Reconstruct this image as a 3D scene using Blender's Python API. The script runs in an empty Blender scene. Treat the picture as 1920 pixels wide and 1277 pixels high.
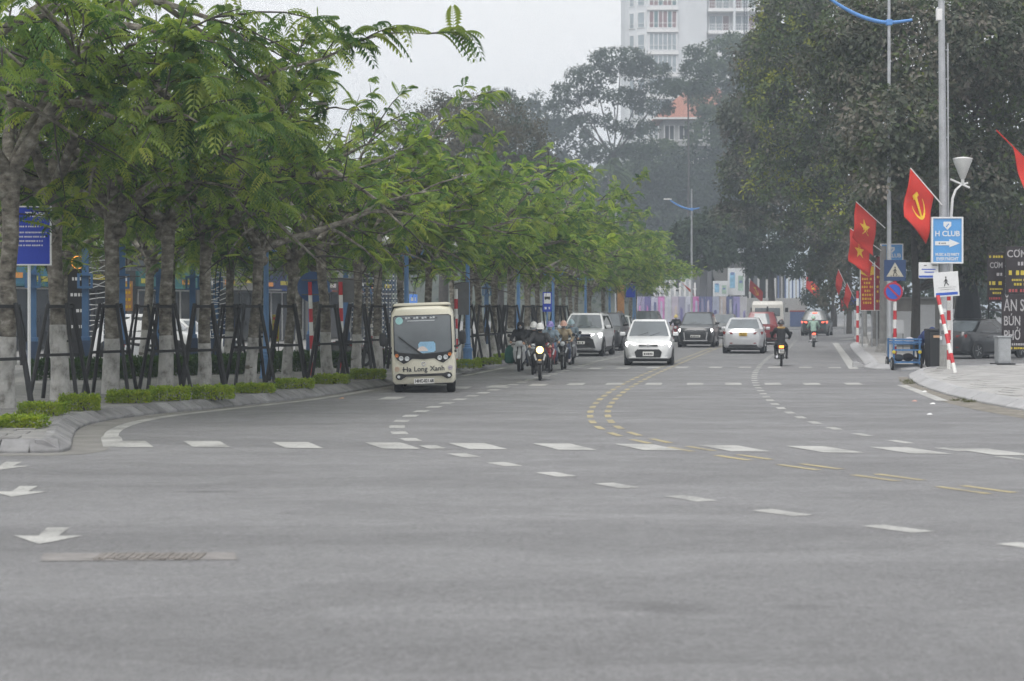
import bpy, bmesh, math, random
from mathutils import Vector, Matrix
from mathutils import noise as mnoise

# ------------------------------------------------------------------ camera, sky, sun, exposure
FPX, CAM_H, HOR = 3733.0, 1.96, 575.0        # focal length in photo pixels, eye height (m), horizon row
scene = bpy.context.scene
COL = scene.collection
cam_d = bpy.data.cameras.new('camera')
cam = bpy.data.objects.new('camera', cam_d); COL.objects.link(cam)
cam.location = (0, 0, CAM_H); cam.rotation_euler = (math.radians(90), 0, 0)
cam_d.sensor_width = 36.0; cam_d.lens = FPX / 1920 * 36
cam_d.shift_y = -(638.5 - HOR) / 1920
cam_d.clip_start = 0.5; cam_d.clip_end = 6000
cam_d.dof.use_dof = True; cam_d.dof.focus_distance = 46.0; cam_d.dof.aperture_fstop = 2.8
scene.camera = cam

SUN_EL, SUN_AZ = math.radians(58), math.radians(205)
world = bpy.data.worlds.new('World'); scene.world = world; world.use_nodes = True
wn = world.node_tree; wn.nodes.clear()
sky = wn.nodes.new('ShaderNodeTexSky'); sky.sky_type = 'NISHITA'; sky.sun_disc = False
sky.sun_elevation = SUN_EL; sky.sun_rotation = SUN_AZ
sky.air_density = 1.0; sky.dust_density = 1.0; sky.ozone_density = 1.0
hs = wn.nodes.new('ShaderNodeHueSaturation'); hs.inputs['Saturation'].default_value = 0.06
bg = wn.nodes.new('ShaderNodeBackground'); bg.inputs['Strength'].default_value = 0.10
wo = wn.nodes.new('ShaderNodeOutputWorld')
cl = wn.nodes.new('ShaderNodeMix'); cl.data_type = 'RGBA'; cl.inputs[0].default_value = .85      # closed cloud cover over the clear sky
cl.inputs[7].default_value = (7.2, 7.2, 7.22, 1)
wn.links.new(sky.outputs[0], hs.inputs['Color']); wn.links.new(hs.outputs[0], cl.inputs[6]); wn.links.new(cl.outputs[2], bg.inputs['Color'])
wn.links.new(bg.outputs[0], wo.inputs['Surface'])

sun_d = bpy.data.lights.new('sun', 'SUN'); sun_d.energy = 1.5; sun_d.angle = math.radians(40)
sun_d.color = (1.0, 0.97, 0.93)
sun = bpy.data.objects.new('sun', sun_d); COL.objects.link(sun)
_d = Vector((math.sin(SUN_AZ) * math.cos(SUN_EL), math.cos(SUN_AZ) * math.cos(SUN_EL), math.sin(SUN_EL)))
sun.rotation_euler = _d.to_track_quat('Z', 'Y').to_euler(); sun.location = (0, 0, 80)

vs = scene.view_settings
vs.view_transform = 'Standard'; vs.look = 'None'; vs.gamma = 1.0; vs.exposure = 0.66
vs.use_curve_mapping = False
scene.cycles.use_denoising = True; scene.cycles.use_adaptive_sampling = True; scene.cycles.adaptive_threshold = .03; scene.cycles.adaptive_min_samples = 16
scene.cycles.max_bounces = 5; scene.cycles.diffuse_bounces = 2; scene.cycles.transmission_bounces = 4
scene.cycles.transparent_max_bounces = 12; scene.cycles.volume_bounces = 0
scene.cycles.sample_clamp_indirect = 4.0

# ------------------------------------------------------------------ helpers
def G(px, py, z=0.0):
    """photo pixel -> point of the level ground (z) it shows"""
    d = FPX * (CAM_H - z) / (py - HOR)
    return Vector(((px - 960) / FPX * d, d, z))
def PT(px, py, d):
    return Vector(((px - 960) / FPX * d, d, CAM_H - (py - HOR) / FPX * d))
def YB(py):
    return FPX * CAM_H / (py - HOR)

MATS = {}
def _var(nt, base, var, scale, coord='Object', detail=4, stretch=None):
    tc = nt.nodes.new('ShaderNodeTexCoord')
    vec = tc.outputs[coord] if coord != 'World' else nt.nodes.new('ShaderNodeNewGeometry').outputs['Position']
    if stretch:
        mp = nt.nodes.new('ShaderNodeMapping'); mp.inputs['Scale'].default_value = stretch
        nt.links.new(vec, mp.inputs['Vector']); vec = mp.outputs[0]
    nz = nt.nodes.new('ShaderNodeTexNoise'); nz.inputs['Scale'].default_value = scale
    nz.inputs['Detail'].default_value = detail; nz.inputs['Roughness'].default_value = .6
    nt.links.new(vec, nz.inputs['Vector'])
    rp = nt.nodes.new('ShaderNodeMapRange'); rp.inputs['From Min'].default_value = .3; rp.inputs['From Max'].default_value = .7
    rp.inputs['To Min'].default_value = 1 - var; rp.inputs['To Max'].default_value = 1 + var
    nt.links.new(nz.outputs['Fac'], rp.inputs['Value'])
    return rp.outputs[0], nz.outputs['Fac'], vec
def _mul(nt, col, fac):
    m = nt.nodes.new('ShaderNodeVectorMath'); m.operation = 'SCALE'
    if hasattr(col, 'links'): nt.links.new(col, m.inputs[0])
    else: m.inputs[0].default_value = col[:3]
    nt.links.new(fac, m.inputs['Scale'])
    return m.outputs[0]
def pm(name, color, rough=.6, metal=0.0, var=.12, scale=6.0, bump=0.0, bscale=40.0, spec=.5, coat=0.0,
       emit=None, coord='Object', stretch=None, rnd=0.0):
    """procedural principled material with tonal variation and fine relief"""
    if name in MATS: return MATS[name]
    m = bpy.data.materials.new(name); m.use_nodes = True; nt = m.node_tree
    b = nt.nodes['Principled BSDF']
    b.inputs['Roughness'].default_value = rough; b.inputs['Metallic'].default_value = metal
    b.inputs['Specular IOR Level'].default_value = spec; b.inputs['Coat Weight'].default_value = coat
    b.inputs['Coat Roughness'].default_value = .08
    f, nf, vec = _var(nt, color, var, scale, coord, stretch=stretch)
    out = _mul(nt, color, f)
    if rnd > 0:
        oi = nt.nodes.new('ShaderNodeObjectInfo')
        r = nt.nodes.new('ShaderNodeMapRange'); r.inputs['To Min'].default_value = 1 - rnd; r.inputs['To Max'].default_value = 1 + rnd
        nt.links.new(oi.outputs['Random'], r.inputs['Value'])
        out = _mul(nt, out, r.outputs[0])
    nt.links.new(out, b.inputs['Base Color'])
    if bump > 0:
        n2 = nt.nodes.new('ShaderNodeTexNoise'); n2.inputs['Scale'].default_value = bscale; n2.inputs['Detail'].default_value = 3
        nt.links.new(vec, n2.inputs['Vector'])
        bp = nt.nodes.new('ShaderNodeBump'); bp.inputs['Strength'].default_value = bump; bp.inputs['Distance'].default_value = .02
        nt.links.new(n2.outputs['Fac'], bp.inputs['Height']); nt.links.new(bp.outputs[0], b.inputs['Normal'])
    if emit:
        b.inputs['Emission Color'].default_value = (*emit[0], 1); b.inputs['Emission Strength'].default_value = emit[1]
    MATS[name] = m
    return m
def leaf_mat(name, cols, trans=.35, rough=.55, gloss=.25, rnd=.12, patch=.45, pscale=.9):
    """leaf: per-leaf random colour between the given stops, part diffuse part translucent"""
    if name in MATS: return MATS[name]
    m = bpy.data.materials.new(name); m.use_nodes = True; nt = m.node_tree; nt.nodes.clear()
    g = nt.nodes.new('ShaderNodeNewGeometry')
    cr = nt.nodes.new('ShaderNodeValToRGB'); els = cr.color_ramp.elements
    while len(els) < len(cols): els.new(.5)
    for i, c in enumerate(cols):
        els[i].position = c[0]; els[i].color = (*c[1], 1)
    tc = nt.nodes.new('ShaderNodeTexCoord'); nz = nt.nodes.new('ShaderNodeTexNoise'); nz.inputs['Scale'].default_value = pscale; nz.inputs['Detail'].default_value = 2
    nt.links.new(tc.outputs['Object'], nz.inputs['Vector'])
    rg = nt.nodes.new('ShaderNodeMapRange'); rg.inputs['From Min'].default_value = .3; rg.inputs['From Max'].default_value = .7; nt.links.new(nz.outputs['Fac'], rg.inputs['Value'])
    fm = nt.nodes.new('ShaderNodeMix'); fm.inputs[0].default_value = patch      # sprays share a tone, single leaves vary within it
    nt.links.new(g.outputs['Random Per Island'], fm.inputs[2]); nt.links.new(rg.outputs[0], fm.inputs[3]); nt.links.new(fm.outputs[0], cr.inputs['Fac'])
    oi = nt.nodes.new('ShaderNodeObjectInfo')
    r = nt.nodes.new('ShaderNodeMapRange'); r.inputs['To Min'].default_value = 1 - rnd; r.inputs['To Max'].default_value = 1 + rnd
    nt.links.new(oi.outputs['Random'], r.inputs['Value'])
    c = _mul(nt, cr.outputs[0], r.outputs[0])
    b = nt.nodes.new('ShaderNodeBsdfPrincipled'); b.inputs['Roughness'].default_value = rough
    b.inputs['Specular IOR Level'].default_value = gloss
    t = nt.nodes.new('ShaderNodeBsdfTranslucent')
    tb = nt.nodes.new('ShaderNodeVectorMath'); tb.operation = 'MULTIPLY'; tb.inputs[1].default_value = (1.25, 1.3, .7)
    nt.links.new(c, tb.inputs[0])
    nt.links.new(c, b.inputs['Base Color']); nt.links.new(tb.outputs[0], t.inputs['Color'])
    mx = nt.nodes.new('ShaderNodeMixShader'); mx.inputs[0].default_value = trans
    o = nt.nodes.new('ShaderNodeOutputMaterial')
    nt.links.new(b.outputs[0], mx.inputs[1]); nt.links.new(t.outputs[0], mx.inputs[2]); nt.links.new(mx.outputs[0], o.inputs['Surface'])
    MATS[name] = m
    return m

def link(name, data, parent=None):
    o = bpy.data.objects.new(name, data); COL.objects.link(o)
    if parent is not None: o.parent = parent
    return o
def empty(name, loc=(0, 0, 0), rz=0.0, label=None, cat=None, group=None):
    o = link(name, None); o.location = loc; o.rotation_euler = (0, 0, rz); o.empty_display_size = .3
    return tag(o, label, cat, group, 'thing' if cat else None)
def tag(o, label=None, cat=None, group=None, kind=None):
    if label: o['label'] = label
    if cat: o['category'] = cat
    if group: o['group'] = group
    if kind: o['kind'] = kind
    return o
KIDS = {}
def copy_tree(o, parent=None):
    c = o.copy(); COL.objects.link(c); c.parent = parent
    for ch in o.children: copy_tree(ch, c)
    return c
def catmull(pts, step):
    """smooth resample of a 3-D polyline at about equal steps"""
    P = [Vector(p) for p in pts]
    P = [P[0] * 2 - P[1]] + P + [P[-1] * 2 - P[-2]]
    fine = []
    for i in range(1, len(P) - 2):
        for k in range(24):
            t = k / 24
            a, b, c, d = P[i - 1], P[i], P[i + 1], P[i + 2]
            fine.append(.5 * ((2 * b) + (c - a) * t + (2 * a - 5 * b + 4 * c - d) * t * t + (3 * b - a - 3 * c + d) * t ** 3))
    fine.append(P[-2])
    out = [fine[0]]; acc = 0
    for a, b in zip(fine, fine[1:]):
        seg = (b - a).length
        while acc + seg >= step and seg > 1e-9:
            t = (step - acc) / seg
            a = a.lerp(b, t); out.append(a.copy()); seg = (b - a).length; acc = 0
        acc += seg
    return out
def smooth_poly(pts, it=3):
    p = [Vector(q) for q in pts]
    for _ in range(it):
        q = [p[0]]
        for i in range(1, len(p) - 1): q.append((p[i - 1] + p[i] * 2 + p[i + 1]) / 4)
        q.append(p[-1]); p = q
    return p

class MB:
    """collects boxes, bars, tubes, lathes, prisms; build() links them as ONE mesh object"""
    def __init__(s): s.v = []; s.f = []; s.mi = []; s.m = 0
    def add(s, vs, fs):
        n = len(s.v); s.v += [tuple(v) for v in vs]
        s.f += [tuple(i + n for i in f) for f in fs]; s.mi += [s.m] * len(fs)
        return s
    def box(s, c, d, rot=None, taper=1.0):
        x, y, z = [q / 2 for q in d]; vs = []
        for k, zz in enumerate((-z, z)):
            t = taper if k else 1.0
            for a, b in ((-x, -y), (x, -y), (x, y), (-x, y)): vs.append(Vector((a * t, b * t, zz)))
        if rot is not None: vs = [rot @ v for v in vs]
        c = Vector(c)
        return s.add([v + c for v in vs], [(3, 2, 1, 0), (4, 5, 6, 7), (0, 1, 5, 4), (1, 2, 6, 5), (2, 3, 7, 6), (3, 0, 4, 7)])
    def bar(s, a, b, w, h=None, up=(0, 0, 1)):
        a, b = Vector(a), Vector(b); h = h or w
        d = (b - a); L = d.length; d.normalize(); u = Vector(up)
        if abs(d.dot(u)) > .98: u = Vector((1, 0, 0))
        r = d.cross(u).normalized(); u = r.cross(d)
        vs = []
        for p in (a, b):
            for q, t in ((-1, -1), (1, -1), (1, 1), (-1, 1)): vs.append(p + r * q * w / 2 + u * t * h / 2)
        return s.add(vs, [(3, 2, 1, 0), (4, 5, 6, 7), (0, 1, 5, 4), (1, 2, 6, 5), (2, 3, 7, 6), (3, 0, 4, 7)])
    def tube(s, pts, rad, n=8, cap=True, sx=1.0):
        pts = [Vector(p) for p in pts]
        if not hasattr(rad, '__len__'): rad = [rad] * len(pts)
        vs, fs = [], []
        u = None
        for i, p in enumerate(pts):
            d = (pts[min(i + 1, len(pts) - 1)] - pts[max(i - 1, 0)])
            if d.length < 1e-9: d = Vector((0, 0, 1))
            d.normalize()
            if u is None:
                u = Vector((0, 0, 1)) if abs(d.z) < .9 else Vector((1, 0, 0))
            r = d.cross(u)
            if r.length < 1e-6: r = d.cross(Vector((0, 1, 0)))
            r.normalize(); u = r.cross(d)
            for k in range(n):
                a = 2 * math.pi * k / n
                vs.append(p + (r * math.cos(a) * sx + u * math.sin(a)) * rad[i])
        for i in range(len(pts) - 1):
            for k in range(n):
                k2 = (k + 1) % n
                fs.append((i * n + k, i * n + k2, (i + 1) * n + k2, (i + 1) * n + k))
        if cap:
            fs.append(tuple(reversed(range(n)))); L = (len(pts) - 1) * n
            fs.append(tuple(range(L, L + n)))
        return s.add(vs, fs)
    def lathe(s, prof, n=16, c=(0, 0, 0), rot=None, cap=True):
        vs, fs = [], []; c = Vector(c)
        for r, z in prof:
            for k in range(n):
                a = 2 * math.pi * k / n; v = Vector((r * math.cos(a), r * math.sin(a), z))
                if rot is not None: v = rot @ v
                vs.append(v + c)
        for i in range(len(prof) - 1):
            for k in range(n):
                k2 = (k + 1) % n
                fs.append((i * n + k, i * n + k2, (i + 1) * n + k2, (i + 1) * n + k))
        if cap:
            fs.append(tuple(reversed(range(n)))); L = (len(prof) - 1) * n; fs.append(tuple(range(L, L + n)))
        return s.add(vs, fs)
    def prism(s, poly, t, M=None):
        """2-D polygon (x, z) extruded over y from -t/2 to t/2, then moved by the 4x4 M"""
        n = len(poly); M = M or Matrix()
        vs = [M @ Vector((x, -t / 2, z)) for x, z in poly] + [M @ Vector((x, t / 2, z)) for x, z in poly]
        fs = [tuple(range(n)), tuple(reversed(range(n, 2 * n)))]
        for i in range(n): fs.append(((i + 1) % n, i, n + i, n + (i + 1) % n))
        return s.add(vs, fs)
    def loft(s, rings, closed=True, cap=True):
        n = len(rings[0]); vs = [p for r in rings for p in r]; fs = []
        for i in range(len(rings) - 1):
            for k in range(n if closed else n - 1):
                k2 = (k + 1) % n
                fs.append((i * n + k, i * n + k2, (i + 1) * n + k2, (i + 1) * n + k))
        if cap and closed:
            fs.append(tuple(reversed(range(n)))); L = (len(rings) - 1) * n; fs.append(tuple(range(L, L + n)))
        return s.add(vs, fs)
    def mesh(s, name, mats, smooth=None, bev=0.0, bseg=2):
        me = bpy.data.meshes.new(name); me.from_pydata(s.v, [], s.f)
        mats = mats if isinstance(mats, (list, tuple)) else [mats]
        for m in mats: me.materials.append(m)
        if len(mats) > 1: me.polygons.foreach_set('material_index', s.mi)
        bm = bmesh.new(); bm.from_mesh(me)
        bmesh.ops.recalc_face_normals(bm, faces=bm.faces)
        if bev > 0:
            es = [e for e in bm.edges if len(e.link_faces) == 2 and e.calc_face_angle(0) > .5]
            bmesh.ops.bevel(bm, geom=es, offset=bev, segments=bseg, affect='EDGES', profile=.5, clamp_overlap=True)
        bm.to_mesh(me); bm.free()
        if smooth is not None:
            me.polygons.foreach_set('use_smooth', [True] * len(me.polygons))
            me.set_sharp_from_angle(angle=math.radians(smooth))
        me.update()
        return me
    def build(s, name, mats, parent=None, smooth=None, bev=0.0, loc=None, rz=None, bseg=2):
        o = link(name, s.mesh(name, mats, smooth, bev, bseg), parent)
        if loc is not None: o.location = loc
        if rz is not None: o.rotation_euler = (0, 0, rz)
        return o

_txt = {}
def text_mesh(txt, size=1.0, depth=.004, align='CENTER', shear=0.0, bold=0.0, spacing=1.0):
    """lettering as a mesh standing in the x-z plane, facing -y"""
    key = (txt, size, depth, align, shear, bold, spacing)
    if key in _txt: return _txt[key]
    cu = bpy.data.curves.new('lettering', 'FONT'); cu.body = txt; cu.size = size; cu.extrude = depth
    cu.align_x = align; cu.align_y = 'CENTER'; cu.shear = shear; cu.offset = bold; cu.resolution_u = 3
    cu.space_character = spacing
    o = bpy.data.objects.new('lettering', cu)
    me = bpy.data.meshes.new_from_object(o)
    me.transform(Matrix.Rotation(math.radians(90), 4, 'X'))
    bpy.data.objects.remove(o); bpy.data.curves.remove(cu)
    _txt[key] = me
    return me
def lettering(txt, size, mat, parent, loc, name='lettering', rot=(0, 0, 0), fit=None, **k):
    me = text_mesh(txt, size, **k).copy(); me.materials.clear(); me.materials.append(mat)
    if fit:
        xs = [v.co.x for v in me.vertices]; w = max(xs) - min(xs)
        me.transform(Matrix.Diagonal((fit / w, 1, 1, 1)))
    o = link(name, me, parent); o.location = loc; o.rotation_euler = rot
    return o

def text_bars(parent, x0, x1, z, h, mat, y, seed=1, name='text_line', gap=.35, rot=0.0):
    """a line of print too small to read: a row of small blocks, one mesh"""
    r = random.Random(seed); mb = MB(); x = x0; s = -1 if rot else 1
    while x < x1 - h * .3:
        l = min(x1 - x, h * r.uniform(.5, .95))
        mb.box((x + l / 2, y, z), (l, .004, h)); x += l + h * (gap if r.random() < .8 else gap * 2.6)
    return mb.build(name, mat, parent)
# ------------------------------------------------------------------ ground, road, markings, kerbs, pavements
def asphalt_mat():
    m = bpy.data.materials.new('asphalt'); m.use_nodes = True; nt = m.node_tree; b = nt.nodes['Principled BSDF']
    pos = nt.nodes.new('ShaderNodeNewGeometry').outputs['Position']
    def nz(scale, det, lo, hi, a=.35, c=.65, st=None):
        v = pos
        if st:
            mp = nt.nodes.new('ShaderNodeMapping'); mp.inputs['Scale'].default_value = st; nt.links.new(pos, mp.inputs[0]); v = mp.outputs[0]
        n = nt.nodes.new('ShaderNodeTexNoise'); n.inputs['Scale'].default_value = scale; n.inputs['Detail'].default_value = det
        n.inputs['Roughness'].default_value = .62
        nt.links.new(v, n.inputs['Vector'])
        r = nt.nodes.new('ShaderNodeMapRange'); r.inputs['From Min'].default_value = a; r.inputs['From Max'].default_value = c
        r.inputs['To Min'].default_value = lo; r.inputs['To Max'].default_value = hi
        nt.links.new(n.outputs['Fac'], r.inputs['Value']); return r.outputs[0], n.outputs['Fac']
    big, _ = nz(.10, 3, .93, 1.06); mid, _ = nz(1.7, 5, .95, 1.05); fine, ff = nz(70, 3, .62, 1.38)
    streak, _ = nz(.5, 4, .93, 1.05, st=(.3, 1.0, 1)); stain, _ = nz(.42, 6, 1.0, .62, .66, .80); grain, _ = nz(240, 2, .70, 1.30)
    patch, _ = nz(.35, 1, 1.06, .95, .49, .51, st=(.5, 1.6, 1))
    speck, _ = nz(20, 4, .78, 1.20); coarse, _ = nz(6, 4, .93, 1.06)
    c = (.190, .190, .196)
    def op(o, a, b_):
        n = nt.nodes.new('ShaderNodeMath'); n.operation = o
        for i, q in enumerate((a, b_)):
            if hasattr(q, 'links'): nt.links.new(q, n.inputs[i])
            else: n.inputs[i].default_value = q
        return n.outputs[0]
    sep = nt.nodes.new('ShaderNodeSeparateXYZ'); nt.links.new(pos, sep.inputs[0])
    _, wob = nz(2.2, 5, 0, 1)
    seam = nt.nodes.new('ShaderNodeMapRange'); seam.inputs['From Min'].default_value = 17.75; seam.inputs['From Max'].default_value = 17.95     # joint of the resurfaced strip
    seam.inputs['To Min'].default_value = .93; seam.inputs['To Max'].default_value = 1.0; nt.links.new(sep.outputs[1], seam.inputs['Value'])
    marks = [seam.outputs[0]]
    for px, py, rx, ry, dk in ((1245, 1140, .55, .30, .62), (1500, 1138, .25, .14, .75), (390, 922, .42, .22, .68), (300, 905, .30, .12, .8), (470, 935, .30, .10, .8), (320, 972, .12, .05, .6), (800, 1062, .12, .05, 1.25), (900, 700, 1.5, 4, .93), (1500, 700, 1.6, 6, .94), (1060, 897, .05, .04, .5)):
        q = G(px, py)      # oil and tyre stains, each with its own shape
        dx = op('DIVIDE', op('SUBTRACT', sep.outputs[0], q.x), rx); dy = op('DIVIDE', op('SUBTRACT', sep.outputs[1], q.y), ry)
        rr = op('ADD', op('SQRT', op('ADD', op('MULTIPLY', dx, dx), op('MULTIPLY', dy, dy)), 0), op('MULTIPLY', wob, 1.4))
        r = nt.nodes.new('ShaderNodeMapRange'); r.interpolation_type = 'SMOOTHSTEP'; r.inputs['From Min'].default_value = .7; r.inputs['From Max'].default_value = 1.9
        r.inputs['To Min'].default_value = dk; r.inputs['To Max'].default_value = 1.0; nt.links.new(rr, r.inputs['Value']); marks.append(r.outputs[0])
    for f in marks: c = _mul(nt, c, f)
    for f in (big, mid, fine, streak, stain, patch, speck, grain, coarse): c = _mul(nt, c, f)
    nt.links.new(c, b.inputs['Base Color'])
    ro, _ = nz(1.2, 4, .60, .82); nt.links.new(ro, b.inputs['Roughness']); b.inputs['Specular IOR Level'].default_value = .42
    bp = nt.nodes.new('ShaderNodeBump'); bp.inputs['Strength'].default_value = .5; bp.inputs['Distance'].default_value = .008
    nt.links.new(ff, bp.inputs['Height']); nt.links.new(bp.outputs[0], b.inputs['Normal'])
    return m
def worn_paint(name, col, wear=.45):
    """road paint worn through to asphalt in speckles"""
    m = bpy.data.materials.new(name); m.use_nodes = True; nt = m.node_tree; b = nt.nodes['Principled BSDF']
    pos = nt.nodes.new('ShaderNodeNewGeometry').outputs['Position']
    def rng(scale, det, a, c, lo, hi):
        n = nt.nodes.new('ShaderNodeTexNoise'); n.inputs['Scale'].default_value = scale; n.inputs['Detail'].default_value = det
        nt.links.new(pos, n.inputs['Vector'])
        r = nt.nodes.new('ShaderNodeMapRange'); r.inputs['From Min'].default_value = a; r.inputs['From Max'].default_value = c
        r.inputs['To Min'].default_value = lo; r.inputs['To Max'].default_value = hi
        nt.links.new(n.outputs['Fac'], r.inputs['Value']); return r.outputs[0]
    f1 = rng(1.3, 5, .42, .72, 0, wear); f2 = rng(22, 4, .50, .70, 0, wear)
    ad = nt.nodes.new('ShaderNodeMath'); ad.operation = 'ADD'; ad.use_clamp = True
    nt.links.new(f1, ad.inputs[0]); nt.links.new(f2, ad.inputs[1])
    mx = nt.nodes.new('ShaderNodeMix'); mx.data_type = 'RGBA'
    mx.inputs[6].default_value = (*col, 1); mx.inputs[7].default_value = (.15, .15, .15, 1)
    nt.links.new(ad.outputs[0], mx.inputs[0]); nt.links.new(mx.outputs[2], b.inputs['Base Color'])
    b.inputs['Roughness'].default_value = .65
    return m
M_ASPH = asphalt_mat()
M_WHITE = worn_paint('road_paint_white', (.46, .46, .445), .60)
M_YELL = worn_paint('road_paint_yellow', (.43, .36, .19), .62)
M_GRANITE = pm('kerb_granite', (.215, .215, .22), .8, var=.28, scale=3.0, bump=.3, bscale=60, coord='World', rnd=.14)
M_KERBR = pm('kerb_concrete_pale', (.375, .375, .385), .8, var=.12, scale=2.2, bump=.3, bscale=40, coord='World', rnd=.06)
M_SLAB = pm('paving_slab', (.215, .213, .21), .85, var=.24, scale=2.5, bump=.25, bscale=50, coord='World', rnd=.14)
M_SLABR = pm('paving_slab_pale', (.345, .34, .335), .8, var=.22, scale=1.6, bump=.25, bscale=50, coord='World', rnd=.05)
M_CONC = pm('gutter_concrete', (.20, .195, .185), .85, var=.22, scale=1.6, bump=.3, bscale=30, coord='World')
M_EARTH = pm('ground_earth', (.12, .12, .11), .9, var=.25, scale=.3, coord='World')
M_DIRT = pm('gutter_dirt', (.20, .185, .16), .95, var=.4, scale=3.0, bump=.5, bscale=30, coord='World')

def sheet(name, poly, z, mat, kind='structure', parent=None):
    bm = bmesh.new(); f = bm.faces.new([bm.verts.new((p[0], p[1], z)) for p in poly])
    bmesh.ops.triangulate(bm, faces=[f]); bmesh.ops.recalc_face_normals(bm, faces=bm.faces)
    if bm.faces[:][0].normal.z < 0: bmesh.ops.reverse_faces(bm, faces=bm.faces)
    me = bpy.data.meshes.new(name); bm.to_mesh(me); bm.free(); me.materials.append(mat)
    o = link(name, me, parent)
    if kind: o['kind'] = kind
    return o
ground = sheet('ground', [(-1500, -60), (1500, -60), (1500, 2000), (-1500, 2000)], -.06, M_EARTH)
road = sheet('road', [(-70, -15), (140, -15), (140, 330), (-70, 330)], 0.0, M_ASPH)

YEL = [G(*p) for p in [(2300, 985), (1990, 938), (1733, 903.5), (1558, 882.9), (1402, 861.3), (1297, 845), (1220, 831.6), (1179.6, 821),
       (1152, 809), (1133, 802), (1121, 793), (1119, 782), (1120, 770), (1124, 763), (1132, 755), (1139, 747.8), (1151, 736.5),
       (1165, 727.5), (1184, 716.6), (1211, 702.3), (1249, 688), (1287, 673), (1335, 654.4)]]
YEL = smooth_poly(YEL, 4) + [Vector((12.1, 110, 0)), Vector((15.2, 129, 0)), Vector((19.6, 147, 0)), Vector((26.5, 163, 0)), Vector((37, 176, 0)), Vector((52, 186, 0)), Vector((70, 193, 0))]
LDASH = smooth_poly([G(*p) for p in [(2050, 1040), (1728, 997), (1495, 970), (1320, 940), (1176, 915), (1052, 892), (957, 874), (876, 857), (810, 840), (757, 824),
         (741, 812), (738, 800), (748, 788), (775, 773), (831, 758), (858, 750), (896, 739.5), (960, 722), (1030, 703), (1087, 688.5), (1116, 678.5)]], 2)
RDASH = smooth_poly([G(*p) for p in [(1960, 868), (1840, 852), (1737, 837), (1661, 825), (1601, 813), (1560, 804), (1531, 795), (1490, 780), (1462, 767), (1445, 754),
         (1433.5, 741.5), (1421.5, 728.6), (1413, 717), (1410, 707), (1416.7, 692.7), (1428.7, 678), (1448, 666)]], 2)
def offset_line(pts, d):
    out = []
    for i, p in enumerate(pts):
        t = (pts[min(i + 1, len(pts) - 1)] - pts[max(i - 1, 0)]).normalized()
        out.append(p + Vector((t.y, -t.x, 0)) * d)
    return out
_far = [p for p in YEL if p.y > 70]
LDASH += [p for p in offset_line(_far, -2.85) if p.y > LDASH[-1].y + 4]
RDASH += [p for p in offset_line(_far, 3.45) if p.y > RDASH[-1].y + 4]
KERBL = smooth_poly([G(*p) for p in [(388, 768), (475, 760), (560, 749.5), (633, 741), (732, 724.7), (855, 703.7), (889.5, 696.8), (946, 685.6)]], 3)
KERBL = [G(-420, 851), G(-150, 850.8), G(0, 850.6), G(100, 849.6), G(128, 846), G(134, 836), G(136, 824), G(144, 808), G(166, 797), G(205, 788.5), G(257, 781), G(315, 774.5)] + KERBL
KERBL += [p for p in offset_line(_far, -5.5) if p.y > KERBL[-1].y + 4]
KERBR_FAR = [G(1627, 692), G(1594, 649)] + [p for p in offset_line(_far, 6.9) if p.y > YB(649) + 4]

def paint_along(line, name, mat, dash, gap, w, start=0.0, ymax=150.0, wear_jit=.0, z=.004):
    """individual painted dashes following a line"""
    pts = catmull(line, .05); rnd = random.Random(hash(name) % 999)
    step = int(dash / .05); per = int((dash + gap) / .05); i = int(start / .05)
    while i + step < len(pts):
        seg = pts[i:i + step + 1]
        if seg[0].y > ymax: break
        k = [0, len(seg) // 2, len(seg) - 1]
        a = [seg[j] for j in k]; vs, fs = [], []
        c = a[1]
        for j, p in enumerate(a):
            t = (a[min(j + 1, 2)] - a[max(j - 1, 0)]).normalized(); n = Vector((t.y, -t.x, 0)) * w / 2
            vs += [p - n - c, p + n - c]
        mb = MB().add(vs, [(0, 1, 3, 2), (2, 3, 5, 4)])
        o = mb.build(name, mat, road, loc=(c.x, c.y, z))
        i += per
paint_along(offset_line(YEL, -.16), 'centre_dash', M_YELL, .95, .72, .115, ymax=118)
paint_along(offset_line(YEL, .16), 'centre_dash', M_YELL, .95, .72, .115, start=.0, ymax=118)
paint_along(LDASH, 'lane_dash', M_WHITE, .68, .97, .25, start=.3, ymax=118)
paint_along(RDASH, 'lane_dash', M_WHITE, .70, .95, .16, start=.5, ymax=118)
def strip(name, line, w, mat, z=.004, parent=road, step=.4):
    pts = catmull(line, step); vs, fs = [], []
    for i, p in enumerate(pts):
        t = (pts[min(i + 1, len(pts) - 1)] - pts[max(i - 1, 0)]).normalized()
        ww = w if not callable(w) else w(p)
        n = Vector((t.y, -t.x, 0)) * ww / 2
        vs += [p - n, p + n]
    fs = [(2 * i, 2 * i + 1, 2 * i + 3, 2 * i + 2) for i in range(len(pts) - 1)]
    o = MB().add(vs, fs).build(name, mat, parent); o.location.z = z
    return o
strip('edge_line', [G(*p) for p in [(214, 838), (209, 815), (228, 801), (264, 790), (325, 779.5), (400, 770.5), (500, 759.5), (600, 747.5), (700, 731)]],
      lambda p: .30 if p.y < 30 else .22, M_WHITE)
strip('edge_line', [G(*p) for p in [(868, 705), (900, 699), (950, 689)]] , .18, M_WHITE)
strip('edge_line', [G(1601, 692), G(1566, 643)], .30, M_WHITE)
strip('edge_line', [G(1690, 722), G(1722, 734), G(1768, 752)], .24, M_WHITE)
strip('edge_line', [G(1578, 637), G(1640, 632)], .5, M_WHITE)
_lk = [p for p in KERBL if 24 < p.y < 60]
strip('gutter', offset_line(_lk, .24), .52, M_CONC, z=.0035)
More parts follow.
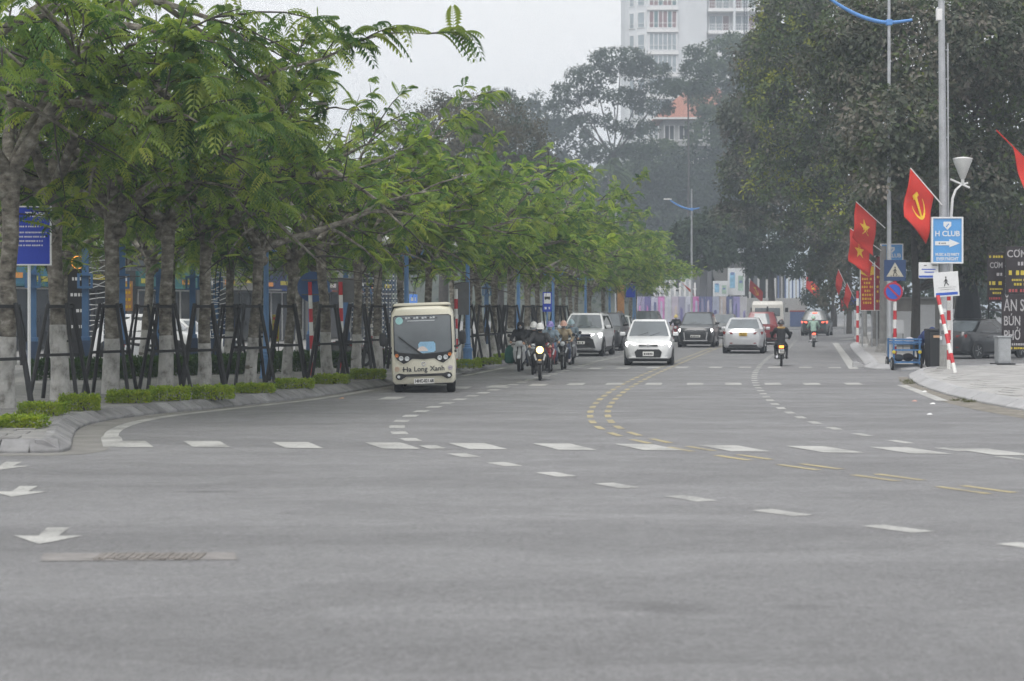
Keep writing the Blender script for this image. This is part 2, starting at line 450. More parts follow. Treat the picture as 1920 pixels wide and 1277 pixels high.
strip('gutter_dirt', [G(*p) for p in [(1692, 707), (1712, 725), (1780, 748), (1850, 765), (1925, 778), (2050, 800)]], lambda p: .25 + .012 * max(0, 56 - p.y) ** 1.3, M_DIRT, z=.0035)

def stripe(cx, cy, w, L, slope, mat=M_WHITE, name='crosswalk_stripe', dx=0.0):
    c = G(cx, cy); d = Vector((slope, 1, 0)).normalized() * L / 2; n = Vector((w / 2, dx, 0))
    vs = [-d - n, -d + n, d + n, d - n]
    MB().add(vs, [(0, 1, 2, 3)]).build(name, mat, road, loc=(c.x, c.y, .0055))
for cx, cy in zip((246, 387, 557, 735, 895, 1058, 1215, 1375, 1545, 1705, 1862, 2020), (833, 833, 835, 836, 837, 838, 839, 841, 843, 845, 848, 850)):
    stripe(cx, cy, .53, 1.30, -.27, dx=-.02)
for cx, cy in ((734, 747), (784, 729), (865, 727), (932, 725), (1010, 722), (1080, 720.5), (1152, 720), (1226, 720), (1303, 720), (1375, 720), (1449, 720), (1522, 720), (1600, 720)):
    stripe(cx, cy, .41, 1.30, .10)
for cx, cy in ((1116, 691), (1168, 690.5), (1224, 689.5), (1278, 689), (1342, 689), (1397, 689), (1452, 689), (1510, 689), (1565, 689.5)):
    stripe(cx, cy, .40, 1.25, .15)
for cx, cy, dz in ((92, 1005, 0), (38, 922, .1), (12, 874, .2)):
    c = G(cx, cy); L = 1.25
    a = [(-.10, .62), (.10, .62), (.085, -.02), (.30, .0), (.0, -.62), (-.30, .0), (-.085, -.02)]
    sh = -.10
    MB().add([Vector((x - sh * y * -1, y, 0)) for x, y in a], [(0, 1, 2, 6), (6, 2, 3, 4, 5)]).build('arrow_marking', M_WHITE, road, loc=(c.x, c.y, .005))
# old concrete trench cover across the junction
M_TRENCH = pm('trench_concrete', (.225, .215, .21), .9, var=.25, scale=5, bump=.4, bscale=50, coord='World')
M_RUST = pm('rusty_grating', (.185, .17, .158), .8, var=.35, scale=9, bump=.5, bscale=40, coord='World')
_a, _b, _c, _d = G(75, 1053), G(445, 1050), G(440, 1036), G(82, 1038)
sheet('trench_cover', [_a, _b, _c, _d], .004, M_TRENCH, None, road)
_m = (_a + _b + _c + _d) / 4
for k in range(16):
    MB().box((0, 0, 0), (.045, .36 + .06 * math.sin(k * 2.1), .008)).build('grating_bar', M_RUST, road, loc=(_m.x - .30 + k * .052, _m.y - .02 + .01 * (k % 3), .008))

# ---- kerbs: every stone its own piece
def kerb_mesh(name, L, run, h, top, mat, bev=.012):
    prof = [(0, -.05), (0, .045), (run, h), (run + top, h), (run + top, -.05)]
    vs = [(-L / 2, y, z) for y, z in prof] + [(L / 2, y, z) for y, z in prof]; n = len(prof)
    fs = [tuple(range(n)), tuple(reversed(range(n, 2 * n)))] + [(i, n + i, n + (i + 1) % n, (i + 1) % n) for i in range(n)]
    return MB().add(vs, fs).mesh(name, mat, bev=bev, bseg=1)
def lay_kerb(line, parent, mat, L, run, h, top, side, y_single, name='kerb_stone', gap=.012):
    pts = catmull(line, L); me = kerb_mesh(name, L - gap, run, h, top, mat)
    rest = MB(); rnd = random.Random(5)
    for a, b in zip(pts, pts[1:]):
        c = (a + b) / 2; d = (b - a); rz = math.atan2(d.y, d.x) + (0 if side > 0 else math.pi)
        if c.y < y_single and c.y > 14:
            o = link(name, me, parent); o.location = (c.x, c.y, rnd.uniform(-.006, .004)); o.rotation_euler = (rnd.uniform(-.012, .012), 0, rz + rnd.uniform(-.01, .01))
        else:
            R = Matrix.Rotation(rz, 3, 'Z')
            rest.add([R @ v.co + c for v in me.vertices], [tuple(p.vertices) for p in me.polygons])
    if rest.v:
        o = rest.build('far_kerb', mat, parent); o['kind'] = 'stuff'
def pavement(name, poly, mat, z=.15):
    return sheet(name, poly, z, mat)
_kl = catmull(KERBL, .5)
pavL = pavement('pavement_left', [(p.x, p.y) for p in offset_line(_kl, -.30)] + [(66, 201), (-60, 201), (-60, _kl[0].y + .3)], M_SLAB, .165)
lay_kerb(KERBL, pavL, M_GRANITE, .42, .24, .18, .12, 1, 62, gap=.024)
KR1 = [G(2700, 900), G(2300, 838), G(2080, 800), G(1920, 770.5), G(1860, 760), G(1790, 745), G(1735, 728), G(1712, 716), G(1704, 707), G(1712, 701), G(1740, 697.5), G(1800, 695), G(1920, 690.5), G(2200, 682)]
_kr = catmull(KR1, .5)
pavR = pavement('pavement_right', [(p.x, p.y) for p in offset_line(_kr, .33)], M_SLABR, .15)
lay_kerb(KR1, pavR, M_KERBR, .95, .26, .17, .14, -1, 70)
KR2 = [p for p in reversed(KERBR_FAR)]
_c0 = KERBR_FAR[0]
KR2 = KR2[:-1] + [Vector((11.95, 67.5, 0)), Vector((11.5, 65, 0)), Vector((11.22, 63.1, 0)), Vector((11.4, 62.0, 0)), Vector((12.1, 61.5, 0)), Vector((13.0, 61.5, 0)), G(1746, 691.5), G(1751, 684), Vector((16.4, 77, 0)), Vector((20, 93, 0)), Vector((27, 116, 0)), Vector((82, 122, 0))]
_k2 = catmull(list(reversed(KR2)), .5)
_k2i = offset_line(_k2, .33)
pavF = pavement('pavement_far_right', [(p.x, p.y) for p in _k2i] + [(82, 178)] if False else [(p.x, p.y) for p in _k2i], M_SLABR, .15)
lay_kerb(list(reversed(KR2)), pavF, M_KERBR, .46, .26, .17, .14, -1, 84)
def inside(pt, poly):
    x, y = pt; r = False; n = len(poly); j = n - 1
    for i in range(n):
        xi, yi = poly[i][0], poly[i][1]; xj, yj = poly[j][0], poly[j][1]
        if (yi > y) != (yj > y) and x < (xj - xi) * (y - yi) / (yj - yi) + xi: r = not r
        j = i
    return r
def slabs(parent, region, size, ang, mat, z, poly, name='paving_slab', bond=True):
    me = MB().box((0, 0, -.02), (size[0] - .014, size[1] - .014, .04)).mesh(name, mat, bev=.005, bseg=1)
    R = Matrix.Rotation(ang, 2); Ri = Matrix.Rotation(-ang, 2); rnd = random.Random(8)
    xs = [Ri @ Vector(p) for p in region]; x0, x1 = min(p.x for p in xs), max(p.x for p in xs); y0, y1 = min(p.y for p in xs), max(p.y for p in xs)
    j = 0; y = y0
    while y < y1:
        x = x0 + (size[0] / 2 if j % 2 and bond else 0)
        while x < x1:
            ok = all(inside(R @ Vector((x + a * size[0] / 2, y + b * size[1] / 2)), poly) for a in (-1, 1) for b in (-1, 1))
            c = R @ Vector((x, y))
            if ok and inside(c, region):
                o = link(name, me, parent); o.location = (c.x, c.y, z + rnd.uniform(0, .004)); o.rotation_euler = (rnd.uniform(-.004, .004), rnd.uniform(-.004, .004), ang)
            x += size[0]
        y += size[1]; j += 1
_pl = [(p.x, p.y) for p in offset_line(_kl, -.38)] + [(66, 201), (-60, 201), (-60, _kl[0].y + .4)]
slabs(pavL, [(-8.6, 26), (-5, 26), (-5, 33), (-8.6, 33)], (.5, .5), .12, M_SLAB, .178, _pl)
slabs(pavR, [(9, 38), (18, 38), (18, 66), (9, 66)], (1.0, 1.0), .16, M_SLABR, .162, [(p.x, p.y) for p in offset_line(_kr, .42)])
# ------------------------------------------------------------------ flame trees, stakes, hedges
def bark(name, stops, scale, st):
    m = bpy.data.materials.new(name); m.use_nodes = True; nt = m.node_tree; b = nt.nodes['Principled BSDF']; b.inputs['Roughness'].default_value = .9
    tc = nt.nodes.new('ShaderNodeTexCoord'); mp = nt.nodes.new('ShaderNodeMapping'); mp.inputs['Scale'].default_value = st; nt.links.new(tc.outputs['Object'], mp.inputs[0])
    oi = nt.nodes.new('ShaderNodeObjectInfo'); ad = nt.nodes.new('ShaderNodeVectorMath'); ad.operation = 'ADD'; sc_ = nt.nodes.new('ShaderNodeMath'); sc_.operation = 'MULTIPLY'; sc_.inputs[1].default_value = 40
    nt.links.new(oi.outputs['Random'], sc_.inputs[0]); nt.links.new(mp.outputs[0], ad.inputs[0]); nt.links.new(sc_.outputs[0], ad.inputs[1])
    n = nt.nodes.new('ShaderNodeTexNoise'); n.inputs['Scale'].default_value = scale; n.inputs['Detail'].default_value = 5; n.inputs['Roughness'].default_value = .62; nt.links.new(ad.outputs[0], n.inputs['Vector'])
    cr = nt.nodes.new('ShaderNodeValToRGB'); e = cr.color_ramp.elements
    while len(e) < len(stops): e.new(.5)
    for i, (p, c) in enumerate(stops): e[i].position = p; e[i].color = (*c, 1)
    nt.links.new(n.outputs['Fac'], cr.inputs['Fac']); nt.links.new(cr.outputs[0], b.inputs['Base Color'])
    n2 = nt.nodes.new('ShaderNodeTexNoise'); n2.inputs['Scale'].default_value = 22; nt.links.new(ad.outputs[0], n2.inputs['Vector'])
    bp = nt.nodes.new('ShaderNodeBump'); bp.inputs['Strength'].default_value = .9; bp.inputs['Distance'].default_value = .03; nt.links.new(n2.outputs['Fac'], bp.inputs['Height']); nt.links.new(bp.outputs[0], b.inputs['Normal'])
    MATS[name] = m; return m
M_BARK = bark('bark_grey', [(.30, (.035, .032, .028)), (.43, (.12, .108, .09)), (.55, (.20, .185, .155)), (.68, (.34, .325, .29))], 6.0, (1, 1, 1.5))
M_BARKD = pm('bark_dark', (.06, .055, .05), .9, var=.35, scale=6, bump=.8, bscale=16)
M_LIME = bark('limewash', [(.30, (.16, .15, .135)), (.42, (.34, .335, .32)), (.55, (.46, .455, .44)), (.7, (.52, .515, .50))], 6.5, (1, 1, .8))
M_STAKE = pm('stake_black', (.014, .015, .017), .6, var=.3, scale=9)
M_FLAME = leaf_mat('flame_leaf', [(.05, (.034, .088, .042)), (.28, (.095, .18, .062)), (.55, (.20, .29, .082)), (.8, (.30, .375, .10)), (1, (.40, .42, .11))], trans=.58, rnd=.2, patch=.24, pscale=1.1)
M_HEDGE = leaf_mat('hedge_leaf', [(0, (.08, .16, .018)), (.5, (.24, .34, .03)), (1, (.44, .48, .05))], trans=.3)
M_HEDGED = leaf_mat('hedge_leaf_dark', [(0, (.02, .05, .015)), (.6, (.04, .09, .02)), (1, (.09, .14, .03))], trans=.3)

class Leaves:
    def __init__(s): s.v = []; s.f = []
    def feather(s, base, d, up, L, W, n=8, droop=.35, rnd=random):
        """bipinnate leaf: a drooping rachis with paired pinnae, one connected island"""
        d = d.normalized(); r = d.cross(up)
        if r.length < 1e-4: r = d.cross(Vector((1, 0, 0)))
        r.normalize(); u = r.cross(d)
        i0 = len(s.v); R = []
        for k in range(n + 1):
            t = k / n
            p = base + d * (L * t) - Vector((0, 0, 1)) * (droop * L * t * t)
            s.v.append(p); s.v.append(p + r * .006); R.append(p)
        for k in range(n): s.f.append((i0 + 2 * k, i0 + 2 * k + 1, i0 + 2 * k + 3, i0 + 2 * k + 2))
        for k in range(1, n + 1):
            t = k / n; w = W * math.sin(math.pi * (.12 + .80 * t)) ** .6
            fw = (R[k] - R[k - 1]).normalized(); uu = r.cross(fw)
            for sg in (-1, 1):
                q = (r * sg * .9 + fw * .45 - uu * .18).normalized()
                h = fw * (L / n * .56)
                tip = R[k] + q * w - Vector((0, 0, 1)) * w * .25; mid = R[k] + q * w * .55
                j = len(s.v); s.v += [mid - h, tip, mid + h]
                s.f.append((i0 + 2 * k + (1 if sg > 0 else 0), j, j + 1, j + 2))
    def leaf(s, p, d, n, L, W):
        """simple broad leaf folded along its midrib"""
        r = d.cross(n)
        if r.length < 1e-4: r = d.cross(Vector((.3, 1, .2)))
        r.normalize(); u = r.cross(d); i = len(s.v)
        s.v += [p, p + d * L * .5 + r * W * .5 + u * W * .16, p + d * L, p + d * L * .5 - r * W * .5 + u * W * .16]
        s.f += [(i, i + 1, i + 2), (i, i + 2, i + 3)]
    def mesh(s, name, mat):
        me = bpy.data.meshes.new(name); me.from_pydata([tuple(v) for v in s.v], [], s.f); me.materials.append(mat); me.update()
        return me

def rdir(rnd, zmin=-1, zmax=1):
    a = rnd.uniform(0, 2 * math.pi); z = rnd.uniform(zmin, zmax); q = math.sqrt(max(0, 1 - z * z))
    return Vector((q * math.cos(a), q * math.sin(a), z))
def limb_path(p, d, L, rnd, sag=0.0, n=5, wob=.12):
    pts = [p.copy()]; d = d.normalized()
    for k in range(n):
        d = (d + Vector((rnd.uniform(-wob, wob), rnd.uniform(-wob, wob), rnd.uniform(-wob, wob) - sag))).normalized()
        pts.append(pts[-1] + d * L / n)
    return pts
def flame_tree_meshes(seed, height=7.4, spread=3.6, fork=3.6, leaves=1.0, wands=8):
    rnd = random.Random(seed); wood = MB(); twig = MB(); lv = Leaves()
    lean = Vector((rnd.uniform(-.05, .05), rnd.uniform(-.05, .05), 1))
    tp = [Vector((0, 0, -.1))]; n = 7
    for k in range(1, n + 1):
        z = fork * k / n
        tp.append(Vector((lean.x * z + rnd.uniform(-.03, .03), lean.y * z + rnd.uniform(-.03, .03), z)))
    rad = [.155, .135, .126, .121, .117, .113, .118, .15]
    wood.tube(tp, rad, 12)
    top = tp[-1]
    for k in range(3):                                   # knuckles left by old pruning
        a = rnd.uniform(0, 6.28); p = top + Vector((math.cos(a) * .12, math.sin(a) * .12, rnd.uniform(-.25, .1)))
        wood.lathe([(.02, -.13), (.10, -.08), (.13, 0), (.10, .08), (.02, .13)], 7, p)
    nl = rnd.randint(5, 6); tips = []; ends = []
    for i in range(nl):
        a = 2 * math.pi * i / nl + rnd.uniform(-.35, .35); el = rnd.uniform(.30, 1.1)
        d = Vector((math.cos(a) * math.cos(el), math.sin(a) * math.cos(el), math.sin(el)))
        L1 = rnd.uniform(.42, .60) * spread * (1.15 if el < .8 else .95)
        p1 = limb_path(top + d * .05, d, L1, rnd, .05 if el > .8 else .03)
        wood.tube(p1, [.10, .085, .075, .065, .058, .05], 8)
        for j in range(rnd.randint(4, 5)):
            b = p1[rnd.randint(2, 5)]; a2 = a + rnd.uniform(-1.1, 1.1); e2 = rnd.uniform(-.4, .85)
            d2 = Vector((math.cos(a2) * math.cos(e2), math.sin(a2) * math.cos(e2), math.sin(e2)))
            L2 = rnd.uniform(.32, .52) * spread
            p2 = limb_path(b, d2, L2, rnd, .07)
            wood.tube(p2, [.045, .038, .032, .027, .022, .018], 6); ends.append((p2, a2))
            for q in range(rnd.randint(4, 5)):
                b3 = p2[rnd.randint(2, 5)]; d3 = (d2 + rdir(rnd, -.5, .7) * .9).normalized()
                L3 = rnd.uniform(.14, .26) * spread
                p3 = limb_path(b3, d3, L3, rnd, .06, 4)
                twig.tube(p3, [.016, .013, .011, .009, .006], 4)
                tips.append(p3)
    for i in range(wands):                                   # long bare wands arching out of the crown
        pb, a = rnd.choice(ends); el = rnd.uniform(.1, .85); b = pb[4]
        d = Vector((math.cos(a) * math.cos(el), math.sin(a) * math.cos(el), math.sin(el)))
        pw = limb_path(b, d, spread * rnd.uniform(.30, .48), rnd, .085, 8, .18)
        wood.tube(pw, [.024, .023, .021, .019, .017, .015, .012, .009, .006], 6)
        for q in range(4):
            p3 = limb_path(pw[rnd.randint(3, 8)], (d + rdir(rnd, -.4, .6)).normalized(), rnd.uniform(.3, .6), rnd, .05, 4); twig.tube(p3, [.011, .01, .008, .007, .005], 4); tips.append(p3)
    for p3 in tips:
        if p3[-1].z < (3.45 if seed == 11 else 2.75): continue
        m = int(rnd.choice((2, 7, 10, 12, 14)) * leaves)
        for k in range(m):
            i = rnd.randint(1, 4); b = p3[i]; ax = (p3[-1] - p3[0]).normalized()
            d = (ax * .6 + rdir(rnd, -.25, .75)).normalized()
            L = rnd.uniform(.26, .46)
            lv.feather(b, d, Vector((rnd.uniform(-.3, .3), rnd.uniform(-.3, .3), 1)), L, L * rnd.uniform(.26, .38), n=9, droop=rnd.uniform(.2, .95), rnd=rnd)
    paint = MB(); prof = []
    for k in range(7):
        z = .02 + (1.02 + rnd.uniform(-.1, .1)) * k / 6; t = z / fork * n; i = min(int(t), n - 1); f = t - i
        c = tp[i].lerp(tp[i + 1], f); prof.append((c, rad[i] + (rad[i + 1] - rad[i]) * f + .005))
    paint.tube([p for p, r in prof], [r for p, r in prof], 12, cap=False)
    sc = (height - fork) / max(.1, max(v.z for v in lv.v) - fork)
    for v in lv.v:
        if v.z > fork: v.z = fork + (v.z - fork) * sc
    def zs(mb): mb.v = [(x, y, fork + (z - fork) * sc if z > fork else z) for x, y, z in mb.v]
    zs(wood); zs(twig)
    return (wood.mesh('trunk', M_BARK, smooth=60), paint.mesh('whitewash', M_LIME, smooth=60), twig.mesh('twigs', M_BARKD), lv.mesh('crown', M_FLAME))
FLAME = [flame_tree_meshes(11, 7.9, 5.2, 3.45, 1.1), flame_tree_meshes(23, 6.9, 4.7, 3.15, .95, 14), flame_tree_meshes(37, 6.6, 4.9, 3.0, .95, 14), flame_tree_meshes(51, 7.1, 4.6, 3.25, .95, 12)]
ORD = ['first', 'second', 'third', 'fourth', 'fifth', 'sixth', 'seventh', 'eighth', 'ninth', 'tenth', 'eleventh', 'twelfth', 'thirteenth', 'fourteenth',
       'fifteenth', 'sixteenth', 'seventeenth', 'eighteenth', 'nineteenth', 'twentieth', 'twenty-first', 'twenty-second', 'twenty-third', 'twenty-fourth',
       'twenty-fifth', 'twenty-sixth', 'twenty-seventh', 'twenty-eighth', 'twenty-ninth', 'thirtieth', 'thirty-first', 'thirty-second', 'thirty-third', 'thirty-fourth',
       'thirty-fifth', 'thirty-sixth', 'thirty-seventh', 'thirty-eighth', 'thirty-ninth', 'fortieth']
_rt = random.Random(4)
def flame_tree(x, y, var, rz, sc, label, group):
    t = empty('flame_tree', (x, y, .16), rz, label, 'tree', group); t.scale = (sc * _rt.uniform(.92, 1.1), sc * _rt.uniform(.92, 1.1), sc); t.rotation_euler = (_rt.uniform(-.035, .035), _rt.uniform(-.035, .035), rz)
    for nm, me in zip(('trunk', 'whitewash', 'branches', 'crown'), FLAME[var]):
        o = link(nm, me, t)
        if nm == 'branches': o['kind'] = 'stuff'
    return t
# support stakes
STK = {}
def stake_meshes():
    for q in range(4):
        a = math.pi / 4 + q * math.pi / 2; c, s = math.cos(a), math.sin(a)
        STK['p%d' % q] = MB().tube([(c * .66, s * .66, -.05), (c * .25, s * .25, 1.86)], [.042, .038], 7).mesh('stake', M_STAKE, smooth=50)
        b = a + math.pi / 2; c2, s2 = math.cos(b), math.sin(b)
        STK['t%d' % q] = MB().bar((c * .26, s * .26, 1.80), (c2 * .26, s2 * .26, 1.80), .05, .06).mesh('top_rail', M_STAKE)
        STK['m%d' % q] = MB().bar((c * .47, s * .47, .86), (c2 * .47, s2 * .47, .88), .055, .055).mesh('brace', M_STAKE)
stake_meshes()
def stake_frame(x, y, rz, label, group, sc=1.0):
    t = empty('tree_stake_frame', (x, y, .165), rz, label, 'tree stakes', group); t.scale = (sc, sc, sc)
    for q in range(4): link('stake', STK['p%d' % q], t)
    for q in range(4): link('top_rail', STK['t%d' % q], t)
    for q in (0, 2): link('brace', STK['m%d' % q], t)
    return t
_rt = random.Random(4)
ROW = [(-190, 800, 0, 1.2), (10, 782, 0, 1.22), (112, 765, 1, 1.3), (207, 753, 2, 1.24), (309, 750, 3, 1.14), (381, 747, 0, .98), (469, 738, 1, 1.0), (538, 728, 2, 1.02), (616, 722, 3, 1.0),
       (669, 715, 1, 1.0), (709, 706, 2, .98), (752, 703, 0, .86), (800, 698, 3, .98), (872, 693, 1, .98), (905, 687, 2, .98), (925, 682, 0, .85), (957, 677, 3, .96), (990, 669, 1, .97)]
row_pts = [(G(px, py), v, sc) for px, py, v, sc in ROW]
_kk = catmull(KERBL, 1.0); _kk = offset_line(_kk, -2.0); _last = row_pts[-1][0].y
_far2 = [p for p in _kk if p.y > _last + 3.5]
for i in range(0, len(_far2), 4):
    p = _far2[i]
    if p.y > 135: break
    row_pts.append((Vector((p.x + _rt.uniform(-.4, .4), p.y, 0)), _rt.randint(0, 3), _rt.uniform(.88, .98)))
for i, (p, v, sc) in enumerate(row_pts):
    rz = _rt.uniform(0, 6.28); sc *= _rt.uniform(.94, 1.06)
    flame_tree(p.x, p.y, v, rz, sc, 'feathery flame tree with whitewashed trunk, %s from the kerb corner in the roadside row' % ORD[i], 'flame trees lining the left kerb')
    if p.y < 100:
        stake_frame(p.x, p.y, _rt.uniform(-.25, .25) + .15, 'black four-legged stake frame around the %s roadside flame tree from the kerb corner' % ORD[i], 'stake frames around the roadside trees')
BACK = [(268, 702, 1), (-40, 722, 2), (120, 712, 3), (430, 697, 0), (490, 694, 2), (325, 690, 1), (590, 688, 3), (22, 694, 0), (700, 672, 1), (560, 672, 2), (850, 656, 0), (205, 682, 1), (930, 651, 1), (1080, 637, 0)]
for i, (px, py, v) in enumerate(sorted(BACK)):
    p = G(px, py)
    flame_tree(p.x, p.y, v, _rt.uniform(0, 6.28), _rt.uniform(.9, 1.02), 'flame tree behind the roadside row, %s of the inner trees from the blue notice board' % ORD[i], 'flame trees of the inner row')
    if py > 690:
        stake_frame(p.x, p.y, _rt.uniform(-.3, .3), 'black stake frame around the %s inner flame tree counted from the blue notice board' % ORD[i], 'stake frames of the inner row')
# low clipped hedges at the tree pits
def hedge_mesh(seed, sx, sy, h, n=2600, mat=None, L=.055):
    rnd = random.Random(seed); lv = Leaves()
    for k in range(n):
        x, y, z = rnd.uniform(-1, 1), rnd.uniform(-1, 1), rnd.uniform(0, 1)
        q = rnd.random()
        if q < .45: z = 1 - rnd.random() ** 2 * .3
        elif q < .85: y = -1 + rnd.random() ** 2 * .4 if rnd.random() < .75 else 1 - rnd.random() ** 2 * .4
        else: x = math.copysign(1 - rnd.random() ** 2 * .3, x)
        bmp = .82 + .30 * mnoise.noise(Vector((x * 2.2 + seed, y * 2.2, z))) + rnd.uniform(-.05, .07)
        p = Vector((x * sx / 2 * (.92 + .1 * bmp), y * sy / 2 * (.92 + .1 * bmp), z * h * bmp))
        lv.leaf(p, rdir(rnd, -.1, 1), rdir(rnd), L * rnd.uniform(.7, 1.4), L * rnd.uniform(.5, .8))
    st = MB()
    for k in range(14):
        x, y = rnd.uniform(-.42, .42) * sx, rnd.uniform(-.42, .42) * sy
        st.tube([(x, y, -.03), (x * 1.03, y * 1.03, h * .7)], [.012, .006], 4)
    return lv.mesh('foliage', mat or M_HEDGE), st.mesh('stems', M_BARKD)
HEDGE = [hedge_mesh(3, .92, .7, .30, 2200), hedge_mesh(7, .90, .7, .27, 2200), hedge_mesh(9, .95, .7, .32, 2200)]
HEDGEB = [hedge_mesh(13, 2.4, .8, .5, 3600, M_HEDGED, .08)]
HP = [(30, 805, 1.0), (-70, 812, 1.0), (140, 772, .95), (70, 781, 1.0), (235, 757, 1.05), (312, 753, .9), (395, 750, 1.0), (475, 738, 1.08), (549, 730, 1.05), (620, 721, .95), (688, 712, 1.12), (878, 691, 1.0), (915, 684, 1.0), (944, 675, .9)]
for i, (px, py, sc) in enumerate(sorted(HP)):
    p = G(px, py, .165); me = HEDGE[i % 3]
    t = empty('low_hedge', (p.x, p.y + .4, .17), _rt.uniform(-.12, .2), 'low clipped yellow-green hedge by the kerb, %s along from the kerb corner' % ORD[i], 'hedge', 'clipped hedges along the left kerb')
    t.scale = (sc * _rt.uniform(.72, .88), sc * .9, _rt.uniform(.68, .95))
    link('foliage', me[0], t); link('stems', me[1], t)['kind'] = 'stuff'
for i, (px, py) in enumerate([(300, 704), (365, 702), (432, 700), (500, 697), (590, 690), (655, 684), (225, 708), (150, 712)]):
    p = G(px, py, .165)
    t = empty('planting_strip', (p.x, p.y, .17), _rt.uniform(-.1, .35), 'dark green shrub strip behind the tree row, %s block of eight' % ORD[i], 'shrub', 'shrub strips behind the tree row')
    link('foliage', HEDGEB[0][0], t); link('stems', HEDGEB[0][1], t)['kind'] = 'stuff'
# ------------------------------------------------------------------ other trees
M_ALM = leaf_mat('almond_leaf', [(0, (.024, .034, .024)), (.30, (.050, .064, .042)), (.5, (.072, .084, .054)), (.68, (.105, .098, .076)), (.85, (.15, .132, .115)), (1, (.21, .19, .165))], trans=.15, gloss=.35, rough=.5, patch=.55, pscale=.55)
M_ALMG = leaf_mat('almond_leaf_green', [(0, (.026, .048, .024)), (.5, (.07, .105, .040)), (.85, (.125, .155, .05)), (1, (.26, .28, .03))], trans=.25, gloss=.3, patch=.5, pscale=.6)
M_LIMEL = leaf_mat('young_leaf', [(0, (.20, .24, .03)), (1, (.34, .36, .04))], trans=.35)
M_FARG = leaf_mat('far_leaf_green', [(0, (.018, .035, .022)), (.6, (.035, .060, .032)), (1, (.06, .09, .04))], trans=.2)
M_FARB = leaf_mat('far_leaf_brown', [(0, (.06, .058, .045)), (.6, (.105, .10, .075)), (1, (.17, .15, .10))], trans=.2)
M_FARL = leaf_mat('far_leaf_light', [(0, (.04, .07, .035)), (.6, (.07, .11, .045)), (1, (.11, .15, .06))], trans=.25)
def leafy(name, label, loc, lobes, n, L, W, mats, trunk, group=None, seed=1, clump=30, cr=.52, flat=0.0, limb_r=.10):
    """tree from lobes (centre, radii): clumped leaves near the lobes' surface, trunk with a limb into each lobe"""
    rnd = random.Random(seed); t = empty(name, loc, 0, label, 'tree', group)
    tot = sum(r[0] * r[1] + r[1] * r[2] + r[0] * r[2] for c, r in lobes)
    mats = mats if isinstance(mats, list) else [(1.0, mats)]
    for share, mat in mats:
        lv = Leaves()
        for c, r in lobes:
            c = Vector(c); k = int(n * share * (r[0] * r[1] + r[1] * r[2] + r[0] * r[2]) / tot / clump)
            for q in range(k):
                d = rdir(rnd, -.75, 1); q2 = .62 + .42 * rnd.random() ** .6
                bump = 1 + .22 * mnoise.noise(d * 1.9 + c * .37)
                cc = c + Vector((d.x * r[0], d.y * r[1], d.z * r[2])) * q2 * bump
                nrm = (d + Vector((0, 0, .6)) + rdir(rnd) * .5).normalized(); crs = cr * rnd.uniform(.6, 1.5)
                for _ in range(clump):
                    o = rdir(rnd); o = (o - nrm * o.dot(nrm) * (.45 + flat)) * crs * rnd.random() ** .5
                    dr = (o.normalized() * .8 + rdir(rnd) * .6 - Vector((0, 0, .25))).normalized()
                    lv.leaf(cc + o, dr, (nrm + rdir(rnd) * .45).normalized(), L * rnd.uniform(.65, 1.25), W * rnd.uniform(.7, 1.2))
        link('crown', lv.mesh('crown', mat), t)
    wood = MB(); tp = [Vector(p) for p in trunk[0]]
    wood.tube(tp, trunk[1], 9)
    for c, r in lobes:
        c = Vector(c); b = tp[-1] if c.z > tp[-1].z else min(tp, key=lambda p: abs(p.z - c.z + r[2] * .8))
        m = b.lerp(c, .5) + Vector((rnd.uniform(-.4, .4), rnd.uniform(-.4, .4), -.3))
        wood.tube([b, m, c, c + Vector((rnd.uniform(-.5, .5) * r[0], rnd.uniform(-.5, .5) * r[1], .5 * r[2]))], [limb_r, limb_r * .8, limb_r * .55, limb_r * .2], 6)
    link('trunk', wood.mesh('trunk', M_BARKD, smooth=60), t)
    return t
def V(px, py, d, o):      # lobe centre relative to the tree's foot
    p = PT(px, py, d); return (p.x - o[0], p.y - o[1], p.z - o[2])
# dark street trees on the right
def right_tree(px, py, label, specs, n, mats, seed, L=.25, W=.145, tr=.17, **k):
    p = G(px, py); loc = (p.x, p.y, .14); lob = [(V(a, b, p.y + dy, loc), r) for a, b, dy, r in specs]
    top = V(px - 10, 430, p.y, loc)
    return leafy('street_tree', label, loc, lob, n, L, W, mats, ([(0, 0, -.1), (.05, 0, top[2] * .5), (-.05, 0, top[2])], [tr * 1.25, tr, tr * .8]), 'dark street trees on the right pavement', seed, **k)
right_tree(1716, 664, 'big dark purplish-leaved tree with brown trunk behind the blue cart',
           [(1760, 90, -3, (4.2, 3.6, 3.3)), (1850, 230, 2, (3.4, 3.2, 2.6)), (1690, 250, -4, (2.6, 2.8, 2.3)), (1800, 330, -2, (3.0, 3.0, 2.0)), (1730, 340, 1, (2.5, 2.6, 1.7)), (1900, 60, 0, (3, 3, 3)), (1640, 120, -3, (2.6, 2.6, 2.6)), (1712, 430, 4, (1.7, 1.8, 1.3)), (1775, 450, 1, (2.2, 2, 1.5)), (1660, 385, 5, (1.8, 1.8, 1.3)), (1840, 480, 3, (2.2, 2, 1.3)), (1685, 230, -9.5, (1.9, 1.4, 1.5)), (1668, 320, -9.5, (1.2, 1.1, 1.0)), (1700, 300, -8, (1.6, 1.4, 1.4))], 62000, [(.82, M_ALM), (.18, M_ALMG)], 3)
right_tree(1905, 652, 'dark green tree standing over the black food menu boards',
           [(1900, 120, 0, (4.2, 4, 4)), (1960, 330, 0, (4, 4, 3)), (1840, 400, 2, (2.8, 2.8, 2.0)), (1910, 440, 3, (2.6, 2.6, 1.4)), (1800, -30, 0, (3.6, 3.4, 3))], 22000, [(.5, M_ALM), (.5, M_ALMG)], 5)
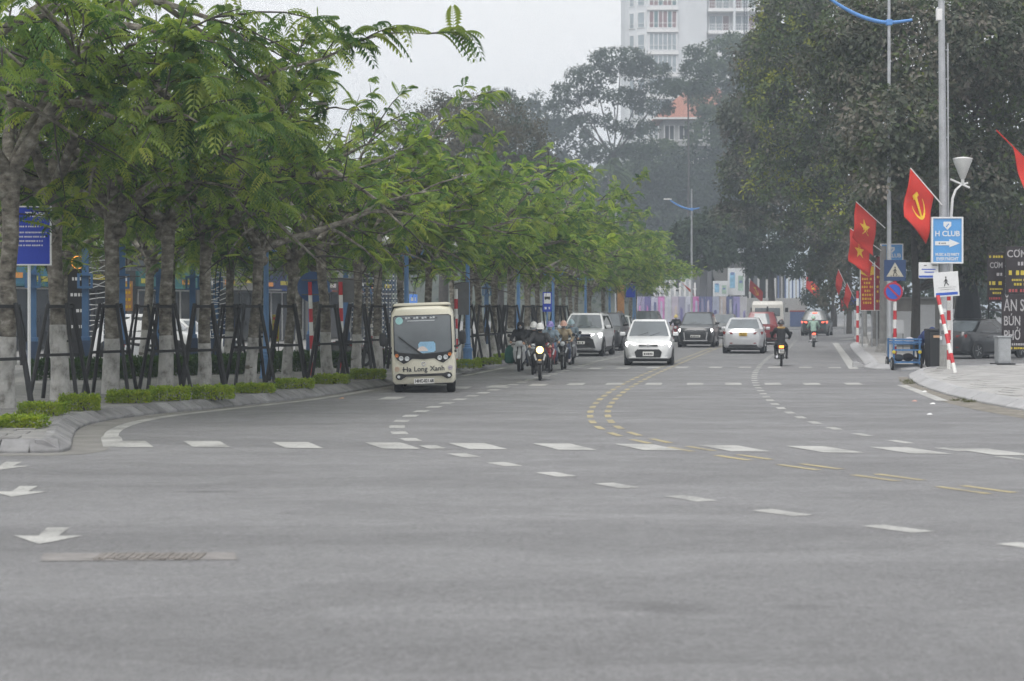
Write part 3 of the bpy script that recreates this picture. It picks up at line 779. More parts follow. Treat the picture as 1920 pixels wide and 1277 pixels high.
right_tree(1642, 641, 'tree with scattered yellow-green young leaves behind the red star flags',
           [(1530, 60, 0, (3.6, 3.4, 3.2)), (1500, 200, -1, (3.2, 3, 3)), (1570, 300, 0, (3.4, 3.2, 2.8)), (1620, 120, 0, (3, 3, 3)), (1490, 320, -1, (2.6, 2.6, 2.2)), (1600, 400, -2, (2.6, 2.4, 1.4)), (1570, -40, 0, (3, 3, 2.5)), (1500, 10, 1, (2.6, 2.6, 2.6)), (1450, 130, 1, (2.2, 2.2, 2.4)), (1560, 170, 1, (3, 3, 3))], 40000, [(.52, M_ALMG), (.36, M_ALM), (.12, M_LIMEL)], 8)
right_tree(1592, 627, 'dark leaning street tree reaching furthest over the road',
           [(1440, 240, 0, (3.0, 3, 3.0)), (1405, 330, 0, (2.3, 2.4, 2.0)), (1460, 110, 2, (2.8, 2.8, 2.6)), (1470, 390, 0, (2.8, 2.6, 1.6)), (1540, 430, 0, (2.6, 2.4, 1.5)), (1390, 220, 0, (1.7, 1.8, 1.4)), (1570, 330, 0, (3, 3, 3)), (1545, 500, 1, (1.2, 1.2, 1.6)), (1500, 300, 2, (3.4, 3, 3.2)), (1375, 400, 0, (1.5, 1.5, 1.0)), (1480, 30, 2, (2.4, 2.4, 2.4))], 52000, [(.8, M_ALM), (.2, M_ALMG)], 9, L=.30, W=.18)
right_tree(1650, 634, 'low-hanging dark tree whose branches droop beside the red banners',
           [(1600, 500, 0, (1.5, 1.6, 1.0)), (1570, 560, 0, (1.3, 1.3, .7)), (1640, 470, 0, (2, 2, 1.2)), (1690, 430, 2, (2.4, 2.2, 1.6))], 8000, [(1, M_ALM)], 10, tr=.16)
# haze-veiled trees further off
def far_tree(px, zb, d, label, specs, n, mats, seed, L=.42, W=.26, tr=.3, name='background_tree', **k):
    k_ = 1.45 if d > 177 else 1.0
    d = d * k_; zb = CAM_H + (zb - CAM_H) * k_ if k_ > 1 else zb; L *= k_; W *= k_; tr *= k_; k['cr'] = k.get('cr', .52) * k_; k['limb_r'] = k.get('limb_r', .10) * k_
    loc = ((px - 960) / FPX * d, d, zb); lob = [(V(a, b, d + dy, loc), tuple(q * k_ for q in r)) for a, b, dy, r in specs]
    zt = min(c[2] - r[2] * .5 for c, r in lob)
    return leafy(name, label, loc, lob, n, L, W, mats, ([(0, 0, -.5), (.1, 0, zt * .5), (0, 0, max(zt, .6))], [tr * 1.2, tr, tr * .8]), 'hazy trees beyond the avenue', seed, **k)
far_tree(830, .1, 128, 'brownish seed-laden tree rising behind the flame trees, nearer the bus', [(820, 255, 0, (3.4, 3.2, 2.6)), (770, 290, 1, (2.6, 2.6, 2.0)), (870, 240, 0, (2.8, 2.8, 2.2))], 11000, [(.8, M_FARB), (.2, M_FARG)], 21, .22, .12)
far_tree(935, .1, 136, 'brownish seed-laden tree rising behind the flame trees, farther from the bus', [(930, 235, 0, (3.2, 3.2, 2.2)), (975, 290, 1, (2.6, 2.6, 2.2)), (900, 290, 0, (2.8, 2.6, 2.2)), (1010, 320, 0, (1.8, 2, 1.2))], 11000, [(.8, M_FARB), (.2, M_FARG)], 22, .22, .12)
far_tree(955, 8, 212, 'rounded dark green hillside tree directly behind the brownish trees', [(940, 220, 0, (3.0, 3, 2.8)), (960, 300, 0, (4, 3, 4)), (900, 280, 0, (3.4, 3, 3))], 8000, M_FARG, 23)
far_tree(1030, 8, 218, 'broad dark green hillside tree left of the tall layered tree', [(1010, 225, 0, (3.6, 3, 2.8)), (1060, 270, 0, (3.2, 3, 3.2)), (1030, 340, 0, (4.5, 3, 3.5))], 9000, M_FARG, 24)
far_tree(1150, 9, 195, 'tall layered tree with flat pads of foliage in front of the white tower',
         [(1165, 110, 0, (3.2, 2.6, 1.1)), (1115, 140, 0, (2.8, 2.4, .9)), (1210, 130, 1, (2.6, 2.4, 1.0)), (1250, 165, 0, (2.6, 2.2, .8)), (1075, 170, -1, (2.2, 2, .8)), (1150, 180, 1, (3.4, 2.6, .8)), (1055, 195, 0, (1.6, 1.5, .5)),
          (1225, 200, 0, (2.2, 2, .7)), (1110, 225, 0, (2.2, 2, .7)), (1185, 240, 0, (2.4, 2, .8)), (1200, 280, 0, (2.2, 2, 1.0)), (1130, 285, 0, (1.8, 2, .8))], 15000, M_FARG, 25, .32, .18, tr=.26, clump=20, cr=.5, flat=.3, limb_r=.09)
far_tree(1290, 9, 190, 'thin forked tree in front of the red tiled roof', [(1275, 165, 0, (1.5, 1.4, .7)), (1305, 130, 0, (1.5, 1.4, .9)), (1320, 165, 0, (1.3, 1.3, .8)), (1300, 100, 0, (.9, 1, .7))], 3600, M_FARG, 26, .3, .17, tr=.09, clump=14, cr=.45, limb_r=.05)
far_tree(1365, 6, 205, 'pale green bushy tree beside the lattice mast', [(1370, 110, 0, (3.2, 3, 2.6)), (1350, 180, 0, (3.4, 3, 3)), (1400, 190, 0, (3, 3, 3)), (1340, 245, 0, (2.8, 2.8, 2.4)), (1390, 270, 0, (3, 3, 3))], 13000, M_FARL, 27)
for i, (px, py, r, lab, m) in enumerate([(1095, 360, 3.6, 'dark rounded tree on the slope below the layered tree', M_FARG), (1165, 400, 4.2, 'dark slope tree above the far end of the flame tree row', M_FARG),
        (1235, 370, 4.0, 'dark slope tree left of the tall blue-armed lamp post', M_FARG), (1300, 330, 3.6, 'dark slope tree under the villa wall', M_FARG), (1345, 385, 4.4, 'dark slope tree above the grey pavilion', M_FARG),
        (1210, 300, 2.6, 'bushy dark tree close to the red-roofed villa', M_FARL), (1400, 350, 3.6, 'hazy tree between the pavilion and the leaning street tree', M_FARG), (1270, 430, 3.2, 'low dark tree just left of the grey pavilion roof', M_FARG), (1330, 430, 2.2, 'small dark tree leaning over the pavilion roof', M_FARG)]):
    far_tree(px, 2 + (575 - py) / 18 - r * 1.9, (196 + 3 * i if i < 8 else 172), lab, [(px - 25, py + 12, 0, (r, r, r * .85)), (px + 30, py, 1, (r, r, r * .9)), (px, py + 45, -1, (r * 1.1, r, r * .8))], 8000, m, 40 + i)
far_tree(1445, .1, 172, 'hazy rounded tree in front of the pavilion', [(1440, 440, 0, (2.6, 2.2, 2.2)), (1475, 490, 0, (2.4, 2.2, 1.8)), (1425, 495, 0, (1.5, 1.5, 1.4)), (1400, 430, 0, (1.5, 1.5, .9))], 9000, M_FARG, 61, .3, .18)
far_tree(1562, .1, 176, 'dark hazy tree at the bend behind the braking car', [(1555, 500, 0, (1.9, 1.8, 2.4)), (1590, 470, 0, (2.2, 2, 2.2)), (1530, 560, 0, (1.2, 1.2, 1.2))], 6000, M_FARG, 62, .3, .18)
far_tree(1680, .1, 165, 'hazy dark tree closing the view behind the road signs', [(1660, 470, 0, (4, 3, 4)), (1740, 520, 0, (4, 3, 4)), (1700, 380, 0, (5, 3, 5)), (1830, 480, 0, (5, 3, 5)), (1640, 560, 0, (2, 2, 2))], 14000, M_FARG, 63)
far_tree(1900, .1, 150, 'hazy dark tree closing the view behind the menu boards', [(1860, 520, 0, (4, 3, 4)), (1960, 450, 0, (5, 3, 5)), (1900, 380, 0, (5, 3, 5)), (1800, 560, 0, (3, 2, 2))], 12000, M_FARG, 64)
# coconut palm on the slope
def palm(loc, h, label, seed):
    rnd = random.Random(seed); t = empty('palm_tree', loc, 0, label, 'palm tree'); lv = Leaves()
    MB().tube([(0, 0, -.4), (.15, 0, h * .5), (.1, 0, h)], [.22, .17, .14], 8).build('trunk', M_BARK, t, smooth=60)
    for k in range(16):
        a = 2 * math.pi * k / 16 + rnd.uniform(-.2, .2); el = rnd.uniform(.1, 1.2); L = rnd.uniform(3.8, 4.9)
        d = Vector((math.cos(a) * math.cos(el), math.sin(a) * math.cos(el), math.sin(el)))
        lv.feather(Vector((.1, 0, h)), d, Vector((0, 0, 1)), L, .9, n=22, droop=rnd.uniform(.5, 1.0))
    link('crown', lv.mesh('crown', M_FARL), t)
palm(((1140 - 960) / FPX * 258, 258, 10.5), 9.0, 'coconut palm with arching fronds under the tall layered tree', 3)

# ------------------------------------------------------------------ wooded slope
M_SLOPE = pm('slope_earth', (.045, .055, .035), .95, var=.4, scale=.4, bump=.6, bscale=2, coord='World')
def slope():
    vs, fs, nx, ny = [], [], 46, 22
    for j in range(ny):
        for i in range(nx):
            x = -140 + 280 * i / (nx - 1); y = 262 + 150 * j / (ny - 1)
            s = lambda t: max(0, min(1, t)) ** 2 * (3 - 2 * max(0, min(1, t)))
            edge = s((29 - x) / 22)
            z = -.4 + 24 * s((y - 263) / 75) * edge + 1.2 * mnoise.noise(Vector((x * .08, y * .08, 0))) * s((y - 263) / 30) * edge
            vs.append((x, y, z))
    for j in range(ny - 1):
        for i in range(nx - 1): fs.append((j * nx + i, j * nx + i + 1, (j + 1) * nx + i + 1, (j + 1) * nx + i))
    o = MB().add(vs, fs).build('hillside', M_SLOPE, smooth=80); o['kind'] = 'structure'
    rnd = random.Random(77); lv = Leaves()
    for k in range(15000):
        v = vs[rnd.randint(0, nx * ny - 1)]
        if v[2] < .1: continue
        q = 1.6 + 1.4 * mnoise.noise(Vector((v[0] * .15, v[1] * .15, 3)))
        p = Vector((v[0] + rnd.uniform(-3.4, 3.4), v[1] + rnd.uniform(-3.6, 3.6), v[2] + rnd.uniform(0, max(.4, q))))
        lv.leaf(p, rdir(rnd, -.2, .8), rdir(rnd), rnd.uniform(.6, 1.2), rnd.uniform(.4, .75))
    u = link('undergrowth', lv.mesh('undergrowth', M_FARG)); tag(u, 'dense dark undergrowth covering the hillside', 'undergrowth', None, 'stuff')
slope()

# ------------------------------------------------------------------ tower, villa, pavilion
M_TOWER = pm('tower_render', (.66, .68, .70), .8, var=.05, scale=.3, bump=.1, bscale=4)
M_TRIMW = pm('white_trim', (.76, .76, .76), .7, var=.05, scale=2)
M_GLASSC = pm('tower_glass', (.30, .35, .38), .12, var=.15, scale=.6, spec=.6)
M_GLASSR = pm('tower_glass_curtained', (.24, .15, .16), .2, var=.25, scale=.7, spec=.6)
M_GLASST = pm('tower_glass_teal', (.12, .20, .22), .15, var=.2, scale=.7, spec=.6)
def tower():
    D = 300.0; s = FPX / D; x0 = (1175 - 960) / s; kt = 1.12
    t = empty('tower_block', (x0 * kt, D * kt, CAM_H * (1 - kt)), 0, 'white high-rise tower with rounded corner and balconies rising behind the trees', 'building'); t.scale = (kt, kt, kt)
    plan = [(0, 4.2), (.5, 2.6), (1.45, 1.2), (3.05, .25), (3.1, 0), (7.75, 0), (7.8, .3), (9.4, .55), (12.2, 1.3), (12.2, 2.2), (20.2, 2.2), (20.2, 16), (0, 16)]
    mb = MB(); H = 60.0; n = len(plan)
    mb.add([(x, y, -1) for x, y in plan] + [(x, y, H) for x, y in plan], [tuple(range(n, 2 * n))] + [(i, (i + 1) % n, n + (i + 1) % n, n + i) for i in range(n)])
    mb.build('wall', M_TOWER, t)
    MB().box((10, 8, H + .3), (20.8, 16.6, .6)).build('roof_slab', M_TRIMW, t)
    st = 3.35
    for k in range(12):
        zb = 44.0 + 3.35 * 4 - k * st            # sill height of this storey
        if zb < 16: break
        def win(xa, xb, ya, yb, z0, z1, panes, mats, nm='window'):
            w = empty(nm, (0, 0, 0)); w.parent = t
            a, b = Vector((xa, ya, 0)), Vector((xb, yb, 0)); d = (b - a).normalized(); nrm = Vector((d.y, -d.x, 0))
            fr = MB(); fw = .07
            for z in (z0, z1, z0 + .28 * (z1 - z0)): fr.bar(a + nrm * .05 + Vector((0, 0, z)), b + nrm * .05 + Vector((0, 0, z)), .12, fw)
            for q in range(panes + 1):
                p = a.lerp(b, q / panes) + nrm * .053; fr.bar(p + Vector((0, 0, z0)), p + Vector((0, 0, z1)), fw, .126)
            fr.build('frame', M_TRIMW, w)
            for q in range(panes):
                p, r = a.lerp(b, q / panes), a.lerp(b, (q + 1) / panes)
                MB().bar((p + Vector((0, 0, (z0 + z1) / 2))) + nrm * .012, (r + Vector((0, 0, (z0 + z1) / 2))) + nrm * .012, .03, z1 - z0).build('pane', mats[(q + k) % len(mats)], w)
        red = k in (3, 4)
        win(3.4, 7.5, -.01, -.01, zb, zb + 2.5, 6, [M_GLASSR, M_GLASSR, M_GLASST] if red else [M_GLASSC])
        win(1.75, 2.75, 1.02, .43, zb + .1, zb + 2.4, 1, [M_GLASSC]); win(.6, 1.25, 2.42, 1.48, zb + .1, zb + 2.4, 1, [M_GLASSC])
        MB().box((5.4, -.1, zb - .45), (4.75, .5, .5)).build('sill_band', M_TRIMW, t)
        for xa, xb in ((12.5, 16.0), (16.5, 19.9)):
            win(xa + .1, xb - .3, 2.19, 2.19, zb - .3, zb + 2.1, 3, [M_GLASSR, M_GLASSC, M_GLASSC] if red else [M_GLASSC])
            bl = MB().box(((xa + xb) / 2, 1.1, zb - .62), (xb - xa + .3, 2.15, .5)).build('balcony', M_TRIMW, t)
            rl = MB()
            for q in range(11): rl.box((xa + (xb - xa) * q / 10, .12, zb + .1), (.05, .05, .9))
            rl.box(((xa + xb) / 2, .12, zb + .55), (xb - xa, .08, .07)); rl.build('railing', M_TRIMW, bl)
        MB().box((16.25, .9, zb + .9), (.32, 1.9, st + .0)).build('party_wall', M_TOWER, t)
tower()
M_ROOFT = pm('red_roof_tile', (.34, .15, .105), .8, var=.2, scale=2.5, bump=.5, bscale=8)
M_VILLA = pm('villa_wall', (.42, .42, .42), .85, var=.12, scale=.8)
M_DGLASS = pm('dark_window', (.05, .055, .06), .15, var=.2, scale=1, spec=.6)
def villa():
    D = 312.0; s = FPX / D; ox = (1300 - 960) / s; z0 = 15.0
    t = empty('hillside_villa', (ox, D, z0), .0, 'grey villa with a red tiled hipped roof half hidden on the slope', 'building')
    kv = 1.25; t.scale = (kv, kv, kv); ze = (CAM_H + (575 - 222) / s - z0) / kv; zr = (CAM_H + (575 - 158) / s - z0) / kv
    MB().box((1.0, 3.5, ze / 2), (9.6, 7, ze)).build('wall', M_VILLA, t)
    a = [(-5.0, -.9, ze), (6.8, -.9, ze), (6.8, 7.9, ze), (-5.0, 7.9, ze)]; b = [(-.2, 3.5, zr), (3.4, 3.5, zr)]
    MB().add(a + b + [(x, y, z - .22) for x, y, z in a], [(0, 1, 5, 4), (1, 2, 5), (2, 3, 4, 5), (3, 0, 4), (0, 6, 7, 1), (1, 7, 8, 2), (2, 8, 9, 3), (3, 9, 6, 0), (6, 9, 8, 7)]).build('roof', M_ROOFT, t)
    MB().box((.9, -.95, ze - .06), (12, .16, .24)).build('eaves_gutter', M_TRIMW, t)
    for k, x in enumerate((-3.0, -1.2, .6, 2.6, 4.6)):
        for z in (ze - 2.6, ze - 6.2):
            w = MB().box((x, .02, z + .8), (1.1, .12, 1.7)).build('window', M_DGLASS, t)
            f = MB()
            for q in (-.6, 0, .6): f.box((x + q, -.05, z + .8), (.09, .1, 1.9))
            f.box((x, -.055, z - .12), (1.4, .16, .14)); f.build('frame', M_TRIMW, w)
    MB().box((1.0, -.5, ze - 3.4), (9.8, 1.2, .25)).build('balcony', M_VILLA, t)
villa()
M_PAV = pm('pavilion_concrete', (.13, .135, .145), .8, var=.12, scale=.5)
M_PAVR = pm('pavilion_roof', (.26, .26, .255), .75, var=.12, scale=.6)
def pavilion():
    D = 188.0; s = FPX / D; ox = (1392 - 960) / s
    t = empty('pavilion', (ox, D, 0), 0, 'grey concrete pavilion with a curved pale canopy beyond the hoarding', 'building')
    W = 160 / s; h = CAM_H + (575 - 474) / s
    MB().box((0, 4, h / 2), (W, 8, h)).build('wall', M_PAV, t)
    sec = []
    for k in range(13):
        u = -1 + k / 6; x = u * (W / 2 + 1.2); z = h + .1 + .7 * (1 - u * u)
        sec.append([(x, -2.2, z), (x, 9, z + .4), (x, 9, z + .75), (x, -2.2, z + .55)])
    MB().loft([[Vector(p) for p in r] for r in sec]).build('canopy', M_PAVR, t, smooth=40)
    for k in range(4):
        MB().box((-W / 2 + .8 + k * (W - 1.6) / 3, -1.3, h / 2), (.35, .35, h)).build('column', M_PAV, t)
    for k in range(6):
        MB().box((-W / 2 + .8 + (k + .5) * (W - 1.6) / 6, -.03, h * .55), (.98, .08, h * .62)).build('window', M_DGLASS, t)
    lathe = MB().lathe([(1.5, 0), (1.65, .1), (1.5, .2)], 28, rot=Matrix.Rotation(math.radians(90), 3, 'X'), c=(-1.2, -.2, 5.2)); lathe.build('round_emblem', M_PAVR, t, smooth=40)
pavilion()

# ------------------------------------------------------------------ hoarding, boards, far street furniture
def flat(name, col, rough=.6, **k): return pm(name, col, rough, **k)
HC = [(.30, .28, .42), (.14, .13, .30), (.48, .48, .60), (.55, .22, .48), (.52, .54, .58), (.46, .42, .50), (.30, .30, .40), (.50, .52, .60), (.50, .18, .42), (.13, .15, .30), (.15, .16, .32), (.42, .46, .58), (.50, .44, .42), (.12, .14, .28), (.34, .32, .58), (.55, .55, .58)]
def hoarding():
    D = 181.0; s = FPX / D
    t = empty('hoarding', ((1195 - 960) / s, D, 0), 0, 'site hoarding of purple, pink and blue printed panels across the far road', 'hoarding')
    n = len(HC); W = (1400 - 1195) / s / n; h = CAM_H + (575 - 556) / s; rnd = random.Random(3)
    for i, c in enumerate(HC):
        p = MB().box((W * (i + .5), 0, h / 2), (W - .03, .08, h)).build('panel', flat('hoarding_print_%d' % i, c, .5, var=.22, scale=.9), t)
        c2 = HC[(i * 5 + 3) % n]; mm = flat('hoarding_print_%d' % ((i * 5 + 3) % n), c2, .5, var=.22, scale=.9)
        ww = W * rnd.uniform(.25, .5); z0 = rnd.uniform(.2, 1.2); z1 = rnd.uniform(1.6, 2.8)
        MB().prism([(-ww / 2, z0), (ww / 2, z0 + rnd.uniform(-.3, .3)), (ww * .3, z1), (-ww * .4, z1 + rnd.uniform(-.3, .2))], .012, Matrix.Translation((W * (i + .5) + rnd.uniform(-.15, .15) * W, -.048, 0))).build('print', mm, p)
    for i in range(n + 1): MB().box((W * i, .09, h / 2), (.08, .09, h)).build('post', M_TRIMW, t)
hoarding()
M_WALLW = pm('white_wall', (.60, .60, .60), .8, var=.1, scale=.5)
M_BLUEP = pm('blue_panel', (.16, .22, .42), .6, var=.15, scale=1)
def white_wall():
    D = 178.5; s = FPX / D; x0 = (1401 - 960) / s
    t = empty('boundary_wall', (x0, D, 0), 0, 'white boundary wall with a blue lower panel beside the far truck', 'wall')
    W = (1514 - 1401) / s; h = CAM_H + (575 - 559) / s
    MB().box((W / 2, .15, h / 2), (W, .3, h)).build('wall_panel', M_WALLW, t, bev=.02)
    MB().box((W * .83, -.03, .75), (W * .24, .06, 1.5)).build('blue_panel', M_BLUEP, t)
    MB().box((W * .83, -.035, 1.56), (W * .25, .07, .12)).build('red_edge', pm('red_trim', (.45, .10, .08), .6), t)
    for k in range(9): MB().box((W * .52 + k * .32, .2, h + 1.0), (.12, .12, 2.0)).build('slat', M_WALLW if k % 2 else M_BLUEP, t)
    for k in range(4): MB().box((W * .05 + k * W * .14, .2, h + .9), (.16, .16, 1.8)).build('post', M_TRIMW, t)
white_wall()
def colonnade():
    D = 183.5; s = FPX / D
    t = empty('post_fence', ((1228 - 960) / s, D, 0), 0, 'row of tall white posts showing above the printed hoarding', 'fence')
    for k in range(9):
        h = CAM_H + (575 - 522 - (k % 3) * 4) / s; MB().box((k * .46, 0, h / 2), (.16, .16, h)).build('post', M_TRIMW, t)
    MB().box((4 * .46, .0, 3.6), (4.0, .06, .1)).build('rail', M_TRIMW, t)
colonnade()
M_BRDW = pm('board_white', (.66, .68, .70), .5, var=.06, scale=1.2)
M_BRDB = pm('board_blue', (.24, .45, .62), .5, var=.3, scale=1.6)
M_BRDG = pm('board_green', (.35, .48, .40), .5, var=.3, scale=1.6)
def board(px0, px1, py0, py1, D, label, two):
    s = FPX / D; w = (px1 - px0) / s; z0, z1 = CAM_H + (575 - py1) / s, CAM_H + (575 - py0) / s
    t = empty('billboard', (((px0 + px1) / 2 - 960) / s, D, 0), 0, label, 'billboard', 'white advertising boards over the hoarding')
    f = MB().box((0, 0, (z0 + z1) / 2), (w, .5, z1 - z0)).build('panel', M_BRDW, t, bev=.02)
    for k in range(two):
        x = -w / 2 + w * (k + .5) / two
        MB().box((x, -.262, z0 + (z1 - z0) * (.55 - .1 * k)), (w / two * .62, .02, (z1 - z0) * .55)).build('print', M_BRDB if k == 0 else M_BRDG, f)
        MB().box((x, -.266, z0 + (z1 - z0) * (.8 - .3 * k)), (w / two * .4, .02, (z1 - z0) * .10)).build('print', M_BLUEP, f)
    for x in (-w * .35, w * .35): MB().box((x, .1, z0 / 2), (.12, .12, z0)).build('post', M_TRIMW, t)
board(1337, 1364, 527, 556, 183, 'lower white and blue advertising board above the hoarding', 2)
board(1365, 1396, 503, 554, 184, 'taller white advertising board above the hoarding', 2)
# lattice mast
def mast():
    D = 290.0; s = FPX / D; p = Vector(((1397 - 960) / s, D, 0)); h = 50.0
    t = empty('lattice_mast', p, 0, 'slim dark lattice radio mast in front of the white tower', 'mast'); m = pm('mast_steel', (.06, .075, .10), .6, metal=.3)
    for a in range(3):
        x, y = .26 * math.cos(a * 2.094), .26 * math.sin(a * 2.094); MB().tube([(x, y, 0), (x, y, h)], .035, 5).build('leg', m, t)
    mb = MB(); k = 0; z = 0
    while z < h - .8:
        for a in range(3):
            q = (a + 1) % 3
            A = (.26 * math.cos(a * 2.094), .26 * math.sin(a * 2.094)); B = (.26 * math.cos(q * 2.094), .26 * math.sin(q * 2.094))
            mb.bar((*A, z), (*B, z + .8), .03); mb.bar((*A, z), (*B, z), .03)
        z += .8
    o = mb.build('bracing', m, t); o['kind'] = 'stuff'
mast()
M_STEEL = pm('galvanised_steel', (.42, .43, .45), .45, metal=.55, var=.15, scale=3)
M_BLUEARM = pm('blue_lamp_paint', (.10, .27, .62), .45, var=.08, scale=3)
M_LAMPW = pm('lamp_white', (.75, .76, .76), .35, var=.05)
def street_lamp(p, h_arm, h_top, la, label, r=.075, group='street lamps with blue curved arms'):
    t = empty('street_lamp', p, 0, label, 'street lamp', group)
    MB().tube([(0, 0, 0), (0, 0, h_top * .5), (0, 0, h_top)], [r * 1.25, r, r * .7], 12).build('pole', M_STEEL, t, smooth=50)
    MB().lathe([(r * 2.2, 0), (r * 2.2, .03), (r * 1.5, .05), (r * 1.4, .5)], 12).build('base', M_STEEL, t, smooth=40)
    pts = [(-la + (la * 1.36) * k / 14, 0, h_arm + .78 * max(0, (-(-la + la * 1.36 * k / 14)) / la) ** 1.8 * la * .55 + .10 * max(0, (-la + la * 1.36 * k / 14) / (la * .36)) ** 1.5) for k in range(15)]
    MB().tube(pts, [.05 + .025 * math.sin(math.pi * k / 14) for k in range(15)], 8).build('arm', M_BLUEARM, t, smooth=60)
    MB().box((0, 0, h_arm), (.22, .22, .22)).build('clamp', M_BLUEARM, t, bev=.03)
    e = pts[0]; MB().box((e[0] - .18, 0, e[2] + .06), (.6, .22, .09)).build('lamp_head', M_LAMPW, t, bev=.02)
street_lamp(((1297 - 960) / FPX * 147, 147, .15), 9.0, 10.5, 1.6, 'distant street lamp with blue curved arm, standing left of the pavilion')
street_lamp(((1667 - 960) / FPX * 73, 73, .15), CAM_H + (575 - 50) / FPX * 73, 13.4, 2.35, 'street lamp whose large blue curved arm shows at the top edge')
def plain_pole(p, h, r, label, nm='utility_pole', mat=None):
    t = empty(nm, p, 0, label, 'pole')
    MB().tube([(0, 0, 0), (0, 0, h)], [r, r * .75], 12).build('shaft', mat or M_STEEL, t, smooth=50); MB().lathe([(r * .9, h), (r * .9, h + .06), (.01, h + .1)], 10).build('cap', mat or M_STEEL, t)
    return t
plain_pole(((1155 - 960) / FPX * 160, 160, .15), CAM_H + (575 - 374) / FPX * 160, .1, 'thin distant pole whose tip shows above the flame trees')

# ------------------------------------------------------------------ flags
M_RED = pm('flag_red', (.58, .035, .025), .7, var=.10, scale=2); M_GOLD = pm('flag_yellow', (.80, .52, .04), .7, var=.05)
def flag_at(foot, top, w, h, label, emblem, hang=.5, seed=1, group='red flags along the road', face=0.0, pole_mat=None, side=1, start=0.0):
    """flag on a slanted staff; the cloth hangs in folds from the staff's upper end"""
    rnd = random.Random(seed); foot, top = Vector(foot), Vector(top)
    t = empty('flag', foot, 0, label, 'flag', group); tp = top - foot
    MB().tube([(0, 0, 0), tp], .018, 6).build('staff', pole_mat or M_TRIMW, t)
    d = -tp.normalized()                                    # along the staff downwards
    nu, nv = 14, 10; grid = []
    out = Vector((side * math.cos(face), math.sin(face), 0))
    drop = (out * (1 - hang) + Vector((0, 0, -1)) * hang).normalized()
    nrm = d.cross(drop).normalized()
    for i in range(nu + 1):
        row = []
        for j in range(nv + 1):
            u, v = i / nu, j / nv
            p = tp + d * (start + v * h) + drop * (u * w) + nrm * (.10 * w * u * math.sin(u * 7 + v * 3 + seed)) + Vector((0, 0, -.10 * w * u * u))
            row.append(p)
        grid.append(row)
    vs = [p for r in grid for p in r]; fs = []
    for i in range(nu):
        for j in range(nv): a = i * (nv + 1) + j; fs.append((a, a + 1, a + nv + 2, a + nv + 1))
    cl = MB().add(vs, fs).build('cloth', M_RED, t, smooth=180)
    sm = cl.modifiers.new('thickness', 'SOLIDIFY'); sm.thickness = .006; sm.offset = 0
    def at(u, v, off):
        u, v = max(0, min(.999, u)) * nu, max(0, min(.999, v)) * nv; i, j = int(u), int(v); fu, fv = u - i, v - j
        a = grid[i][j].lerp(grid[i + 1][j], fu); b = grid[i][j + 1].lerp(grid[i + 1][j + 1], fu)
        return a.lerp(b, fv) + off
    cn = (nrm if nrm.y < 0 else -nrm) * .012
    def patch(poly):          # emblem polygon in cloth coordinates, fan of fine triangles lying on the cloth
        mb = MB()
        for off in (cn, -cn):
            c = (sum(p[0] for p in poly) / len(poly), sum(p[1] for p in poly) / len(poly)); n = len(poly)
            for i in range(n):
                a, b = poly[i], poly[(i + 1) % n]
                mb.add([at(*c, off), at(*a, off), at(*b, off)], [(0, 1, 2)])
        return mb
    if emblem == 'star':
        R = .26
        poly = [(.5 + (R if k % 2 == 0 else R * .4) * math.cos(math.pi / 2 + k * math.pi / 5) * h / w, .5 - (R if k % 2 == 0 else R * .4) * math.sin(math.pi / 2 + k * math.pi / 5)) for k in range(10)]
        mb = MB()
        for off in (cn, -cn):
            for i in range(10): mb.add([at(.5, .5, off), at(*poly[i], off), at(*poly[(i + 1) % 10], off)], [(0, 1, 2)])
        mb.build('star', M_GOLD, cl)
    elif emblem == 'sickle':
        mb = MB(); k = h / w
        for off in (cn, -cn):
            arc = [(.5 + math.cos(a) * .24 * k, .5 + math.sin(a) * .24, .018 + .045 * math.sin((a + .9) / 3.6 * math.pi)) for a in [-.9 + 3.6 * q / 12 for q in range(13)]]
            for (x, y, w1), (x2, y2, w2) in zip(arc, arc[1:]):
                def o(x, y, w): return (x + (x - .5) / .24 * w / k * k, y + (y - .5) / .24 * w)
                mb.add([at(x, y, off), at(*o(x, y, w1), off), at(*o(x2, y2, w2), off), at(x2, y2, off)], [(0, 1, 2, 3)])
            mb.add([at(.36, .36, off), at(.42, .30, off), at(.70, .66, off), at(.65, .70, off)], [(0, 1, 2, 3)])
            mb.add([at(.32, .46, off), at(.30, .36, off), at(.46, .24, off), at(.50, .33, off)], [(0, 1, 2, 3)])
        mb.build('hammer_and_sickle', M_GOLD, cl)
    return t
def flag_px(fx, fy, tx, ty, D, w, h, *a, **k): return flag_at(PT(fx, fy, D), PT(tx, ty, D - .25), w, h, *a, **k)
for i, (fx, fy, tx, ty, D, lab, em) in enumerate([(1300, 556, 1277, 528, 175, 'tiny red flag by the left end of the boards over the hoarding', 'star'), (1404, 552, 1406, 524, 174, 'small red flag with yellow emblem just past the white boards', 'sickle'), (1510, 552, 1512, 518, 170, 'small red flag beside the white and blue slats', 'star')]):
    flag_px(fx, fy, tx, ty, D, 1.5, 1.0, lab, em, seed=i, hang=.45)
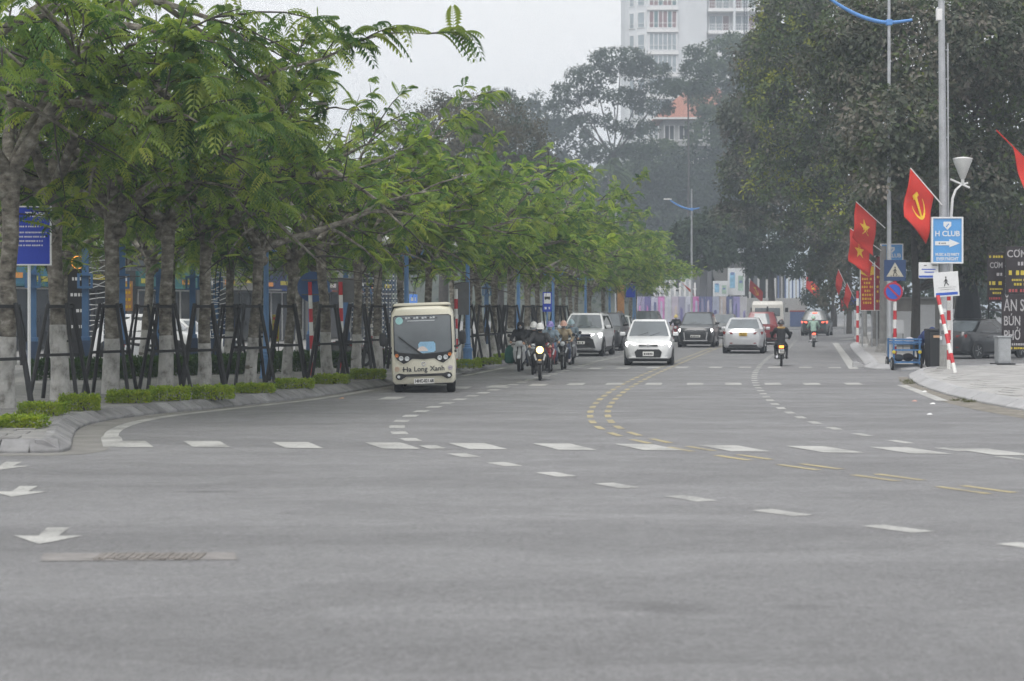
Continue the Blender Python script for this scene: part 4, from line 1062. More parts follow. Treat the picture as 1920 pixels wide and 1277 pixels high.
# ------------------------------------------------------------------ haze
def haze():
    x0, x1, y0, y1, z0, z1 = -1520, 1520, -80, 2020, -2.0, 72
    o = MB().box(((x0 + x1) / 2, (y0 + y1) / 2, (z0 + z1) / 2), (x1 - x0, y1 - y0, z1 - z0))
    m = bpy.data.materials.new('haze_air'); m.use_nodes = True; nt = m.node_tree; nt.nodes.clear()
    v = nt.nodes.new('ShaderNodeVolumePrincipled'); v.inputs['Density'].default_value = .00115
    v.inputs['Color'].default_value = (.78, .88, 1.0, 1); v.inputs['Anisotropy'].default_value = .0
    ou = nt.nodes.new('ShaderNodeOutputMaterial'); nt.links.new(v.outputs[0], ou.inputs['Volume'])
    h = o.build('haze', m); tag(h, 'thin bluish haze filling the air over the road', 'haze', None, 'stuff')
haze()
# ------------------------------------------------------------------ vehicles
def paint(name, c, rough=.28, metal=0.0, coat=.6): return pm(name, c, rough, metal=metal, var=.04, scale=1.5, coat=coat)
M_PWHITE = paint('car_paint_white', (.74, .75, .76)); M_PBLACK = paint('car_paint_black', (.018, .02, .023)); M_PSILV = paint('car_paint_silver', (.52, .53, .55), .3, .35)
M_PRED = paint('car_paint_red', (.20, .03, .035)); M_PDARK = paint('car_paint_dark_green', (.035, .045, .045)); M_PGREY = paint('car_paint_grey', (.12, .125, .13))
M_WIND = pm('vehicle_glass', (.13, .15, .165), .06, var=.18, scale=1.2, spec=.8, coat=.5); M_WINDD = pm('vehicle_glass_dark', (.03, .033, .036), .06, var=.2, scale=1.4, spec=.8, coat=.4)
M_TYRE = pm('tyre_rubber', (.016, .016, .017), .85, var=.2, scale=8); M_RIM = pm('alloy_rim', (.40, .41, .42), .35, metal=.7, var=.1)
M_BLKPL = pm('black_plastic', (.022, .023, .025), .55, var=.15, scale=6); M_CHROME = pm('chrome_trim', (.6, .6, .62), .18, metal=.9, var=.05)
M_LENS = pm('lamp_lens', (.55, .58, .60), .12, var=.1, spec=.7); M_HEADON = pm('headlamp_lit', (.9, .9, .9), .2, emit=((1, .98, .93), 5.0))
M_HEADYEL = pm('motorbike_headlamp_lit', (.95, .8, .5), .2, emit=((1, .60, .16), 4.0))
M_TAIL = pm('tail_lens', (.22, .02, .02), .2, var=.1, spec=.6); M_TAILON = pm('tail_lamp_lit', (.7, .05, .03), .3, emit=((1, .10, .05), 2.6)); M_TAILOR = pm('tail_lamp_orange', (.8, .2, .03), .3, emit=((1, .22, .03), 3.2))
M_PLATE = pm('number_plate_white', (.72, .72, .70), .5, var=.08, scale=9); M_PLATEY = pm('number_plate_yellow', (.72, .46, .04), .5, var=.08, scale=9); M_INK = pm('ink_black', (.02, .02, .022), .6)
M_INDI = pm('indicator_orange', (.62, .20, .05), .25, var=.1)
_wheel = {}
def wheel_meshes(r, w):
    k = (r, w)
    if k not in _wheel:
        R = Matrix.Rotation(math.radians(90), 3, 'Y')
        ty = MB().lathe([(r * .66, -w * .46), (r * .90, -w * .5), (r * .985, -w * .36), (r, -w * .2), (r, w * .2), (r * .985, w * .36), (r * .90, w * .5), (r * .66, w * .46)], 28, rot=R, cap=False).mesh('tyre', M_TYRE, smooth=40)
        rm = MB().lathe([(.02, -w * .30), (r * .2, -w * .34), (r * .6, -w * .28), (r * .68, -w * .44), (r * .68, w * .44), (r * .6, w * .28), (r * .2, w * .34), (.02, w * .30)], 24, rot=R)
        for q in range(5):
            a = q * 1.2566
            for sd in (-1, 1): rm.bar((sd * w * .36, math.cos(a) * r * .12, math.sin(a) * r * .12), (sd * w * .40, math.cos(a) * r * .64, math.sin(a) * r * .64), r * .16, .02)
        _wheel[k] = (ty, rm.mesh('rim', M_RIM, smooth=35))
    return _wheel[k]
def wheel(parent, x, y, r, w, name='wheel'):
    o = empty(name, (x, y, r)); o.parent = parent; a, b = wheel_meshes(r, w); link('tyre', a, o); link('rim', b, o)
    return o
def lerp_tab(tab, y):
    for (a, va), (b, vb) in zip(tab, tab[1:]):
        if y <= b: t = (y - a) / (b - a) if b > a else 0; return va + (vb - va) * max(0, min(1, t))
    return tab[-1][1]
CARS = {
 'hatch': dict(L=3.6, W=1.6, H=1.49, belt=.92, hood=[(-1.8, .66), (-1.7, .78), (-1.35, .88), (-.85, .97), (1.4, 1.0), (1.72, .92), (1.8, .80)], cab=(-.95, -.30, 1.25, 1.72), wh=.285),
 'suv': dict(L=4.4, W=1.8, H=1.66, belt=1.05, hood=[(-2.2, .78), (-2.1, .93), (-1.7, 1.02), (-.95, 1.09), (1.9, 1.12), (2.15, 1.0), (2.2, .85)], cab=(-1.1, -.40, 1.75, 2.12), wh=.35),
 'sedan': dict(L=4.4, W=1.72, H=1.46, belt=.92, hood=[(-2.2, .62), (-2.1, .74), (-1.6, .86), (-.95, .95), (1.45, 1.02), (2.08, 1.03), (2.2, .86)], cab=(-1.05, -.25, .95, 1.62), wh=.31)}
def car(kind, px, py, rz, label, body, front='hatch', W=None, glass=None, head=None, tail=None, plate=None, plate_txt=None, nm='car', cladding=False, roofrail=False, group='cars on the road'):
    S = CARS[kind]; L, H = S['L'], S['H']; W = W or S['W']; w = W / 2; p = G(px, py)
    t = empty(nm, p, rz, label, 'car', group); glass = glass or M_WIND
    zb = .20
    wt = [(-L / 2, .74), (-L / 2 + .06, .84), (-L / 2 + .25, .95), (-L / 2 + .6, 1), (L / 2 - .6, 1), (L / 2 - .25, .96), (L / 2 - .05, .87), (L / 2, .78)]
    rings = []; ys = sorted(set([a for a, b in S['hood']] + [a for a, b in wt] + [-.5, 0, .5]))
    for y in ys:
        zt = lerp_tab(S['hood'], y); hw = w * lerp_tab(wt, y); e = min(1, min(y + L / 2, L / 2 - y) / .3); z0 = zb + .10 * (1 - e)
        zm = z0 + (zt - z0) * .52; zs = z0 + (zt - z0) * .84
        half = [(hw * .86, z0), (hw * .97, z0 + .08), (hw, zm), (hw * .975, zs), (hw * .90, zt - .012), (hw * .5, zt + .018)]
        rings.append([Vector((x, y, z)) for x, z in half] + [Vector((-x, y, z)) for x, z in reversed(half)])
    bd = MB().loft(rings).build('body', body, t, smooth=38)
    y1, y2, y3, y4 = S['cab']; zc = lambda y: lerp_tab(S['hood'], y) - .03
    wb, wr = w * .93, w * .70
    def yat(ya, yb, q): return ya + (yb - ya) * q ** .85
    def hw(q): return wb + (wr - wb) * q ** 1.25
    def zat(y, q, base): return base + (H - base) * q
    rings = []; N = 7
    for i in range(N):                                      # cabin in horizontal layers
        q = i / (N - 1); a = yat(y1, y2, q); b = yat(y4, y3, q); x = hw(q); z1 = zat(0, q, zc(y1)); z4 = zat(0, q, zc(y4)); bow = .07
        r = [(-x, a + .10, z1), (-x * .6, a + .02, z1), (0, a - bow * .4, z1), (x * .6, a + .02, z1), (x, a + .10, z1), (x * 1.02, (a + b) / 2, (z1 + z4) / 2), (x, b - .10, z4), (x * .6, b - .01, z4), (0, b + .02, z4), (-x * .6, b - .01, z4), (-x, b - .10, z4), (-x * 1.02, (a + b) / 2, (z1 + z4) / 2)]
        rings.append([Vector(v) for v in r])
    top = [Vector((v.x * .86, v.y * .93 + .0, v.z + .035)) for v in rings[-1]]; rings.append(top)
    MB().loft(rings).build('cabin', body, t, smooth=42)
    def pane(name, ya, yb, q0, q1, sgn, inset=.90):
        vs, n, m = [], 8, 5
        for j in range(m + 1):
            q = q0 + (q1 - q0) * j / m; y = yat(ya, yb, q); x = hw(q) * inset; base = zc(ya)
            for i in range(n + 1):
                u = -1 + 2 * i / n; cy = y + (.10 * abs(u) ** 2.2 * (1 if sgn < 0 else -1)) - .028 * (1 - u * u) * (1 if sgn < 0 else -.4)
                vs.append(Vector((u * x, cy + sgn * .022, zat(0, q, base) + .012)))
        fs = [(j * (n + 1) + i, j * (n + 1) + i + 1, (j + 1) * (n + 1) + i + 1, (j + 1) * (n + 1) + i) for j in range(m) for i in range(n)]
        return MB().add(vs, fs).build(name, glass, t, smooth=180)
    ws = pane('windscreen', y1, y2, .07, .93, -1)
    wp = MB(); wz = zc(y1) + .06
    for sx in (-.45, .05): wp.bar((sx * w, y1 - .04, wz), ((sx + .42) * w, y1 + .02, wz + .11), .02, .015)
    wp.build('wiper', M_BLKPL, ws)
    pane('rear_window', y4, y3, .10 if kind != 'sedan' else .07, .90, 1, .84)
    for sd in (-1, 1):
        for fa, fb in ((.04, .47), (.50, .90)):
            vs = []
            for q in (.10, .90):
                a = yat(y1, y2, q) + .16; b = yat(y4, y3, q) - .18; x = hw(q) + .016; z = zat(0, q, (zc(y1) + zc(y4)) / 2)
                vs += [Vector((sd * x, a + (b - a) * fa, z)), Vector((sd * x, a + (b - a) * fb, z))]
            MB().add(vs, [(0, 1, 3, 2)]).build('side_window', M_WINDD, t)
        mr = MB().box((sd * (w + .09), y1 + .28, zc(y1) + .12), (.19, .10, .13)).build('mirror', body if kind != 'suv' or body is not M_PBLACK else M_PBLACK, t, bev=.03)
        MB().box((sd * (w + .0), y1 + .29, zc(y1) + .06), (.10, .05, .04)).build('mirror_arm', M_BLKPL, mr)
        for yy, k in ((-L / 2 + .78, 0), (L / 2 - .80, 1)):
            arch = MB().lathe([(S['wh'] * 1.20, -.06), (S['wh'] * 1.20, .0)], 26, c=(sd * (w + .004), yy, S['wh'] + .02), rot=Matrix.Rotation(math.radians(90) * sd, 3, 'Y'))
            arch.build('wheel_arch', M_BLKPL, t)
            wheel(t, sd * (w - .085), yy, S['wh'], .205)
        MB().box((sd * (w * .985), 0.05, zb + .12), (.03, L * .5, .10)).build('sill', M_BLKPL if cladding else body, t)
        for yy in (-.35, .62): MB().box((sd * (w + .008), yy + .1, lerp_tab(S['hood'], 0) - .16), (.03, .17, .03)).build('door_handle', body, t)
    MB().box((0, 0, .22), (W * .86, L * .86, .16)).build('underbody', M_BLKPL, t)
    fy = -L / 2; nz = lerp_tab(S['hood'], fy + .08)
    head = head or M_LENS
    def fpart(name, poly, mat, d=.06, y=fy - .012, rot=0.0, at=(0, 0), par=None, t_=.05):
        M = Matrix.Translation((at[0], y, at[1])) @ Matrix.Rotation(rot, 4, 'Z')
        return MB().prism(poly, t_, M).build(name, mat, par or t, bev=.008, bseg=1)
    if front:
        if front == 'hatch':
            for sd in (-1, 1):
                hl = fpart('headlight', [(-.17, -.05), (.13, -.07), (.20, .03), (.16, .10), (-.02, .08), (-.17, .02)] if sd > 0 else [(.17, -.05), (.17, .02), (.02, .08), (-.16, .10), (-.20, .03), (-.13, -.07)], head, rot=-sd * -.42, at=(sd * .58, nz - .06), y=fy + .10)
                fpart('fog_lamp', [(-.07, -.10), (.06, -.10), (.07, .10), (-.05, .08)], M_BLKPL, rot=sd * .35, at=(sd * .60, nz - .32), y=fy + .10)
                MB().lathe([(.01, 0), (.04, .01), (.04, .03)], 10, c=(sd * .60, fy + .06, nz - .33), rot=Matrix.Rotation(math.radians(90), 3, 'X')).build('fog_lens', M_LENS, t)
            fpart('upper_grille', [(-.32, -.02), (0, -.005), (.32, -.02), (.30, .03), (0, .015), (-.30, .03)], M_BLKPL, at=(0, nz - .09))
            fpart('lower_grille', [(-.40, -.12), (.40, -.12), (.45, .06), (.36, .15), (-.36, .15), (-.45, .06)], M_BLKPL, at=(0, nz - .36))
            fpart('lip', [(-.62, -.02), (.62, -.02), (.66, .03), (-.66, .03)], M_CHROME if False else body, at=(0, .27), y=fy + .0)
        elif front == 'suv_light':
            for sd in (-1, 1):
                fpart('headlight', [(-.22, -.04), (.22, -.08), (.26, .08), (-.22, .03)] if sd > 0 else [(.22, -.04), (.22, .03), (-.26, .08), (-.22, -.08)], head, rot=sd * .42, at=(sd * .66, nz - .06), y=fy + .12)
            fpart('upper_grille', [(-.46, -.05), (.46, -.05), (.50, .05), (-.50, .05)], pm('grille_blue_black', (.02, .025, .05), .4), at=(0, nz - .07))
            fpart('lower_grille', [(-.66, -.20), (.66, -.20), (.56, .16), (.40, .24), (-.40, .24), (-.56, .16)], M_BLKPL, at=(0, nz - .38))
            fpart('bumper_bar', [(-.60, -.03), (.60, -.03), (.56, .04), (-.56, .04)], M_CHROME, at=(0, .30), y=fy - .03)
        elif front == 'mpv_x':
            for sd in (-1, 1):
                fpart('headlight', [(-.20, -.08), (.10, -.10), (.20, .06), (.14, .10), (-.06, .02), (-.18, .0)] if sd > 0 else [(.20, -.08), (.18, 0), (.06, .02), (-.14, .10), (-.20, .06), (-.10, -.10)], head, rot=sd * .40, at=(sd * .64, nz - .10), y=fy + .10)
                fpart('chrome_claw', [(-.04, -.22), (.03, -.22), (.10, .18), (.03, .18)] if sd > 0 else [(.04, -.22), (-.03, .18), (-.10, .18), (-.03, -.22)], M_CHROME, at=(sd * .50, nz - .36), y=fy - .005)
            for dz in (0, .05): fpart('grille_bar', [(-.42, -.014), (.42, -.014), (.42, .014), (-.42, .014)], M_CHROME, at=(0, nz - .06 - dz))
            fpart('lower_grille', [(-.52, -.16), (.52, -.16), (.42, .16), (-.42, .16)], M_BLKPL, at=(0, nz - .38))
            fpart('bumper_bar', [(-.55, -.03), (.55, -.03), (.60, .03), (-.60, .03)], M_CHROME, at=(0, .33), y=fy - .02)
        else:
            for sd in (-1, 1):
                fpart('headlight', [(-.2, -.05), (.16, -.06), (.2, .06), (-.18, .03)] if sd > 0 else [(.2, -.05), (.18, .03), (-.2, .06), (-.16, -.06)], head, rot=sd * .42, at=(sd * .60, nz - .06), y=fy + .11)
            fpart('grille', [(-.34, -.06), (.34, -.06), (.38, .06), (-.38, .06)], M_BLKPL, at=(0, nz - .08))
            fpart('lower_grille', [(-.5, -.09), (.5, -.09), (.45, .09), (-.45, .09)], M_BLKPL, at=(0, nz - .36))
        fpart('badge', [(.055 * math.cos(a * .628), .035 * math.sin(a * .628)) for a in range(10)], M_CHROME, at=(0, nz - .08), y=fy - .03, t_=.03)
        pz = nz - .36 if front in ('hatch', 'suv_light', 'mpv_x') else nz - .25
        pl = fpart('number_plate', [(-.18, -.075), (.18, -.075), (.18, .075), (-.18, .075)] if front == 'hatch' else [(-.235, -.055), (.235, -.055), (.235, .055), (-.235, .055)], plate or M_PLATE, at=(0, pz), y=fy - .05, t_=.02)
        text_bars(pl, -.2 if front != 'hatch' else -.14, .2 if front != 'hatch' else .14, pz, .06, M_INK, fy - .062, px)
    by = L / 2; bz = lerp_tab(S['hood'], by - .06)
    tl = tail or M_TAIL
    def bpart(name, poly, mat, rot=0.0, at=(0, 0), y=by + .012, par=None, t_=.05):
        return MB().prism(poly, t_, Matrix.Translation((at[0], y, at[1])) @ Matrix.Rotation(rot, 4, 'Z')).build(name, mat, par or t, bev=.008, bseg=1)
    for sd in (-1, 1):
        bpart('tail_light', [(-.24, -.05), (.16, -.07), (.20, .06), (-.22, .02)] if sd > 0 else [(.24, -.05), (.22, .02), (-.20, .06), (-.16, -.07)], tl, rot=-sd * .40, at=(sd * w * .76, bz - .08), y=by - .075)
        bpart('reflector', [(-.10, -.02), (.10, -.02), (.10, .02), (-.10, .02)], M_TAIL, rot=-sd * .25, at=(sd * w * .62, .44), y=by - .02)
    bpart('rear_bumper', [(-w * .72, -.06), (w * .72, -.06), (w * .66, .05), (-w * .66, .05)], M_BLKPL, at=(0, .33))
    bp = bpart('number_plate', [(-.17, -.07), (.17, -.07), (.17, .07), (-.17, .07)], plate or M_PLATE, at=(0, bz - .14), y=by + .03, t_=.02)
    text_bars(bp, -.13, .13, bz - .11, .045, M_INK, by + .042, px); text_bars(bp, -.14, .14, bz - .17, .045, M_INK, by + .042, px + 1)
    if tail in (M_TAILON,): bpart('brake_light', [(-.16, -.025), (.16, -.025), (.14, .03), (-.14, .03)], M_TAILON, at=(0, H - .12), y=S['cab'][2] + .12)
    if roofrail:
        for sd in (-1, 1): MB().tube([(sd * wr * .9, y2 + .1, H + .02), (sd * wr * .92, y2 + .3, H + .08), (sd * wr * .92, y3 - .4, H + .08), (sd * wr * .9, y3 - .1, H + .02)], .018, 6).build('roof_rail', M_CHROME, t)
    MB().tube([(0, y3 - .2, H + .02), (0, y3 - .05, H + .22)], .008, 5).build('aerial', M_BLKPL, t)
    return t
RH = -.155      # road heading of oncoming traffic
car('hatch', 1218, 683, RH + .06, 'small white hatchback with lit headlamps near the yellow centre line', M_PWHITE, 'hatch', head=M_HEADON)
car('suv', 1101, 666, RH - .03, 'white crossover with dark grille close behind the motorbikes', M_PWHITE, 'suv_light', head=M_HEADON, cladding=True, W=1.78, roofrail=True)
car('suv', 1136, 656, RH, 'black SUV with chrome bumper half hidden by the white crossover', M_PBLACK, 'mpv_x', W=1.84, roofrail=True)
car('sedan', 1157, 645, RH, 'white sedan queueing behind the black SUV', M_PWHITE, 'sedan', W=1.75)
car('suv', 1310, 650, RH - .01, 'black people carrier with bright headlamps right of the white hatchback', M_PBLACK, 'mpv_x', head=M_HEADON, W=1.75)
car('sedan', 1359, 634, RH + .02, 'dark grey sedan following the black people carrier', M_PGREY, 'sedan', head=M_LENS)
car('sedan', 1397, 661, math.pi + RH, 'silver sedan with yellow number plate driving away', M_PSILV, 'sedan', plate=M_PLATEY)
car('suv', 1430, 645, math.pi + RH, 'dark red car driving away beside the silver sedan', M_PRED, 'sedan', W=1.72)
car('suv', 1532, 629, math.pi + RH - .08, 'dark car braking with three red lights lit', M_PDARK, 'sedan', tail=M_TAILON, W=1.84)
car('sedan', 1838, 671, 2.30, 'dark sedan parked in the forecourt behind the red and white posts', M_PBLACK, 'sedan', W=1.8, group='parked cars')
car('suv', 1213, 634, RH, 'grey car parked under the far end of the flame trees', M_PGREY, 'sedan', group='parked cars')
car('suv', 292, 678, 1.2, 'white car parked behind the tree row left of the street', M_PWHITE, 'sedan', group='parked cars')
car('sedan', 345, 672, 1.3, 'white sedan parked behind the trees next to the white lit arch', M_PWHITE, 'sedan', group='parked cars')
def van():
    p = G(1441, 632); t = empty('box_van', p, math.pi + RH, 'white box van with two rear windows ahead of the red car', 'van')
    W, L, H = 2.0, 4.8, 2.32
    rings = []
    for z, k in ((.32, .98), (.6, 1), (1.4, 1), (2.1, .97), (H - .06, .93), (H, .84)): rings.append([Vector((x * W / 2 * k, y * L / 2 * (k if k < .95 else 1), z)) for x, y in ((-1, -1), (1, -1), (1, 1), (-1, 1))])
    MB().loft(rings).build('body', paint('van_paint_cream', (.66, .64, .60), .4), t, bev=.04, smooth=40)
    for x in (-.42, .42): MB().box((x, L / 2 + .01, 1.62), (.74, .04, .52)).build('rear_window', M_WIND, t, bev=.02)
    MB().box((0, L / 2 + .03, 1.62), (.10, .05, .7)).build('door_seam', M_BLKPL, t)
    for sd in (-1, 1):
        MB().box((sd * .9, L / 2 + .01, 1.0), (.12, .05, .34)).build('tail_light', M_TAIL, t, bev=.01)
        for y in (-1.6, 1.6): wheel(t, sd * .86, y, .33, .22)
        MB().box((sd * 1.12, -L / 2 + .35, 1.75), (.2, .08, .3)).build('mirror', M_BLKPL, t, bev=.03)
    MB().box((0, L / 2 + .06, .5), (1.7, .12, .2)).build('rear_bumper', M_BLKPL, t, bev=.03)
    pl = MB().box((0, L / 2 + .04, .86), (.36, .02, .15)).build('number_plate', M_PLATE, t); text_bars(pl, -.14, .14, .86, .06, M_INK, L / 2 + .053, 4)
    MB().box((0, -L / 2 - .01, 1.6), (1.6, .04, .7)).build('windscreen', M_WIND, t, bev=.02)
van()

# ---- the electric shuttle bus
def bus():
    p = G(796, 737); t = empty('shuttle_bus', (p.x, p.y, 0), .026, 'small cream electric shuttle bus lettered Ha Long Xanh', 'bus')
    CREAM = paint('bus_cream', (.68, .655, .54), .38, coat=.35)
    b = empty('coachwork', (0, 0, 0)); b.parent = t; b.rotation_euler = (0, math.radians(-1.9), 0)
    W, L, H = 1.46, 4.6, 2.0; w = W / 2
    rings = []
    for y, k, zb, zt in ((0, .90, .25, 1.90), (.03, .965, .22, 1.95), (.12, 1, .21, 1.985), (.5, 1, .22, 2.0), (2.3, 1, .22, 2.0), (4.2, 1, .22, 2.0), (4.52, .97, .24, 1.97), (L, .88, .3, 1.88)):
        hw = w * k; r = []
        for x, z in ((.90, zb), (.985, zb + .07), (1.0, zb + .3), (1.0, 1.1), (.985, 1.6), (.955, zt - .16), (.86, zt - .045), (.55, zt)): r.append(Vector((hw * x, y, z)))
        rings.append(r + [Vector((-v.x, v.y, v.z)) for v in reversed(r)])
    MB().loft(rings).build('body', CREAM, b, smooth=38)
    MB().loft([[Vector((x * w * k, y, z)) for x, y in ((-.9, .06), (.9, .06), (.9, 4.5), (-.9, 4.5))] for k, z in ((1, 1.985), (.96, 2.035), (.86, 2.05))]).build('roof', CREAM, b, bev=.02, smooth=40)
    mask = [(-.655, 1.74), (-.665, .90), (-.60, .78), (-.45, .675), (-.36, .71), (-.25, .785), (-.12, .775), (0, .765), (.12, .775), (.25, .785), (.36, .71), (.45, .675), (.60, .78), (.665, .90), (.655, 1.74), (.60, 1.775), (-.60, 1.775)]
    mk = MB().prism(mask, .03, Matrix.Translation((0, -.004, 0))).build('front_mask', pm('mask_gloss_black', (.012, .013, .015), .3), b, bev=.006, bseg=1)
    MB().prism([(-.635, 1.735), (-.64, 1.0), (-.55, .93), (0, .88), (.55, .93), (.64, 1.0), (.635, 1.735), (.59, 1.755), (-.59, 1.755)], .012, Matrix.Translation((0, -.024, 0))).build('windscreen', M_WIND, b)
    ws = b
    R90 = Matrix.Rotation(math.radians(90), 3, 'X')
    for sd in (-1, 1):
        for x, z, r, m in ((.37, .79, .056, M_LENS), (.505, .80, .056, M_LENS), (.60, .865, .042, M_INDI)):
            MB().lathe([(r, 0), (r, .03), (r * .8, .045), (r * .35, .03), (.004, .03)], 18, c=(sd * x, -.012, z), rot=R90).build('headlight' if m is M_LENS else 'indicator', m, b, smooth=40)
        MB().lathe([(.035, 0), (.035, .025), (.004, .03)], 12, c=(sd * .57, -.045, .385), rot=R90).build('fog_lamp', M_LENS, b)
        # mirror on its arm
        mr = MB().lathe([(.02, -.16), (.075, -.13), (.09, 0), (.075, .13), (.02, .16)], 12, c=(sd * .90, -.02, 1.24)).build('mirror', M_BLKPL, b, smooth=50)
        MB().tube([(sd * .70, .06, 1.03), (sd * .80, -.0, 1.05), (sd * .88, -.02, 1.12)], .022, 7).build('mirror_arm', M_BLKPL, mr)
        for z in (.93, 1.04): MB().box((sd * .735, .06, z), (.05, .06, .05)).build('mirror_bracket', M_BLKPL, b)
        for k, (ya, yb) in enumerate(((.35, 1.25), (1.42, 2.35), (2.5, 3.4), (3.55, 4.35))):
            MB().box((sd * (w + .002), (ya + yb) / 2, 1.30), (.03, yb - ya, .80)).build('side_window', M_WINDD, b, bev=.01)
        MB().box((sd * (w + .004), 2.3, .45), (.02, 3.0, .10)).build('side_stripe', M_BLKPL, b)
    MB().prism([(-.645, .385), (-.62, .44), (-.56, .465), (-.48, .45), (-.44, .44), (.44, .44), (.48, .45), (.56, .465), (.62, .44), (.645, .385), (.60, .325), (.52, .315), (.45, .36), (.40, .385), (-.40, .385), (-.45, .36), (-.52, .315), (-.60, .325)], .05, Matrix.Translation((0, -.02, 0))).build('bumper_grille', M_BLKPL, b, bev=.006, bseg=1)
    pl = MB().box((0, -.035, .275), (.46, .02, .115)).build('number_plate', M_PLATE, b); lettering('14HC-021.68', .10, M_INK, pl, (0, -.047, .275), fit=.42, depth=.001, bold=.004)
    INK = pm('lettering_dark', (.03, .035, .045), .5)
    lettering('Ha', .155, INK, b, (-.375, -.012, .545), fit=.19, depth=.002, bold=.002); lettering('Long', .155, INK, b, (-.07, -.012, .545), fit=.30, depth=.002, bold=.002); lettering('Xanh', .155, INK, b, (.31, -.012, .55), fit=.33, depth=.002, bold=.002)
    MB().bar((-.485, -.014, .545), (-.42, -.014, .55), .004, .014).build('lettering_flourish', INK, b)
    for sd, c, tx in ((-1, (.55, .25, .14), '19'), (1, (.30, .26, .50), '19')):
        m = pm('badge_ring_%d' % sd, c, .5)
        MB().lathe([(.048, 0), (.048, .006), (.040, .006), (.040, 0)], 20, c=(sd * .605, -.010, .56), rot=R90, cap=False).build('badge_ring', m, b); (lettering(tx, .05, m, b, (sd * .605, -.014, .56), depth=.001) if sd < 0 else text_bars(b, .58, .63, .56, .03, m, -.014, 3))
    MB().lathe([(.048, 0), (.048, .008), (.032, .008), (.032, 0)], 20, c=(0, -.010, .665), rot=R90, cap=False).build('emblem', M_CHROME, b).scale = (1, 1, 1)
    # windscreen furniture
    g = pm('sticker_teal', (.35, .62, .62), .4); MB().lathe([(.085, 0), (.085, .003)], 22, c=(-.52, -.034, 1.655), rot=R90).build('sticker', g, b)
    for k in range(13): MB().box((-.42 + k * .062, -.033, 1.70 + .008 * (k % 3)), (.045, .004, .028 + .012 * (k % 2))).build('windscreen_text', M_LENS if k % 3 else M_BLKPL, b)
    MB().box((-.03, -.033, 1.645), (.62, .004, .018)).build('windscreen_text', M_LENS, b)
    blue = pm('dash_card_blue', (.28, .50, .70), .4); MB().prism([(-.02, .905), (.24, .925), (.285, .96), (.28, 1.12), (.24, 1.165), (-.06, 1.165), (-.105, 1.12), (-.10, .95)], .004, Matrix.Translation((0, -.034, 0))).build('dash_card', blue, b)
    MB().prism([(-.15, .95), (.11, .955), (.10, .99), (.06, 1.04), (.0, 1.065), (-.08, 1.05), (-.12, 1.0)], .006, Matrix.Translation((0, -.040, 0))).build('dash_cap', pm('cap_white', (.70, .62, .58), .6), b)
    for sx in (0, .05): MB().bar((-.55 + sx, -.05, 1.30 - sx), (.02 + sx, -.05, .82), .016, .02).build('wiper', M_BLKPL, b)
    for k in range(2):
        MB().lathe([(.14, .0), (.16, .16), (.15, .42), (.09, .52), (.01, .55)], 10, c=(-.33 + .66 * k, .55, 1.05)).build('seat', M_BLKPL, b, smooth=50)
    for sd in (-1, 1):
        for y in (.62, 3.75): wheel(t, sd * .60, y, .285, .20)
    MB().box((0, 2.2, .25), (1.15, 4.0, .10)).build('chassis', M_BLKPL, t)
    MB().box((0, .62, .27), (1.1, .10, .09)).build('axle', M_BLKPL, t)
    return t
bus()
# ------------------------------------------------------------------ people and motorbikes
def remeshed(mb, voxel, name, smooth=4):
    """one continuous skin from overlapping limbs"""
    me = mb.mesh('rough', M_BLKPL); o = bpy.data.objects.new('rough', me); tmp = bpy.data.scenes.new('workbench'); tmp.collection.objects.link(o)
    r = o.modifiers.new('r', 'REMESH'); r.mode = 'VOXEL'; r.voxel_size = voxel
    s = o.modifiers.new('s', 'SMOOTH'); s.iterations = smooth; s.factor = .5
    vl = tmp.view_layers[0]; vl.update(); dg = vl.depsgraph; out = bpy.data.meshes.new_from_object(o.evaluated_get(dg)); out.name = name
    bpy.data.objects.remove(o); bpy.data.meshes.remove(me); bpy.data.scenes.remove(tmp)
    out.polygons.foreach_set('use_smooth', [True] * len(out.polygons)); out.materials.clear(); out.materials.append(M_BLKPL)
    return out
def blob(mb, c, r, n=10, sx=1, sy=1, sz=1):
    prof = [(math.sin(math.pi * k / 8) * r + 1e-4, -math.cos(math.pi * k / 8) * r) for k in range(9)]
    vs0 = len(mb.v); mb.lathe(prof, n, (0, 0, 0)); c = Vector(c)
    for i in range(vs0, len(mb.v)): x, y, z = mb.v[i]; mb.v[i] = (x * sx + c.x, y * sy + c.y, z * sz + c.z)
def limb(mb, pts, rad, n=9):
    mb.tube(pts, rad, n)
    for p, r in zip(pts, rad): blob(mb, p, r, 8)
POSES = {}
def pose(kind):
    J = dict(pelvis=(0, .14, .84), waist=(0, .10, 1.02), chest=(0, .02, 1.22), neck=(0, -.02, 1.40), head=(0, -.05, 1.545))
    if kind == 'scooter':
        J.update(sh=(.185, .02, 1.335), el=(.30, -.13, 1.10), ha=(.30, -.40, 1.00), hip=(.10, .12, .83), kn=(.15, -.30, .74), an=(.14, -.26, .33), to=(.145, -.44, .285))
    elif kind == 'bike':
        J.update(sh=(.19, .01, 1.335), el=(.33, -.14, 1.12), ha=(.31, -.42, 1.02), hip=(.11, .12, .82), kn=(.20, -.28, .70), an=(.19, .02, .35), to=(.20, -.15, .29))
    elif kind == 'bend':       # stooping over a cart
        J = dict(pelvis=(0, .10, .90), waist=(0, 0, 1.05), chest=(0, -.20, 1.20), neck=(0, -.34, 1.28), head=(0, -.46, 1.33), sh=(.18, -.20, 1.24), el=(.25, -.36, 1.02), ha=(.20, -.56, .92), hip=(.10, .10, .88), kn=(.12, .02, .48), an=(.12, .08, .10), to=(.13, -.10, .04))
    return J
